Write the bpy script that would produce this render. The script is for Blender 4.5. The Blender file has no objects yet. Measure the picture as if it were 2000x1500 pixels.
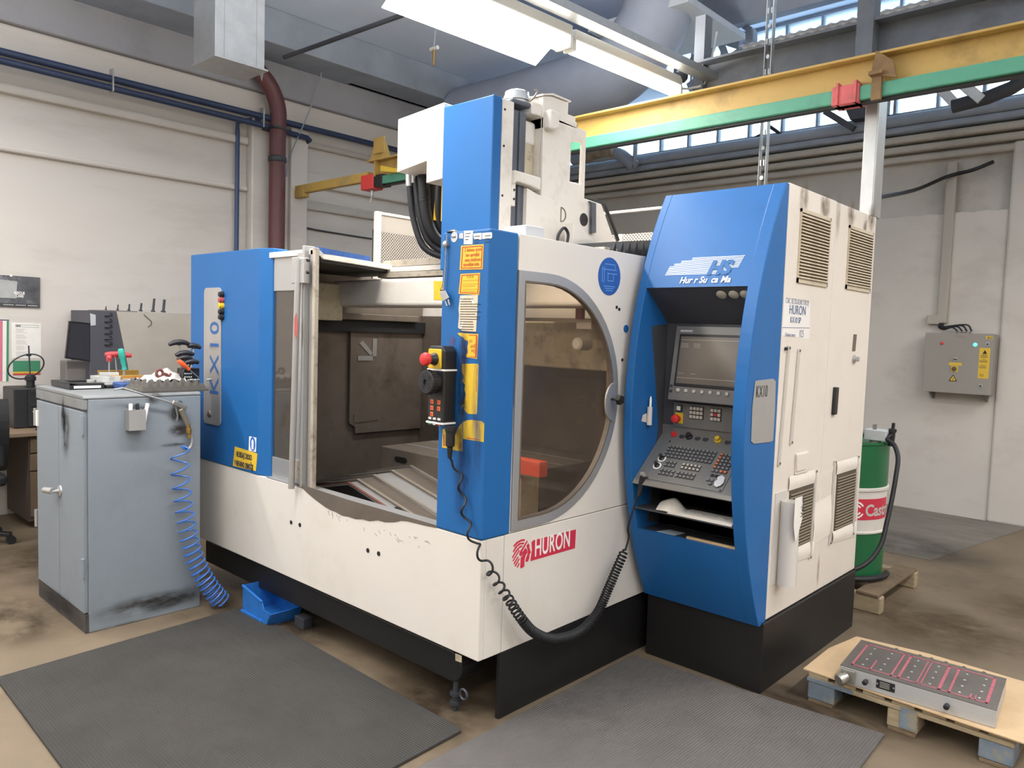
import bpy, bmesh, math, random
from mathutils import Vector, Matrix
from mathutils.geometry import tessellate_polygon
random.seed(7)
PI = math.pi
S = bpy.context.scene
COL = S.collection
# ------------------------------------------------------------------ camera, sky, exposure
cam = bpy.data.cameras.new('camera'); cam_o = bpy.data.objects.new('camera', cam); COL.objects.link(cam_o)
cam.sensor_width = 36; cam.lens = 1491.680/2000*36; cam.clip_start = 0.05; cam.clip_end = 200
RR = [[0.732606, 0.67992, 0.031576], [0.069041, -0.02808, -0.997219], [-0.677142, 0.732748, -0.067514]]
cam_o.matrix_world = Matrix(((RR[0][0], -RR[1][0], -RR[2][0], 2.1466), (RR[0][1], -RR[1][1], -RR[2][1], -2.1703),
                             (RR[0][2], -RR[1][2], -RR[2][2], 1.6500), (0, 0, 0, 1)))
S.camera = cam_o
vs = S.view_settings
vs.view_transform = 'Standard'; vs.look = 'None'; vs.exposure = 0.0; vs.gamma = 1.0; vs.use_curve_mapping = False
w = bpy.data.worlds.new('overcast_sky'); S.world = w; w.use_nodes = True
bg = w.node_tree.nodes['Background']; bg.inputs[0].default_value = (0.82, 0.93, 1.0, 1); bg.inputs[1].default_value = 6.5
TUBE_POWER = 36.5      # watts of each twin tube fitting
# ------------------------------------------------------------------ materials
def lin(c):
    c = c/255.0
    return c/12.92 if c <= 0.04045 else ((c+0.055)/1.055)**2.4
def rgb(r, g, b): return (lin(r), lin(g), lin(b), 1)
MATS = {}
def mat(name, col, rough=0.5, metal=0.0, var=0.0, scale=4.0, bump=0.0, bscale=60.0, spec=0.5, dirt=None, dscale=3.0, damt=0.5,
        stretch=None, coat=0.0, alpha=None):
    m = bpy.data.materials.new(name); m.use_nodes = True; MATS[name] = m
    nt = m.node_tree; N = nt.nodes; L = nt.links; b = N['Principled BSDF']
    c = rgb(*col); b.inputs['Base Color'].default_value = c
    b.inputs['Roughness'].default_value = rough; b.inputs['Metallic'].default_value = metal
    b.inputs['Specular IOR Level'].default_value = spec
    if coat: b.inputs['Coat Weight'].default_value = coat; b.inputs['Coat Roughness'].default_value = 0.15
    vec = None
    if var or bump or dirt:
        tc = N.new('ShaderNodeTexCoord'); vec = tc.outputs['Object']
        if stretch:
            mp = N.new('ShaderNodeMapping'); mp.inputs['Scale'].default_value = stretch; L.new(vec, mp.inputs['Vector']); vec = mp.outputs[0]
    out = None
    if var:
        n = N.new('ShaderNodeTexNoise'); n.inputs['Scale'].default_value = scale; n.inputs['Detail'].default_value = 6; n.inputs['Roughness'].default_value = 0.6
        L.new(vec, n.inputs['Vector'])
        r = N.new('ShaderNodeValToRGB'); e = r.color_ramp.elements
        e[0].position = 0.3; e[1].position = 0.7
        e[0].color = tuple(x*(1-var) for x in c[:3])+(1,); e[1].color = tuple(min(1, x*(1+var*0.6)) for x in c[:3])+(1,)
        L.new(n.outputs['Fac'], r.inputs[0]); out = r.outputs[0]
    if dirt:
        n2 = N.new('ShaderNodeTexNoise'); n2.inputs['Scale'].default_value = dscale; n2.inputs['Detail'].default_value = 8; n2.inputs['Roughness'].default_value = 0.7
        L.new(vec, n2.inputs['Vector'])
        r2 = N.new('ShaderNodeValToRGB'); e = r2.color_ramp.elements
        e[0].position = 0.52; e[0].color = (0, 0, 0, 1); e[1].position = 0.72; e[1].color = (damt, damt, damt, 1)
        L.new(n2.outputs['Fac'], r2.inputs[0])
        mx = N.new('ShaderNodeMix'); mx.data_type = 'RGBA'
        L.new(r2.outputs[0], mx.inputs[0])
        if out: L.new(out, mx.inputs[6])
        else: mx.inputs[6].default_value = c
        mx.inputs[7].default_value = rgb(*dirt); out = mx.outputs[2]
    if out: L.new(out, b.inputs['Base Color'])
    if bump:
        n3 = N.new('ShaderNodeTexNoise'); n3.inputs['Scale'].default_value = bscale; n3.inputs['Detail'].default_value = 4
        L.new(vec, n3.inputs['Vector'])
        bp = N.new('ShaderNodeBump'); bp.inputs['Strength'].default_value = bump; bp.inputs['Distance'].default_value = 0.01
        L.new(n3.outputs['Fac'], bp.inputs['Height']); L.new(bp.outputs[0], b.inputs['Normal'])
    return m
def emit(name, col, strength):
    m = bpy.data.materials.new(name); m.use_nodes = True
    b = m.node_tree.nodes['Principled BSDF']; b.inputs['Base Color'].default_value = rgb(*col)
    b.inputs['Emission Color'].default_value = rgb(*col); b.inputs['Emission Strength'].default_value = strength
    return m
def see_through(name, tint, gloss=0.12, rough=0.05, haze=None, hazeamt=0.3):
    m = bpy.data.materials.new(name); m.use_nodes = True; nt = m.node_tree; N = nt.nodes; L = nt.links
    N.remove(N['Principled BSDF']); o = N['Material Output']
    t = N.new('ShaderNodeBsdfTransparent'); t.inputs[0].default_value = rgb(*tint)
    g = N.new('ShaderNodeBsdfGlossy'); g.inputs['Roughness'].default_value = rough
    base = t.outputs[0]
    if haze:
        d = N.new('ShaderNodeBsdfDiffuse'); d.inputs[0].default_value = rgb(*haze)
        mh = N.new('ShaderNodeMixShader'); mh.inputs[0].default_value = hazeamt
        L.new(base, mh.inputs[1]); L.new(d.outputs[0], mh.inputs[2]); base = mh.outputs[0]
    lw = N.new('ShaderNodeLayerWeight'); lw.inputs[0].default_value = 0.5
    po = N.new('ShaderNodeMath'); po.operation = 'POWER'; po.inputs[1].default_value = 6.5; L.new(lw.outputs['Facing'], po.inputs[0])
    ad = N.new('ShaderNodeMath'); ad.operation = 'MULTIPLY_ADD'; ad.inputs[1].default_value = 0.8; ad.inputs[2].default_value = gloss; ad.use_clamp = True; L.new(po.outputs[0], ad.inputs[0])
    mx = N.new('ShaderNodeMixShader'); L.new(ad.outputs[0], mx.inputs[0]); L.new(base, mx.inputs[1]); L.new(g.outputs[0], mx.inputs[2])
    L.new(mx.outputs[0], o.inputs[0]); return m

# ------------------------------------------------------------------ mesh building
class MB:
    def __init__(s): s.v = []; s.f = []
    def add(s, vs, fs):
        o = len(s.v); s.v += [tuple(p) for p in vs]; s.f += [tuple(i+o for i in f) for f in fs]; return s
    def box(s, x0, x1, y0, y1, z0, z1):
        return s.add([(x0, y0, z0), (x1, y0, z0), (x1, y1, z0), (x0, y1, z0), (x0, y0, z1), (x1, y0, z1), (x1, y1, z1), (x0, y1, z1)],
                     [(0, 3, 2, 1), (4, 5, 6, 7), (0, 1, 5, 4), (1, 2, 6, 5), (2, 3, 7, 6), (3, 0, 4, 7)])
    def frame(s, o, u, v, n, su, sv, sn):
        # box spanned from corner o along vectors u, v, n
        o, u, v, n = Vector(o), Vector(u).normalized()*su, Vector(v).normalized()*sv, Vector(n).normalized()*sn
        p = [o, o+u, o+u+v, o+v]; q = [a+n for a in p]
        return s.add(p+q, [(0, 3, 2, 1), (4, 5, 6, 7), (0, 1, 5, 4), (1, 2, 6, 5), (2, 3, 7, 6), (3, 0, 4, 7)])
    def bar(s, p, q, w, h, up=(0, 0, 1)):
        p, q = Vector(p), Vector(q); d = (q-p).normalized(); r = d.cross(Vector(up))
        if r.length < 1e-4: r = d.cross(Vector((1, 0, 0)))
        r.normalize(); u = r.cross(d)
        return s.frame(p-r*w/2-u*h/2, r, u, d, w, h, (q-p).length)
    def prism(s, pts, axis, a, b, holes=()):
        # polygon in the plane normal to axis (x: (y,z), y: (x,z), z: (x,y)), extruded from a to b
        def P(p, t): return (t, p[0], p[1]) if axis == 'x' else ((p[0], t, p[1]) if axis == 'y' else (p[0], p[1], t))
        loops = [list(pts)]+[list(h) for h in holes]
        allp = [p for l in loops for p in l]; n = len(allp)
        if holes:
            tri = tessellate_polygon([[Vector((p[0], p[1], 0)) for p in l] for l in loops])
            f = [tuple(t) for t in tri]+[tuple(i+n for i in reversed(t)) for t in tri]
        else:
            f = [tuple(range(n)), tuple(range(2*n-1, n-1, -1))]
        k = 0
        for l in loops:
            m = len(l)
            f += [(k+i, k+(i+1) % m, n+k+(i+1) % m, n+k+i) for i in range(m)]; k += m
        return s.add([P(p, a) for p in allp]+[P(p, b) for p in allp], f)
    def slab(s, pts, n, t):
        P = [Vector(p) for p in pts]; n = Vector(n)*t; k = len(P)
        return s.add(P+[p+n for p in P], [tuple(range(k)), tuple(range(2*k-1, k-1, -1))]+[(i, (i+1) % k, k+(i+1) % k, k+i) for i in range(k)])
    def cyl(s, p, q, r, r2=None, n=16, caps=True):
        r2 = r if r2 is None else r2; p, q = Vector(p), Vector(q); d = (q-p).normalized()
        a = d.orthogonal().normalized(); b = d.cross(a)
        ring = lambda c, rr: [c+(a*math.cos(2*PI*i/n)+b*math.sin(2*PI*i/n))*rr for i in range(n)]
        f = [(i, (i+1) % n, n+(i+1) % n, n+i) for i in range(n)]
        if caps: f += [tuple(range(n-1, -1, -1)), tuple(range(n, 2*n))]
        return s.add(ring(p, r)+ring(q, r2), f)
    def lathe(s, prof, o, axis=(0, 0, 1), n=20, caps=True):
        o = Vector(o); d = Vector(axis).normalized(); a = d.orthogonal().normalized(); b = d.cross(a); vs = []; k = len(prof)
        for r, h in prof: vs += [o+d*h+(a*math.cos(2*PI*i/n)+b*math.sin(2*PI*i/n))*r for i in range(n)]
        f = [(j*n+i, j*n+(i+1) % n, (j+1)*n+(i+1) % n, (j+1)*n+i) for j in range(k-1) for i in range(n)]
        if caps: f += [tuple(range(n-1, -1, -1)), tuple(range((k-1)*n, k*n))]
        return s.add(vs, f)
    def tube(s, path, r, n=8, radii=None):
        P = [Vector(p) for p in path]; vs = []; prev = None; k = len(P)
        for i, p in enumerate(P):
            t = (P[min(i+1, k-1)]-P[max(i-1, 0)]).normalized()
            if prev is None: a = t.orthogonal().normalized()
            else:
                a = prev-t*prev.dot(t)
                a = a.normalized() if a.length > 1e-6 else t.orthogonal().normalized()
            prev = a; b = t.cross(a); rr = radii[i] if radii else r
            vs += [p+(a*math.cos(2*PI*j/n)+b*math.sin(2*PI*j/n))*rr for j in range(n)]
        f = [(i*n+j, i*n+(j+1) % n, (i+1)*n+(j+1) % n, (i+1)*n+j) for i in range(k-1) for j in range(n)]
        f += [tuple(range(n-1, -1, -1)), tuple(range((k-1)*n, k*n))]
        return s.add(vs, f)
    def grid(s, fn, nu, nv, thick=0.0):
        P = [[Vector(fn(i/nu, j/nv)) for j in range(nv+1)] for i in range(nu+1)]
        s.add([p for r in P for p in r], [(i*(nv+1)+j, (i+1)*(nv+1)+j, (i+1)*(nv+1)+j+1, i*(nv+1)+j+1) for i in range(nu) for j in range(nv)])
        return s
def curve_pts(pts, n=10):
    P = [Vector(p) for p in pts]; P = [P[0]*2-P[1]]+P+[P[-1]*2-P[-2]]; out = []
    for i in range(1, len(P)-2):
        a, b, c, d = P[i-1:i+3]
        for j in range(n):
            t = j/n; out.append(0.5*((2*b)+(c-a)*t+(2*a-5*b+4*c-d)*t*t+(3*b-a-3*c+d)*t**3))
    out.append(P[-2]); return out
ROOT = {}
def wloc(o):
    v = Vector((0, 0, 0))
    while o is not None: v += o.location; o = o.parent
    return v
def obj(name, mb, m, parent=None, bevel=0.0, smooth=False, seg=2, label=None, kind=None):
    me = bpy.data.meshes.new(name)
    off = wloc(parent) if parent else Vector((0, 0, 0))
    loc = Vector((0, 0, 0))
    if not parent and mb.v:
        xs, ys, zs = zip(*mb.v); loc = Vector(((min(xs)+max(xs))/2, (min(ys)+max(ys))/2, min(zs)))
    sub = off+loc
    me.from_pydata([tuple(Vector(p)-sub) for p in mb.v], [], mb.f)
    bm = bmesh.new(); bm.from_mesh(me)
    bmesh.ops.remove_doubles(bm, verts=bm.verts, dist=1e-6)
    bmesh.ops.recalc_face_normals(bm, faces=bm.faces)
    if smooth:
        for fc in bm.faces: fc.smooth = True
        for e in bm.edges:
            if len(e.link_faces) == 2 and e.calc_face_angle(0) > 0.7: e.smooth = False
    bm.to_mesh(me); bm.free()
    o = bpy.data.objects.new(name, me); COL.objects.link(o); o.location = loc
    if m: me.materials.append(m)
    if parent: o.parent = parent
    if bevel:
        b = o.modifiers.new('edge', 'BEVEL'); b.width = bevel; b.segments = seg; b.limit_method = 'ANGLE'; b.angle_limit = 0.6
    if label: o['label'] = label
    if kind: o['kind'] = kind
    return o
def tag(o, label, cat, group=None):
    o['label'] = label; o['category'] = cat
    if group: o['group'] = group
    return o
def thing(name, label, cat, loc, group=None):
    o = bpy.data.objects.new(name, None); COL.objects.link(o); o.location = loc; o.empty_display_size = 0.1
    return tag(o, label, cat, group)
def struct(name, mb, m, parent=None, **k):
    o = obj(name, mb, m, parent, **k)
    if not parent: o['kind'] = 'structure'
    return o
def dup(root, loc, label=None, rotz=None):
    r = root.copy(); COL.objects.link(r); r.location = loc
    if rotz is not None: r.rotation_euler = (0, 0, rotz)
    if label: r['label'] = label
    for ch in list(root.children):
        c = ch.copy(); COL.objects.link(c); c.parent = r
        for g in list(ch.children):
            d = g.copy(); COL.objects.link(d); d.parent = c
    return r
def again(o, name, dloc):
    c = o.copy(); COL.objects.link(c); c.location = o.location+Vector(dloc); c.name = name; return c
def text(body, size, o, right, up, m, parent, name='lettering', sx=1.0, bold=0.0, shear=0.0, align='LEFT', ext=0.0004, spacing=1.0):
    cu = bpy.data.curves.new(name, 'FONT'); cu.body = body; cu.size = size; cu.align_x = align; cu.extrude = ext; cu.offset = bold
    cu.shear = shear; cu.resolution_u = 3; cu.space_character = spacing
    t = bpy.data.objects.new('temporary_text', cu); COL.objects.link(t)
    bpy.context.view_layer.update()
    me = bpy.data.meshes.new_from_object(t.evaluated_get(bpy.context.evaluated_depsgraph_get()))
    bpy.data.objects.remove(t)
    R = Vector(right).normalized()*sx; U = Vector(up).normalized(); Nn = Vector(right).normalized().cross(U)
    off = wloc(parent); O = Vector(o)-off
    for v in me.vertices: v.co = O+R*v.co.x+U*v.co.y+Nn*v.co.z
    me.name = name; me.materials.clear(); me.materials.append(m)
    ob = bpy.data.objects.new(name, me); COL.objects.link(ob); ob.parent = parent
    return ob
STAINS = {}
def stain(parent, c, u, v, su, sv, col, amt=0.8, scale=3.0, off=0.0012):
    # thin blotch of grime, soot or scuff lying on a surface; its edge fades out
    key = (col, amt, scale)
    if key not in STAINS:
        m = bpy.data.materials.new('grime'); m.use_nodes = True; nt = m.node_tree; N = nt.nodes; L = nt.links; b = N['Principled BSDF']
        b.inputs['Base Color'].default_value = rgb(*col); b.inputs['Roughness'].default_value = 0.8; b.inputs['Specular IOR Level'].default_value = 0.2
        tc = N.new('ShaderNodeTexCoord'); oi = N.new('ShaderNodeObjectInfo')
        sb = N.new('ShaderNodeVectorMath'); sb.operation = 'SUBTRACT'; sb.inputs[1].default_value = (0.5, 0.5, 0); L.new(tc.outputs['UV'], sb.inputs[0])
        ln_ = N.new('ShaderNodeVectorMath'); ln_.operation = 'LENGTH'; L.new(sb.outputs[0], ln_.inputs[0])
        mr = N.new('ShaderNodeMapRange'); mr.interpolation_type = 'SMOOTHSTEP'; mr.inputs[1].default_value = 0.5; mr.inputs[2].default_value = 0.05; L.new(ln_.outputs['Value'], mr.inputs[0])
        nz = N.new('ShaderNodeTexNoise'); nz.noise_dimensions = '4D'; nz.inputs['Scale'].default_value = scale; nz.inputs['Detail'].default_value = 7; nz.inputs['Roughness'].default_value = 0.65
        L.new(tc.outputs['UV'], nz.inputs['Vector']); mw = N.new('ShaderNodeMath'); mw.operation = 'MULTIPLY'; mw.inputs[1].default_value = 20; L.new(oi.outputs['Random'], mw.inputs[0]); L.new(mw.outputs[0], nz.inputs['W'])
        m2 = N.new('ShaderNodeMapRange'); m2.inputs[1].default_value = 0.36; m2.inputs[2].default_value = 0.60; L.new(nz.outputs['Fac'], m2.inputs[0])
        mu = N.new('ShaderNodeMath'); mu.operation = 'MULTIPLY'; L.new(mr.outputs[0], mu.inputs[0]); L.new(m2.outputs[0], mu.inputs[1])
        m3 = N.new('ShaderNodeMath'); m3.operation = 'MULTIPLY'; m3.inputs[1].default_value = amt; L.new(mu.outputs[0], m3.inputs[0]); L.new(m3.outputs[0], b.inputs['Alpha'])
        STAINS[key] = m
    u, v = Vector(u).normalized(), Vector(v).normalized(); nn = u.cross(v)
    o0 = wloc(parent); c = Vector(c)+nn*off-o0
    me = bpy.data.meshes.new('stain'); me.from_pydata([c-u*su/2-v*sv/2, c+u*su/2-v*sv/2, c+u*su/2+v*sv/2, c-u*su/2+v*sv/2], [], [(0, 1, 2, 3)])
    uv = me.uv_layers.new()
    for i, p in enumerate(((0, 0), (1, 0), (1, 1), (0, 1))): uv.data[i].uv = p
    me.materials.append(STAINS[key])
    ob = bpy.data.objects.new('stain', me); COL.objects.link(ob); ob.parent = parent
    return ob
XR, YR, ZU = (1, 0, 0), (0, 1, 0), (0, 0, 1)

# ------------------------------------------------------------------ lamps of the hall (the seen row of twin tube fittings, plus unseen rows added for light)
M_white_lamp = mat('lamp_housing', (205, 205, 200), 0.5)
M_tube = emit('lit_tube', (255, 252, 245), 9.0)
M_steel = mat('galvanised_steel', (178, 178, 176), 0.42, 0.75, var=0.12, scale=9, bump=0.05, bscale=30)
M_black0 = mat('black_plain', (28, 28, 30), 0.5)
M_red0 = mat('signal_red', (214, 62, 58), 0.45)
M_ysign0 = mat('yellow_plate', (222, 184, 60), 0.55)
M_worn0 = mat('grey_fitting', (112, 108, 104), 0.5)
M_cond = mat('painted_trunking', (176, 168, 156), 0.7)
M_inkbrown0 = mat('brown_print', (116, 96, 58), 0.6)
M_darksteel = mat('dark_steel', (70, 72, 78), 0.5, 0.4, var=0.2)
def lamp(x, y, z, label, dx=0.0, L=1.25, group=None, up=1.0, hw=0.062):
    t = thing('ceiling_lamp', label, 'lamp', (x, y, z), group)
    def B(u0, u1, v0, v1, z0, z1):
        return MB().frame((x+dx*v0/L+u0, y+v0, z+z0), XR, (dx, L, 0), ZU, u1-u0, v1-v0, z1-z0)
    obj('housing', B(-hw-0.004, hw+0.004, 0, L, 0.035, 0.10), M_white_lamp, t, bevel=0.008)
    obj('glowing_panel', B(-hw, hw, 0.02, L-0.02, -0.03, 0.035), M_tube, t, bevel=0.02)
    obj('end_cap', B(-hw-0.003, hw+0.003, L-0.02, L+0.012, -0.032, 0.04), M_white_lamp, t, bevel=0.012)
    obj('end_cap', B(-hw-0.003, hw+0.003, -0.012, 0.02, -0.032, 0.04), M_white_lamp, t, bevel=0.012)
    ld = bpy.data.lights.new('tube_light', 'AREA'); ld.shape = 'RECTANGLE'; ld.size = 0.12; ld.size_y = L-0.05
    ld.energy = TUBE_POWER; ld.color = (1.0, 0.965, 0.92)
    lo = bpy.data.objects.new('tube_light', ld); COL.objects.link(lo); lo.parent = t; lo.location = (dx/2, L/2, -0.036)
    lu = ld.copy(); lu.energy = TUBE_POWER*up      # upward share of the bare tubes, added to brighten the ceiling
    if up:
        lo = bpy.data.objects.new('tube_light', lu); COL.objects.link(lo); lo.parent = t; lo.location = (dx/2, L/2, 0.13); lo.rotation_euler = (PI, 0, 0)  # added upward light, to brighten the ceiling
    return t
A = (-0.901,1.548,3.400); B_ = (-0.833,2.693,3.400)
DX = B_[0]-A[0]; LL = B_[1]-A[1]
l1 = lamp(A[0], A[1], 3.4, 'lit bare tube fitting at the end of the lamp row, beside the yellow beam', DX, LL, hw=0.042)
obj('cord', MB().tube(curve_pts([(B_[0], B_[1]+0.02, 3.43), (B_[0]+0.05, B_[1]+0.12, 3.45), (B_[0]+0.12, B_[1]+0.2, 3.52), (B_[0]+0.1, B_[1]+0.35, 3.9)]), 0.008), M_white_lamp, l1)
obj('socket', MB().lathe([(0.03, 0), (0.045, 0.02), (0.045, 0.06), (0.03, 0.08)], (B_[0], B_[1]-0.02, 3.5), (0.5, 0.8, 0.2)), M_darksteel, l1, smooth=True)
l2 = lamp(A[0]-DX*1.03, A[1]-LL*1.04, 3.4, 'lit tube fitting with a wide white reflector made to glow, hung above the machine', DX, LL)
v0 = Vector((A[0]-DX*1.03, A[1]-LL*1.04, 3.4)); d0 = Vector((DX, LL, 0))
# wide white reflector sheet of the nearer fitting, given the tube's glow
obj('glowing_panel', MB().add([v0+Vector((-0.23, 0, -0.075)), v0+d0*1.0+Vector((-0.23, 0, -0.075)), v0+d0*1.0+Vector((-0.07, 0, 0.03)), v0+Vector((-0.07, 0, 0.03)),
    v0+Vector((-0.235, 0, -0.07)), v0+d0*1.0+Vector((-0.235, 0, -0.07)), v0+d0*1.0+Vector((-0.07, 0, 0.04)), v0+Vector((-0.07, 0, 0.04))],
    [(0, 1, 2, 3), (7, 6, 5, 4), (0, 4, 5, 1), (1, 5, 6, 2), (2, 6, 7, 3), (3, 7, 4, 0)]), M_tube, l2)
obj('rail', MB().frame(tuple(v0+Vector((-0.05, -2.4, 0.10))), XR, (DX, LL, 0), ZU, 0.10, 4.95, 0.05), M_steel, l2)
for i in range(1, 4):
    lamp(A[0]-DX*(1.03+1.05*i), A[1]-LL*(1.04+1.05*i), 3.4, 'lit tube fitting of an unseen row added for soft fill light', DX, LL, 'unseen tube fittings added for light')
for x in (2.7, 5.4):  # unseen rows, added to fill the hall with soft light
    for i in range(6):
        lamp(x, -7.0+2.1*i, 3.6, 'lit tube fitting of an unseen row added for soft fill light', 0, 1.25, 'unseen tube fittings added for light')
for y in (-8.2, -6.8, -5.3, -3.8, -2.4):  # unseen row, added to brighten the wall behind the desk
    lamp(-3.6, y, 3.6, 'lit tube fitting of an unseen row added for soft fill light', 0, 1.25, 'unseen tube fittings added for light')

# ------------------------------------------------------------------ setting
M_floor = mat('oiled_concrete_floor', (118, 103, 83), 0.55, var=0.22, scale=1.6, bump=0.08, bscale=18, dirt=(84, 70, 54), dscale=1.3, damt=0.75)
M_patch = mat('grey_concrete_patch', (122, 116, 108), 0.7, var=0.2, scale=2.5, dirt=(150, 140, 122), dscale=2.0, damt=0.5, stretch=(1, 3, 1))
M_wall = mat('painted_wall', (206, 199, 190), 0.85, var=0.06, scale=0.9, bump=0.12, bscale=9, dirt=(168, 158, 146), dscale=1.1, damt=0.45, stretch=(1, 0.35, 1.6))
M_wallup = mat('grimy_upper_wall', (192, 186, 176), 0.9, var=0.1, scale=0.8, bump=0.1, bscale=9, dirt=(128, 120, 110), dscale=1.0, damt=0.5)
M_wallbeam = mat('hazed_wall_beam', (158, 158, 162), 0.9, var=0.08, scale=0.8, bump=0.1, bscale=9, dirt=(120, 120, 124), dscale=1.0, damt=0.5)  # haze over the upper wall is put into this grey
M_ceil = mat('grey_ceiling', (206, 218, 238), 0.9, var=0.12, scale=0.6)
M_sky = mat('corrugated_roof', (186, 192, 200), 0.5, var=0.1)
M_roofsteel = mat('painted_roof_steel', (150, 158, 170), 0.7, var=0.15, scale=3)
XL, YB = -5.2, 6.2
struct('floor', MB().box(-6, 9, -9, 7, -0.3, 0), M_floor)
struct('trim_1', MB().prism([(-1.2, 4.15), (0.62, 4.3), (0.95, 6.19), (-1.2, 6.19)], 'z', 0.0, 0.004), M_patch)
wl = struct('wall_left', MB().box(-5.6, XL, -9, 6.6, 0, 5.2), M_wall)
for z0, z1, d, y0, y1, m in ((3.74, 3.98, 0.07, -9, 6.2, M_wall), (3.98, 5.2, 0.12, -9, 6.2, M_wallbeam), (3.44, 3.52, 0.06, -9, 1.72, M_wall), (2.98, 3.03, 0.05, -9, 1.72, M_wall),
                             (3.56, 3.62, 0.05, 2.35, 6.2, M_wallup), (3.15, 3.3, 0.06, 2.35, 6.2, M_wall), (2.9, 3.0, 0.04, 2.35, 6.2, M_wallup)):
    obj('moulding', MB().box(XL-0.02, XL+d, y0, y1, z0, z1), m, wl, bevel=0.02)
obj('pilaster', MB().box(XL-0.02, XL+0.12, 1.72, 2.25, 0, 3.74), M_wall, wl, bevel=0.015)
obj('pilaster', MB().box(XL-0.02, XL+0.18, 2.12, 2.32, 0, 3.74), M_wall, wl, bevel=0.01)
wb = struct('wall_back', MB().box(-5.6, 9, YB+0.06, YB+0.4, 0, 3.95), M_wallup)
def ragged(x0, x1, z):
    p = [(x0, 0)]; p += [(x1, 0)]
    n = 60
    p += [(x1+(x0-x1)*i/n, z+random.uniform(-0.012, 0.012)) for i in range(n+1)]
    return p
obj('lower_render', MB().prism(ragged(-5.2, 0.62, 2.94), 'y', YB, YB+0.07), M_wall, wb)
obj('pilaster', MB().box(0.62, 1.9, YB-0.03, YB+0.08, 0, 3.55), M_wall, wb, bevel=0.02)
obj('lower_render', MB().prism(ragged(1.9, 9, 2.94), 'y', YB, YB+0.07), M_wall, wb)
for z in (3.47, 3.56, 3.65):
    obj('moulding', MB().box(-5.2, 9, YB-0.02-(z-3.47)*0.5, YB+0.07, z, z+0.07), M_wallup, wb, bevel=0.025, seg=3)
obj('moulding', MB().box(-5.2, 9, YB-0.16, YB+0.08, 3.735, 3.80), M_roofsteel, wb, bevel=0.02)
obj('gutter', MB().cyl((-5.2, YB-0.14, 3.86), (9, YB-0.14, 3.86), 0.06, n=12), M_roofsteel, wb, smooth=True)
# window band above the back wall
M_pane = see_through('frosted_pane', (238, 248, 255), 0.03, 0.3, haze=(235, 245, 250), hazeamt=0.25)
wn = struct('window_1', MB().box(-5.2, 9, YB+0.05, YB+0.15, 3.93, 3.99), M_roofsteel)
obj('frame', MB().box(-5.2, 9, YB+0.05, YB+0.15, 5.16, 5.25), M_roofsteel, wn)
pw = 0.395
k = 0
x = -5.2
while x < 2.4:
    obj('mullion', MB().box(x-0.014, x+0.014, YB+0.06, YB+0.13, 3.99, 5.16), M_roofsteel, wn)
    obj('pane', MB().box(x+0.014, x+pw-0.014, YB+0.09, YB+0.096, 3.99, 5.16), M_pane, wn)
    x += pw
struct('wall_back_2', MB().box(x-0.014, 9, YB+0.05, YB+0.3, 3.99, 5.16), M_wallup)
struct('wall_right', MB().box(9, 9.3, -9, 6.6, 0, 5.6), M_wall)
struct('wall_front', MB().box(-5.6, 9.3, -9.3, -9, 0, 5.6), M_wall)
ce = struct('ceiling', MB().box(-5.6, 9.3, -9.3, 6.6, 5.2, 5.4), M_ceil)
# ceiling panels, beams and the round duct
obj('panel', MB().box(-5.1, -2.9, -9, 6.2, 4.62, 4.72), M_ceil, ce)
obj('beam', MB().box(-5.1, -4.6, -9, 6.2, 4.30, 4.62), M_roofsteel, ce, bevel=0.01)
for y in (1.2, 3.3, 5.2):
    obj('beam', MB().box(-5.1, 9, y, y+0.12, 4.86, 5.2), M_roofsteel, ce)
obj('panel', MB().box(-2.6, -1.5, 3.9, 5.0, 4.60, 4.66), M_sky, ce)
def corr(u, v): return (-1.35+5.4*u, 4.6+1.5*v, 4.38+0.24*v+0.014*math.sin(v*2*PI*18)*(1+0.6*math.sin(u*2*PI*60)))
obj('skylight', MB().grid(corr, 240, 120), M_sky, ce)
dk = MB().tube(curve_pts([(-4.55, 4.1, 4.15), (-3.4, 4.1, 4.15), (-2.5, 4.1, 4.2), (-2.05, 4.1, 4.5), (-1.9, 4.1, 4.84)], 8), 0.33, 28)
d = obj('round_duct', dk, mat('duct_paint', (150, 158, 174), 0.7, var=0.1, scale=2), None, smooth=True)
tag(d, 'big round grey duct slung under the ceiling behind the lamps', 'duct')
# conduit and pull cord under the ceiling
c1 = obj('conduit', MB().cyl((-4.338,1.628,4.100), (-2.420,1.725,4.100), 0.02, n=8), M_darksteel, None, smooth=True)
tag(c1, 'thin dark conduit crossing under the ceiling beside the lamp', 'pipe')
M_brass = mat('brass', (176, 140, 78), 0.35, 0.8)
pa = (-3.358,2.600,4.559); pb = (-3.374,2.600,4.242); pc = (-3.376,2.600,4.090)
t = thing('air_drop', 'thin hose drop with a brass coupling hanging from the ceiling', 'hose', pc)
obj('hose', MB().tube(curve_pts([(pa[0]+0.01, pa[1], 4.85), (pa[0]+0.005, pa[1], 4.5), pa, pb]), 0.009), M_roofsteel, t)
obj('coupling', MB().cyl(pb, pc, 0.014, 0.010), M_brass, t, smooth=True)
obj('valve', MB().cyl((pb[0]-0.05, pb[1], pb[2]), (pb[0]+0.05, pb[1], pb[2]), 0.018), M_white_lamp, t, smooth=True)
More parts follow.
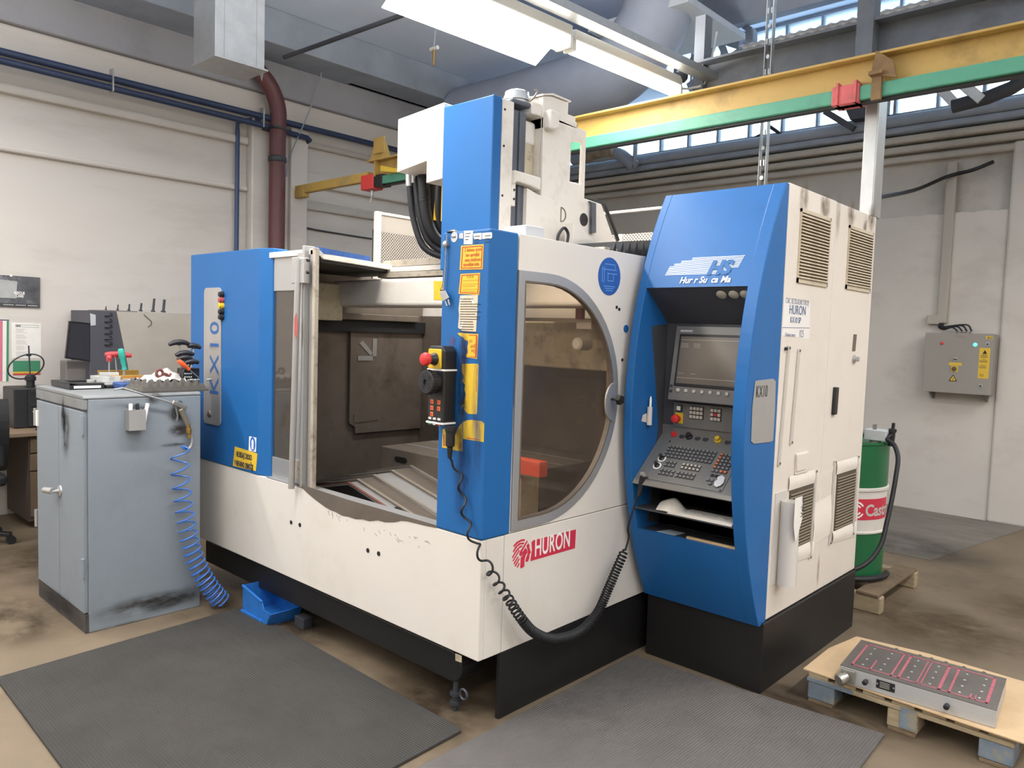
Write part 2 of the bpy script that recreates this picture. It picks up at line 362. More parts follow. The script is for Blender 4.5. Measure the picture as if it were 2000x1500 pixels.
# roof truss by the window, with curved braces
tr = thing('roof_truss', 'grey steel truss with diagonal braces under the roof beside the window', 'truss', (-1.9, 5.6, 4.2))
T = lambda p, q, w=0.08, h=0.06: obj('brace', MB().bar(p, q, w, h), M_roofsteel, tr)
T((-2.523,5.700,4.500), (-1.778,5.700,4.811), 0.05, 0.10); T((-2.714,5.700,4.722), (-1.789,5.700,4.706), 0.06, 0.05)
T((-2.177,5.500,4.886), (-2.510,5.500,4.599), 0.05); T((-2.115,5.500,4.872), (-2.222,5.500,4.580), 0.05); T((-2.054,5.500,4.869), (-1.952,5.500,4.648), 0.05)
T((-1.937,5.400,5.092), (-1.624,5.400,4.823), 0.10, 0.06)
T((-1.586,5.300,4.784), (-1.572,5.300,4.333), 0.10, 0.08)
# arched girder far behind the beam
def arc(cx, cz, r, a0, a1, y, n=14): return [(cx+r*math.cos(a0+(a1-a0)*i/n), y, cz+r*math.sin(a0+(a1-a0)*i/n)) for i in range(n+1)]
ag = MB().tube([(-3.811,5.600,4.855), (-3.289,5.600,5.081), (-2.729,5.600,5.111), (-2.206,5.600,5.005), (-1.834,5.600,4.811)], 0.07, 8)
obj('arch', ag, M_roofsteel, tr, smooth=True)
t2 = thing('window_brace', 'pair of dark diagonal struts before the window band beyond the galvanised duct', 'strut', (-0.765,5.900,3.848))
obj('strut', MB().bar((-1.022,5.900,4.028), (-0.723,5.900,3.806), 0.06, 0.06), M_darksteel, t2)
obj('gusset', MB().prism([(-0.76, 3.9), (-0.5, 3.9), (-0.5, 4.15), (-0.9, 4.2)], 'y', 5.88, 6.25), M_darksteel, t2)
t3 = thing('roof_bracket', 'galvanised channel struts slanting under the beam before the window', 'strut', (0.331,5.500,3.832))
obj('strut', MB().bar((0.119,5.500,3.982), (0.296,5.500,3.759), 0.12, 0.08), M_steel, t3, bevel=0.004)
obj('strut', MB().bar((0.351,5.300,3.908), (0.535,5.300,3.713), 0.12, 0.08), M_steel, t3, bevel=0.004)
obj('brace', MB().tube([(0.305,5.300,3.710), (0.570,5.300,3.740), (0.732,5.300,3.785), (0.951,5.300,3.912)], 0.06, 8), M_darksteel, t3)
# grey I-beam that carries the crane beam
GY = 2.9
M_girder = mat('girder_paint', (104, 108, 114), 0.7, var=0.2, scale=4, dirt=(78, 78, 80), dscale=3, damt=0.6)
z0 = 3.421; z1 = 3.615
ib = thing('steel_girder', 'grey steel girder running above the yellow crane beam', 'beam', (0.5, GY, z0))
obj('web', MB().box(-0.75, 4, GY, GY+0.012, z0-0.1, z1), M_girder, ib)
obj('flange', MB().box(-0.75, 4, GY-0.1, GY+0.1, z1, z1+0.015), M_girder, ib)
obj('flange', MB().box(-0.75, 4, GY-0.1, GY+0.1, z0-0.115, z0-0.1), M_girder, ib)
for px in (0.36,):
    obj('stiffener', MB().box(px, px+0.10, GY-0.11, GY, z0-0.1, z1+0.5), M_girder, ib)
obj('post', MB().box(-0.80, -0.72, GY-0.05, GY+0.05, z0-0.1, z1+0.35), M_girder, ib)

# ------------------------------------------------------------------ crane beam, pipes, posts, cables
M_cyel = mat('crane_yellow', (184, 150, 80), 0.55, var=0.1, scale=3, dirt=(110, 84, 48), dscale=4, damt=0.55)
M_cgreen = mat('crane_green', (78, 146, 118), 0.5, var=0.12, scale=4, dirt=(60, 84, 78), dscale=4, damt=0.6)
M_bluepipe = mat('dark_blue_pipe', (44, 58, 88), 0.45, var=0.15, scale=5)
M_brown = mat('maroon_pipe', (96, 56, 56), 0.5, var=0.1, scale=4)
CY = 2.2
zt_c, zg, zbt = 3.17, 3.03, 2.955
cr = thing('crane_beam', 'yellow crane beam with a green rail running along its bottom', 'crane', (-1, CY, 3.0))
xl, xr = -3.62, 4.0
obj('web', MB().box(xl, xr, CY-0.006, CY+0.006, zg-0.02, zt_c), M_cyel, cr)
obj('top_flange', MB().box(xl-0.12, xr, CY-0.07, CY+0.07, zt_c, zt_c+0.014), M_cyel, cr, bevel=0.003)
obj('green_rail', MB().box(xl+0.02, xr, CY-0.05, CY+0.05, zbt, zg), M_cgreen, cr, bevel=0.006)
obj('rail_slot', MB().box(xl+0.05, xr, CY-0.025, CY+0.025, zbt-0.012, zbt-0.001), M_black0, cr)
for x, nm in ((0.554, 'clamp'),):
    c = obj(nm, MB().box(x-0.07, x+0.075, CY-0.062, CY+0.06, zbt-0.012, zg+0.014), mat('worn_red_clamp', (196, 92, 92), 0.6, var=0.2, scale=12, dirt=(120, 90, 60), dscale=10, damt=0.8), cr, bevel=0.004)
    for dx in (-0.045, 0.05): obj('clamp_rib', MB().box(x+dx, x+dx+0.012, CY-0.072, CY+0.06, zbt-0.012, zg+0.03), MATS['worn_red_clamp'], c)
xc_ = 0.718
M_rust = mat('rusty_bracket', (120, 92, 56), 0.7, var=0.3, scale=14)
hg = obj('bracket', MB().box(xc_-0.025, xc_+0.025, CY-0.07, CY-0.05, zbt-0.02, zg+0.10).box(xc_-0.035, xc_+0.035, CY-0.10, CY-0.045, zg+0.03, zg+0.05), M_rust, cr, bevel=0.002)
obj('plate', MB().prism([(xc_-0.03, zg+0.04), (xc_+0.10, zg+0.0), (xc_+0.08, zg+0.09), (xc_-0.01, zg+0.16)], 'y', CY-0.075, CY-0.065), M_rust, cr)
# stop, red cap and mounting at the wall end of the beam
obj('end_cap', MB().box(xl-0.22, xl-0.03, CY-0.06, CY+0.06, zbt-0.03, zg+0.03), M_red0, cr, bevel=0.008)
obj('buffer', MB().box(xl-0.03, xl+0.10, CY-0.055, CY+0.055, zbt-0.015, zg+0.015), M_black0, cr, bevel=0.006)
obj('spigot', MB().cyl((xl-0.12, CY, zbt-0.03), (xl-0.12, CY, zbt-0.08), 0.018, n=10).cyl((xl-0.12, CY, zbt-0.07), (xl-0.14, CY, zbt-0.14), 0.008, n=8), M_steel, cr)
obj('stop_bracket', MB().prism([(xl-0.10, zt_c+0.014), (xl+0.10, zt_c+0.014), (xl+0.02, zt_c+0.19), (xl-0.02, zt_c+0.19)], 'y', CY-0.05, CY+0.05).box(xl-0.02, xl+0.14, CY-0.07, CY-0.06, zt_c+0.06, zt_c+0.20), M_cyel, cr, bevel=0.003)
obj('web_end', MB().box(xl-0.02, xl+0.0, CY-0.06, CY+0.06, zg, zt_c), M_cyel, cr)
obj('signal_plate', MB().slab([(-3.516,2.120,3.112), (-3.173,2.120,3.030), (-3.172,2.120,3.004), (-3.514,2.120,3.062)], YR, 0.01), M_ysign0, cr)
wa = obj('wall_arm', MB().box(-5.06, xl-0.15, CY-0.03, CY+0.03, zg-0.02, zg+0.065), mat('dusty_yellow_arm', (190, 156, 78), 0.6, var=0.1, dirt=(150, 134, 104), dscale=3, damt=0.7), cr, bevel=0.003)
obj('arm_foot', MB().box(-5.1, -4.85, CY-0.035, CY+0.035, zg-0.06, zg+0.02), MATS['dusty_yellow_arm'], cr, bevel=0.004)
# perforated strut and the galvanised cable duct behind the cabinet
s_ = thing('perforated_strut', 'slotted galvanised strut hanging from the roof behind the control cabinet', 'strut', (0, 2.55, 2.6))
xs = -0.094
ZS0, ZS1 = 2.25, 4.9
holes = []
nh = 27
for i in range(nh):
    zc = ZS0+0.06+i*0.095
    if i % 2 == 0: holes.append([(0.022*0.55*math.cos(2*PI*k/10), zc+0.014*math.sin(2*PI*k/10)) for k in range(10)])
    else:
        for dx in (-0.011, 0.011): holes.append([(dx-0.004, zc-0.018), (dx+0.004, zc-0.018), (dx+0.004, zc+0.018), (dx-0.004, zc+0.018)])
holes = [[(xs+a, b) for a, b in h] for h in holes]
obj('face', MB().prism([(xs-0.024, ZS0), (xs+0.024, ZS0), (xs+0.024, ZS1), (xs-0.024, ZS1)], 'y', 2.55, 2.553, holes), M_steel, s_)
obj('side', MB().box(xs+0.021, xs+0.024, 2.553, 2.59, ZS0, ZS1).box(xs-0.024, xs-0.021, 2.553, 2.59, ZS0, ZS1), M_steel, s_)
d_ = thing('cable_duct', 'square galvanised cable duct rising from the control cabinet to the yellow beam', 'duct', (0.6, 2.35, 2.362))
xa, xb = 0.596, 0.670
obj('casing', MB().box(xa, xb, 2.345, 2.48, 2.362, 3.2), M_steel, d_, bevel=0.004)
obj('cover', MB().box(xa+0.004, xb-0.004, 2.338, 2.3455, 2.364, 3.2), M_steel, d_, bevel=0.003)
o = obj('wall_cable', MB().tube(curve_pts([(xa+0.05, 2.49, 2.50), (0.187,4.000,2.761), (-0.020,5.600,3.086), (0.105,6.100,3.272), (0.318,6.100,3.310), (0.462,6.190,3.384)], 10), 0.018, 8), M_black0, None, smooth=True)
tag(o, 'thick black cable sagging from the duct to a hole in the back wall', 'cable')
# blue pipes along the wall
PX = XL+0.22
zp = 3.705
o = thing('blue_pipe', 'upper of the two dark blue pipes running along the wall', 'pipe', (PX, 0, zp))
obj('run', MB().cyl((PX, -4, 3.707), (PX, 5.6, 3.704), 0.030, n=12), M_bluepipe, o, smooth=True)
o = thing('blue_pipe', 'lower of the two dark blue pipes, which turns into the wall past the maroon pipe', 'pipe', (PX, 0, zp-0.1))
ze = 3.628
ye = 2.280
zl0 = 3.660; zl1 = 3.621; yl1 = 1.731
obj('run', MB().tube([(PX, -4, zl0), (PX, yl1, zl1), (PX, ye, zl1-0.02), (PX-0.02, ye+0.04, zl1-0.03), (PX-0.06, ye+0.03, zl1-0.05), (PX-0.16, ye-0.10, zl1-0.07), (PX-0.17, ye-0.11, zl1-0.10), (PX-0.17, ye-0.11, 2.95)], 0.028, 10), M_bluepipe, o, smooth=True)
for y in (0.362, 1.764):
    obj('clip', MB().box(PX-0.04, PX+0.035, y, y+0.012, zl0-0.06, zl0+0.13), M_steel, o)
o = obj('blue_riser', MB().tube([(XL+0.20, 1.596+0.18, 3.66), (XL+0.10, 1.596+0.16, 3.70), (XL+0.06, 1.596, 3.64), (XL+0.06, 1.596, 3.55), (XL+0.06, 1.585, 0.0)], 0.022, 8), mat('slate_blue_pipe', (56, 76, 112), 0.45), None, smooth=True)
tag(o, 'thin slate blue pipe running down the wall beside the pilaster', 'pipe')
yb_ = 1.924
o = thing('downpipe', 'thick maroon downpipe in front of the wall pilaster', 'pipe', (-4.95, yb_, 0))
obj('pipe', MB().tube(curve_pts([(-4.95, yb_-0.46, 4.29), (-4.95, yb_-0.34, 4.22), (-4.95, yb_-0.10, 4.02), (-4.95, yb_, 3.80), (-4.95, yb_, 3.5)], 6)+[Vector((-4.95, yb_, 0))], 0.082, 14), M_brown, o, smooth=True)
obj('collar', MB().lathe([(0.084, 0), (0.092, 0.01), (0.092, 0.05), (0.084, 0.06)], (-4.95, yb_, 3.28), ZU, 14), M_darksteel, o, smooth=True)
obj('collar', MB().box(-5.1, -4.86, yb_-0.1, yb_+0.1, 3.6, 3.62), M_darksteel, o)
# galvanised ventilation duct end
dt = thing('ventilation_duct', 'shiny square sheet metal duct ending above the blue pipes', 'duct', (-3.9, 0.6, 3.4))
q0, q1, q2 = (-3.468,0.550,3.636), (-3.300,0.787,3.568), (-3.823,0.550,3.655)
Xd1, Yd0, Zd = q0[0], 0.55, q0[2]
Yd1 = 0.787
Xd0 = q2[0]
obj('casing', MB().box(Xd0, Xd1, Yd0, 0.95, Zd, 5.2), M_steel, dt, bevel=0.004)
obj('flange', MB().box(Xd0-0.03, Xd1+0.004, Yd0-0.004, 0.98, Zd-0.012, Zd), M_steel, dt)
for y in (0.62, 0.88):
    obj('seam', MB().box(Xd1, Xd1+0.004, y, y+0.006, Zd, 5.2), M_steel, dt)
obj('torn_strip', MB().slab([(Xd1-0.1, 0.96, Zd-0.012), (Xd1-0.04, 0.96, Zd-0.012), (Xd1-0.06, 0.96, Zd-0.08)], YR, 0.002), M_steel, dt)
# thin wall cables
o = obj('hanging_cable', MB().tube(curve_pts([(-4.950,2.439,4.415), (-4.950,2.405,4.223), (-4.950,2.317,3.967), (-4.950,2.212,3.710), (-4.980,2.115,3.461), (-5.000,2.070,3.311), (-5.000,2.060,3.170)], 8), 0.007, 6), M_roofsteel)
tag(o, 'thin grey cable drooping down past the pilaster from the ceiling edge', 'cable')
o = obj('surface_cable', MB().tube([(-5.190,2.221,2.720), (-5.180,2.528,2.697), (-5.190,2.819,2.692), (-5.190,3.851,2.675)], 0.010, 6), M_darksteel)
tag(o, 'dark cable fixed flat along the wall behind the perforated guard', 'cable')
o = obj('wall_lamp', MB().box(XL+0.13, XL+0.22, 2.803, 3.421+0.6, 4.30, 4.38), M_white_lamp, None, bevel=0.02)
tag(o, 'unlit long white lamp high on the wall under the ceiling', 'lamp')
# lagged pipe with a flange behind the column
lp = thing('lagged_pipe', 'grey lagged pipe with a round flange above the wall mouldings behind the column', 'pipe', (-3.745,5.900,3.899))
obj('pipe', MB().tube(curve_pts([(-4.329,5.900,3.961), (-3.909,5.900,3.953), (-3.629,5.900,3.948), (-3.468,5.900,3.851), (-3.363,5.920,3.760)], 6), 0.075, 12), M_roofsteel, lp, smooth=True)
fl = Vector((-3.371,5.900,3.882))
obj('flange', MB().cyl(fl, fl+Vector((0.03, 0.02, 0.0)), 0.15, n=20), M_roofsteel, lp, smooth=True)
obj('lagging', MB().tube(curve_pts([(-4.120,5.850,3.964), (-3.874,5.850,3.990), (-3.634,5.850,3.984)], 6), 0.085, 10), mat('torn_lagging', (150, 136, 118), 0.9, bump=0.6, bscale=15, var=0.4, scale=8), lp, smooth=True)
# tangled cables on the window sill
for i, (pts, lab) in enumerate((([(-3.409,6.100,3.816), (-3.037,6.100,3.845), (-2.753,6.100,3.857), (-2.347,6.100,3.863), (-2.028,6.100,3.888), (-1.787,6.100,3.956)], 'black cable lying along the window sill, sagging to the strut'),
        ([(-1.708,6.050,4.028), (-1.616,6.050,3.958), (-1.525,6.050,3.890), (-1.440,6.050,3.893)], 'short black cable hanging by the window beside the strut'))):
    o = obj('sill_cable', MB().tube(curve_pts(pts, 6), 0.02, 6), M_black0, None, smooth=True); tag(o, lab, 'cable')
# conduit, junction box, electrical cabinet on the back wall
cx0 = 0.127
o = obj('conduit', MB().box(cx0-0.045, cx0+0.045, YB-0.05, YB+0.02, 1.87, 3.42), M_cond, None, bevel=0.012)
tag(o, 'painted cable trunking running down the back wall to the grey electrical box', 'trunking')
o = obj('junction_box', MB().box(0.0, 0.11, YB-0.06, YB-0.001, 1.86, 1.95), M_cond, None, bevel=0.006)
tag(o, 'small cream junction box beside the wall trunking', 'box')
M_ebox = mat('electrical_box_paint', (150, 144, 136), 0.5, var=0.03)
ex0, ex1, ez0, ez1, ey0 = 0.035, 0.61, 1.205, 1.775, 6.0
eb_ = thing('electrical_box', 'grey electrical box with yellow warning stickers on the back wall', 'electrical box', (0.32, 6.1, 1.2))
obj('body', MB().box(ex0, ex1, ey0+0.012, YB-0.03, ez0+0.003, ez1-0.003), M_ebox, eb_, bevel=0.004)
dd_ = obj('door', MB().box(ex0, ex1-0.002, ey0, ey0+0.014, ez0, ez1), M_ebox, eb_, bevel=0.004)
for x in (ex0+0.06, ex1-0.06):
    obj('bracket', MB().prism([(ey0+0.03, ez0), (YB-0.001, ez0), (YB-0.001, ez0-0.07), (YB-0.05, ez0-0.07)], 'x', x, x+0.012), M_worn0, eb_)
def eb_pt(u, v): return (ex0+(u-110)/(1430-110)*(ex1-ex0), ey0-0.001, ez1-(v-185)/(1285-185)*(ez1-ez0))
a = eb_pt(452, 375); obj('indicator', MB().lathe([(0.014, 0), (0.014, 0.006), (0.008, 0.012)], a, (0, -1, 0), 12), M_red0, eb_, smooth=True)
a = eb_pt(1092, 385); obj('pilot_lamp', MB().lathe([(0.017, 0), (0.017, 0.006), (0.010, 0.013)], a, (0, -1, 0), 12), emit('lit_green_lamp', (90, 220, 200), 2.2), eb_, smooth=True)
a = eb_pt(738, 660); kk = obj('switch', MB().box(a[0]-0.015, a[0]+0.015, ey0-0.006, ey0, a[2]-0.016, a[2]+0.016), M_steel, eb_, bevel=0.002)
obj('lever', MB().box(a[0]-0.012, a[0]+0.012, ey0-0.016, ey0-0.005, a[2]-0.004, a[2]+0.004), M_black0, kk)
for u, v in ((1318, 395), (1245, 1150)):
    a = eb_pt(u, v-25); kk = obj('lock', MB().box(a[0]-0.016, a[0]+0.016, ey0-0.005, ey0, a[2]-0.017, a[2]+0.017), M_steel, eb_, bevel=0.002)
    obj('keyhole', MB().cyl((a[0], ey0-0.005, a[2]), (a[0], ey0-0.009, a[2]), 0.008, n=10), M_black0, kk)
def strip(nm, u0, v0, u1, v1, m, d=0.0015):
    a, b = eb_pt(u0, v0), eb_pt(u1, v1)
    return obj(nm, MB().box(a[0], b[0], ey0-d, ey0+0.001, b[2], a[2]), m, eb_)
strip('name_strip', 615, 722, 865, 775, M_ysign0); sw_ = strip('switch_plate', 662, 785, 795, 890, M_ysign0, 0.004)
a = eb_pt(725, 838); obj('knob', MB().lathe([(0.022, 0), (0.020, 0.012), (0.006, 0.014)], (a[0], ey0-0.004, a[2]), (0, -1, 0), 16), mat('brown_knob', (92, 76, 52), 0.5), sw_, smooth=True)
st_ = strip('warning_strip', 1180, 440, 1380, 985, M_ysign0)
for v, w_, h_ in ((595, 130, 40), (685, 150, 50), (790, 130, 50), (935, 80, 50), (565, 100, 8), (640, 60, 8), (748, 90, 8)):
    for r in range(3 if h_ > 10 else 1):
        a = eb_pt(1280-w_/2-(v-440)*0.06, v-h_/2+r*16); b = eb_pt(1280+w_/2-(v-440)*0.06, v-h_/2+r*16+7)
        obj('line', MB().box(a[0], b[0], ey0-0.0022, ey0-0.001, b[2], a[2]), M_inkbrown0, st_)
def tri_sign(u0, u1, v0, v1, par):
    a, b, c = eb_pt(u0, v1), eb_pt((u0+u1)/2, v0), eb_pt(u1, v1); cen = (Vector(a)+Vector(b)+Vector(c))/3
    P = [Vector(p)+Vector((0, -0.001, 0)) for p in (a, b, c)]
    t = obj('triangle', MB().slab(P, (0, -1, 0), 0.001), M_black0, par) if par is not eb_ else obj('hazard_triangle', MB().slab(P, (0, -1, 0), 0.001), M_black0, par)
    p2 = [p.lerp(cen, 0.3)+Vector((0, -0.0011, 0)) for p in P]
    if par is eb_:
        obj('fill', MB().slab(p2, (0, -1, 0), 0.0005), M_ysign0, t)
        c2 = cen+Vector((0, -0.0028, 0))
        obj('bolt_mark', MB().slab([c2+Vector((0.004, 0, 0.018)), c2+Vector((-0.006, 0, -0.002)), c2+Vector((0, 0, -0.002)), c2+Vector((-0.004, 0, -0.018)), c2+Vector((0.006, 0, 0.003)), c2+Vector((0, 0, 0.003))], (0, -1, 0), 0.0005), M_black0, t)
    return t
tri_sign(635, 795, 940, 1065, eb_); tri_sign(1238, 1325, 475, 545, st_)
tg = strip('small_plate', 1280, 228, 1405, 275, M_ysign0); a = eb_pt(1312, 270); text('RV-E', 0.022, (a[0], ey0-0.003, a[2]), XR, ZU, M_black0, tg, sx=0.8)
mat('faint_print', (158, 128, 120), 0.6); fm_ = MB()
for u in (695, 725, 755, 785, 815):
    a, b = eb_pt(u, 262), eb_pt(u+16, 222); fm_.slab([a, (a[0]+0.006, a[1], a[2]), (b[0]+0.006, a[1], b[2]), (b[0], a[1], b[2])], (0, -1, 0), 0.0006)
a = eb_pt(865, 242); fm_.tube([(a[0]+0.009*math.cos(2*PI*i/12), ey0-0.001, a[2]+0.009*math.sin(2*PI*i/12)) for i in range(13)], 0.0014, 5)
obj('faint_emblem', fm_, MATS['faint_print'], eb_, kind='stuff')
for u in (700, 780, 860, 940):
    a = eb_pt(u, 185); obj('gland', MB().lathe([(0.014, 0), (0.014, 0.012), (0.010, 0.02)], (a[0], 6.08, ez1-0.004), ZU, 10), M_worn0, eb_, smooth=True)
for i in range(4):
    a = eb_pt(700+90*i, 185); h = 0.05+0.015*i
    obj('cable', MB().tube(curve_pts([(cx0-0.02+0.012*i, YB-0.04, 1.87), (cx0-0.015+0.012*i, YB-0.05, 1.83), (cx0+0.04, 6.10, 1.81+0.008*i), (a[0]-0.05, 6.08, 1.80+h*0.6), (a[0], 6.08, 1.795)], 6), 0.008, 6), M_black0, eb_, smooth=True)

# ------------------------------------------------------------------ the machining centre
M_cream = mat('cream_machine_paint', (218, 211, 201), 0.42, var=0.03, scale=1.5, dirt=(196, 184, 166), dscale=2.2, damt=0.35, bump=0.02, bscale=40)
M_creamold = mat('stained_cream_paint', (192, 180, 152), 0.5, var=0.15, scale=6, dirt=(96, 78, 52), dscale=9, damt=0.8)
M_blue = mat('blue_machine_paint', (33, 97, 158), 0.42, var=0.05, scale=3, dirt=(36, 82, 128), dscale=3, damt=0.35, spec=0.28)
M_black = mat('black_paint', (26, 25, 25), 0.45, var=0.2, scale=5)
M_inox = mat('brushed_stainless', (182, 181, 179), 0.38, 0.6, var=0.08, scale=3, dirt=(146, 137, 126), dscale=3, damt=0.3, stretch=(1, 1, 0.3))
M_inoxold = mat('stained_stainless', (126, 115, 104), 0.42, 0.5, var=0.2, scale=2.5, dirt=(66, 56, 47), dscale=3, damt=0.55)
M_inoxworn = mat('worn_bare_edge', (186, 176, 160), 0.5, 0.4, var=0.12, scale=14, dirt=(112, 88, 60), dscale=16, damt=0.7)
M_worn = mat('bare_worn_steel', (112, 102, 92), 0.5, 0.35, var=0.15, scale=6)
M_glass = see_through('smoked_window', (230, 222, 210), 0.03, 0.03, haze=(128, 120, 112), hazeamt=0.12)
M_glassdk = see_through('dirty_door_glass', (168, 156, 142), 0.10, 0.06, haze=(120, 112, 104), hazeamt=0.35)
M_rubber = mat('black_rubber', (24, 24, 26), 0.55)
M_plastic = mat('black_plastic', (30, 30, 32), 0.45)
M_yellow = mat('yellow_sticker', (222, 184, 50), 0.55, var=0.08, scale=20)
M_redp = mat('red_print', (196, 44, 44), 0.5)
M_orangep = mat('orange_print', (205, 110, 48), 0.6)
M_olivep = mat('olive_print', (196, 160, 30), 0.6)
M_white = mat('white_print', (232, 230, 224), 0.5)
M_paper = mat('white_paper', (226, 222, 214), 0.8, var=0.05, scale=12)
M_ink = mat('dark_print', (58, 56, 56), 0.6)
M_huron = mat('crimson_logo', (200, 48, 72), 0.45)
M_red = mat('red_plastic', (205, 48, 48), 0.4)
M_cast = mat('cast_cream_paint', (224, 217, 206), 0.5, var=0.04, scale=4, dirt=(180, 166, 146), dscale=5, damt=0.5, bump=0.05, bscale=25)
M_slate = mat('guard_shade_slate', (92, 96, 104), 0.45, 0.3, var=0.15, scale=5)
M_red2 = mat('orange_red_cover', (226, 84, 58), 0.5)

mc = thing('machining_center', 'big cream and blue machining centre with an open door and a half-round side window', 'machine', (-1.3, 1.1, 0))
W = 0.03
# lower cream panels
obj('front_panel', MB().box(-2.63, 0, 0, W, 0.295, 0.80), M_cream, mc, bevel=0.004)
obj('side_panel', MB().box(-W, 0, W, 0.136, 0.295, 0.80), M_cream, mc, bevel=0.003)
obj('side_panel', MB().prism([(0.139, 0.295), (1.25, 0.305), (1.06, 0.80), (0.139, 0.80)], 'x', -W, 0), M_cream, mc, bevel=0.003)
# upper side panel with the half-round window hole
def dee(y0, yc, zc, r, n=28):
    return [(y0, zc-r)]+[(yc+r*math.sin(PI*i/n), zc-r*math.cos(PI*i/n)) for i in range(n+1)]+[(y0, zc+r)]
UP = [(0.165, 0.804), (1.06, 0.804), (1.0, 1.2), (0.995, 1.5), (1.03, 1.75), (1.112, 2.05), (0.172, 2.055)]
obj('upper_side_panel', MB().prism(UP, 'x', -W, 0, [dee(0.185, 0.362, 1.36, 0.535)]), M_cream, mc, bevel=0.002)
wf = obj('window_frame', MB().prism(dee(0.168, 0.362, 1.36, 0.548), 'x', -0.01, 0.008, [dee(0.212, 0.362, 1.36, 0.50)]), M_inox, mc, bevel=0.002)
obj('pane', MB().prism(dee(0.19, 0.362, 1.36, 0.52), 'x', -0.022, -0.016), M_glass, wf)
obj('seal', MB().prism(dee(0.206, 0.362, 1.36, 0.507), 'x', -0.016, 0.009, [dee(0.213, 0.362, 1.36, 0.499)]), M_worn, wf)
tabp = [(0.875+0.075*math.cos(a), 1.33+0.095*math.sin(a)) for a in [PI/2+PI*i/14 for i in range(15)]]
obj('latch_plate', MB().prism(tabp, 'x', 0.004, 0.014), M_inox, wf, bevel=0.002)
kn = MB().lathe([(0.006, 0), (0.006, 0.03), (0.012, 0.032), (0.012, 0.04)], (0.012, 0.845, 1.345), XR, 12)
kn.prism([(0.845+(0.026 if i % 2 else 0.020)*math.cos(PI*i/5), 1.345+(0.026 if i % 2 else 0.020)*math.sin(PI*i/5)) for i in range(10)], 'x', 0.05, 0.075)
obj('star_knob', kn, M_plastic, wf, bevel=0.003)
for py, px in ((0.876, 1.786), (0.898, 1.777), (0.941, 1.532)):
    obj('plug', MB().cyl((-0.002, py, px), (0.003, py, px), 0.008, n=10), M_plastic, mc)
obj('cap', MB().cyl((-0.002, 0.961, 1.685), (0.004, 0.961, 1.685), 0.019, n=16), M_blue, mc)
# corner post
obj('corner_post', MB().box(-0.276, 0.004, -0.004, 0.163, 0.802, 2.057), M_blue, mc, bevel=0.008)
# left cover with bent edge
lc = obj('left_cover', MB().prism([(-2.635, -0.004), (-1.785, -0.004), (-1.70, 0.03), (-1.70, 0.12), (-2.635, 0.12)], 'z', 0.802, 2.07), M_blue, mc, bevel=0.004)
def rrect(x0, x1, z0, z1, r, n=5):
    out = []
    for cx, cz, a in ((x1-r, z0+r, -PI/2), (x1-r, z1-r, 0), (x0+r, z1-r, PI/2), (x0+r, z0+r, PI)):
        out += [(cx+r*math.cos(a+PI/2*i/n), cz+r*math.sin(a+PI/2*i/n)) for i in range(n+1)]
    return out
x0n, x1n = -2.441, -2.222; z0n, z1n = 1.031, 1.861
npl = obj('nameplate', MB().prism(rrect(x0n, x1n, z0n, z1n, 0.03), 'y', -0.010, -0.004), M_inox, mc, bevel=0.001)
kx = (-2.262,-0.010,1.210)
M_blueink = mat('blue_cutout', (40, 88, 150), 0.5)
text('KX10', 0.155, (-2.249, -0.0112, kx[2]), ZU, (-1, 0, 0), M_blueink, npl, sx=1.08, bold=0.001, spacing=1.22)
obj('bolt', MB().lathe([(0.02, 0), (0.018, 0.008), (0.008, 0.010)], (-2.362, -0.010, 1.094), (0, -1, 0), 14), M_worn, npl, smooth=True)
M_ybtn = mat('yellow_button', (220, 180, 40), 0.4); M_rbtn = mat('faded_red_button', (160, 70, 74), 0.5)
for py_, m in ((575, M_plastic), (586, M_rbtn), (597, M_ybtn), (609, M_plastic), (619, M_plastic)):
    zz = {575: 1.819, 586: 1.786, 597: 1.753, 609: 1.717, 619: 1.686}[py_]
    obj('push_button', MB().lathe([(0.020, 0), (0.020, 0.012), (0.015, 0.014), (0.015, 0.024), (0.011, 0.026)], (x1n+0.012, -0.004, zz), (0, -1, 0), 14), m, mc, smooth=True)
def sticker(name, pts, m, parent, n=(0, -1, 0), t=0.0012): return obj(name, MB().slab(pts, n, t), m, parent)
ys = sticker('warning_sign', [(-2.0485,-0.0045,0.9315),(-1.7879,-0.0045,0.9235),(-1.8032,-0.0045,0.8221),(-2.0715,-0.0045,0.8130)], M_yellow, mc)
p = (-2.039,-0.006,0.881); q = (-1.807,-0.006,0.874)
text('NE SEGAJ Z ROKO', 0.042, (p[0]+0.01, -0.0062, p[2]-0.004), XR, ZU, M_ink, ys, sx=0.52, bold=0.0022)
p = (-2.056,-0.006,0.827)
text('V NEVARNO OBMOČJE', 0.042, (p[0]+0.005, -0.0062, p[2]-0.004), XR, ZU, M_ink, ys, sx=0.50, bold=0.0022)
M_signblue = mat('sign_blue', (36, 104, 190), 0.5)
bs = sticker('glove_sign', [(-1.8817,-0.0045,1.0113),(-1.8009,-0.0045,1.0120),(-1.8051,-0.0045,0.9299),(-1.8861,-0.0045,0.9282)], M_white, mc)
cc = (-1.840,-0.006,0.972)
obj('disc', MB().prism([(cc[0]+0.030*math.cos(2*PI*i/20), cc[2]+0.040*math.sin(2*PI*i/20)) for i in range(20)], 'y', -0.0068, -0.0056), M_signblue, bs)
obj('hand', MB().prism([(cc[0]-0.010, cc[2]-0.03), (cc[0]+0.010, cc[2]-0.03), (cc[0]+0.012, cc[2]+0.015), (cc[0], cc[2]+0.028), (cc[0]-0.012, cc[2]+0.015)], 'y', -0.0074, -0.0066), M_white, bs)
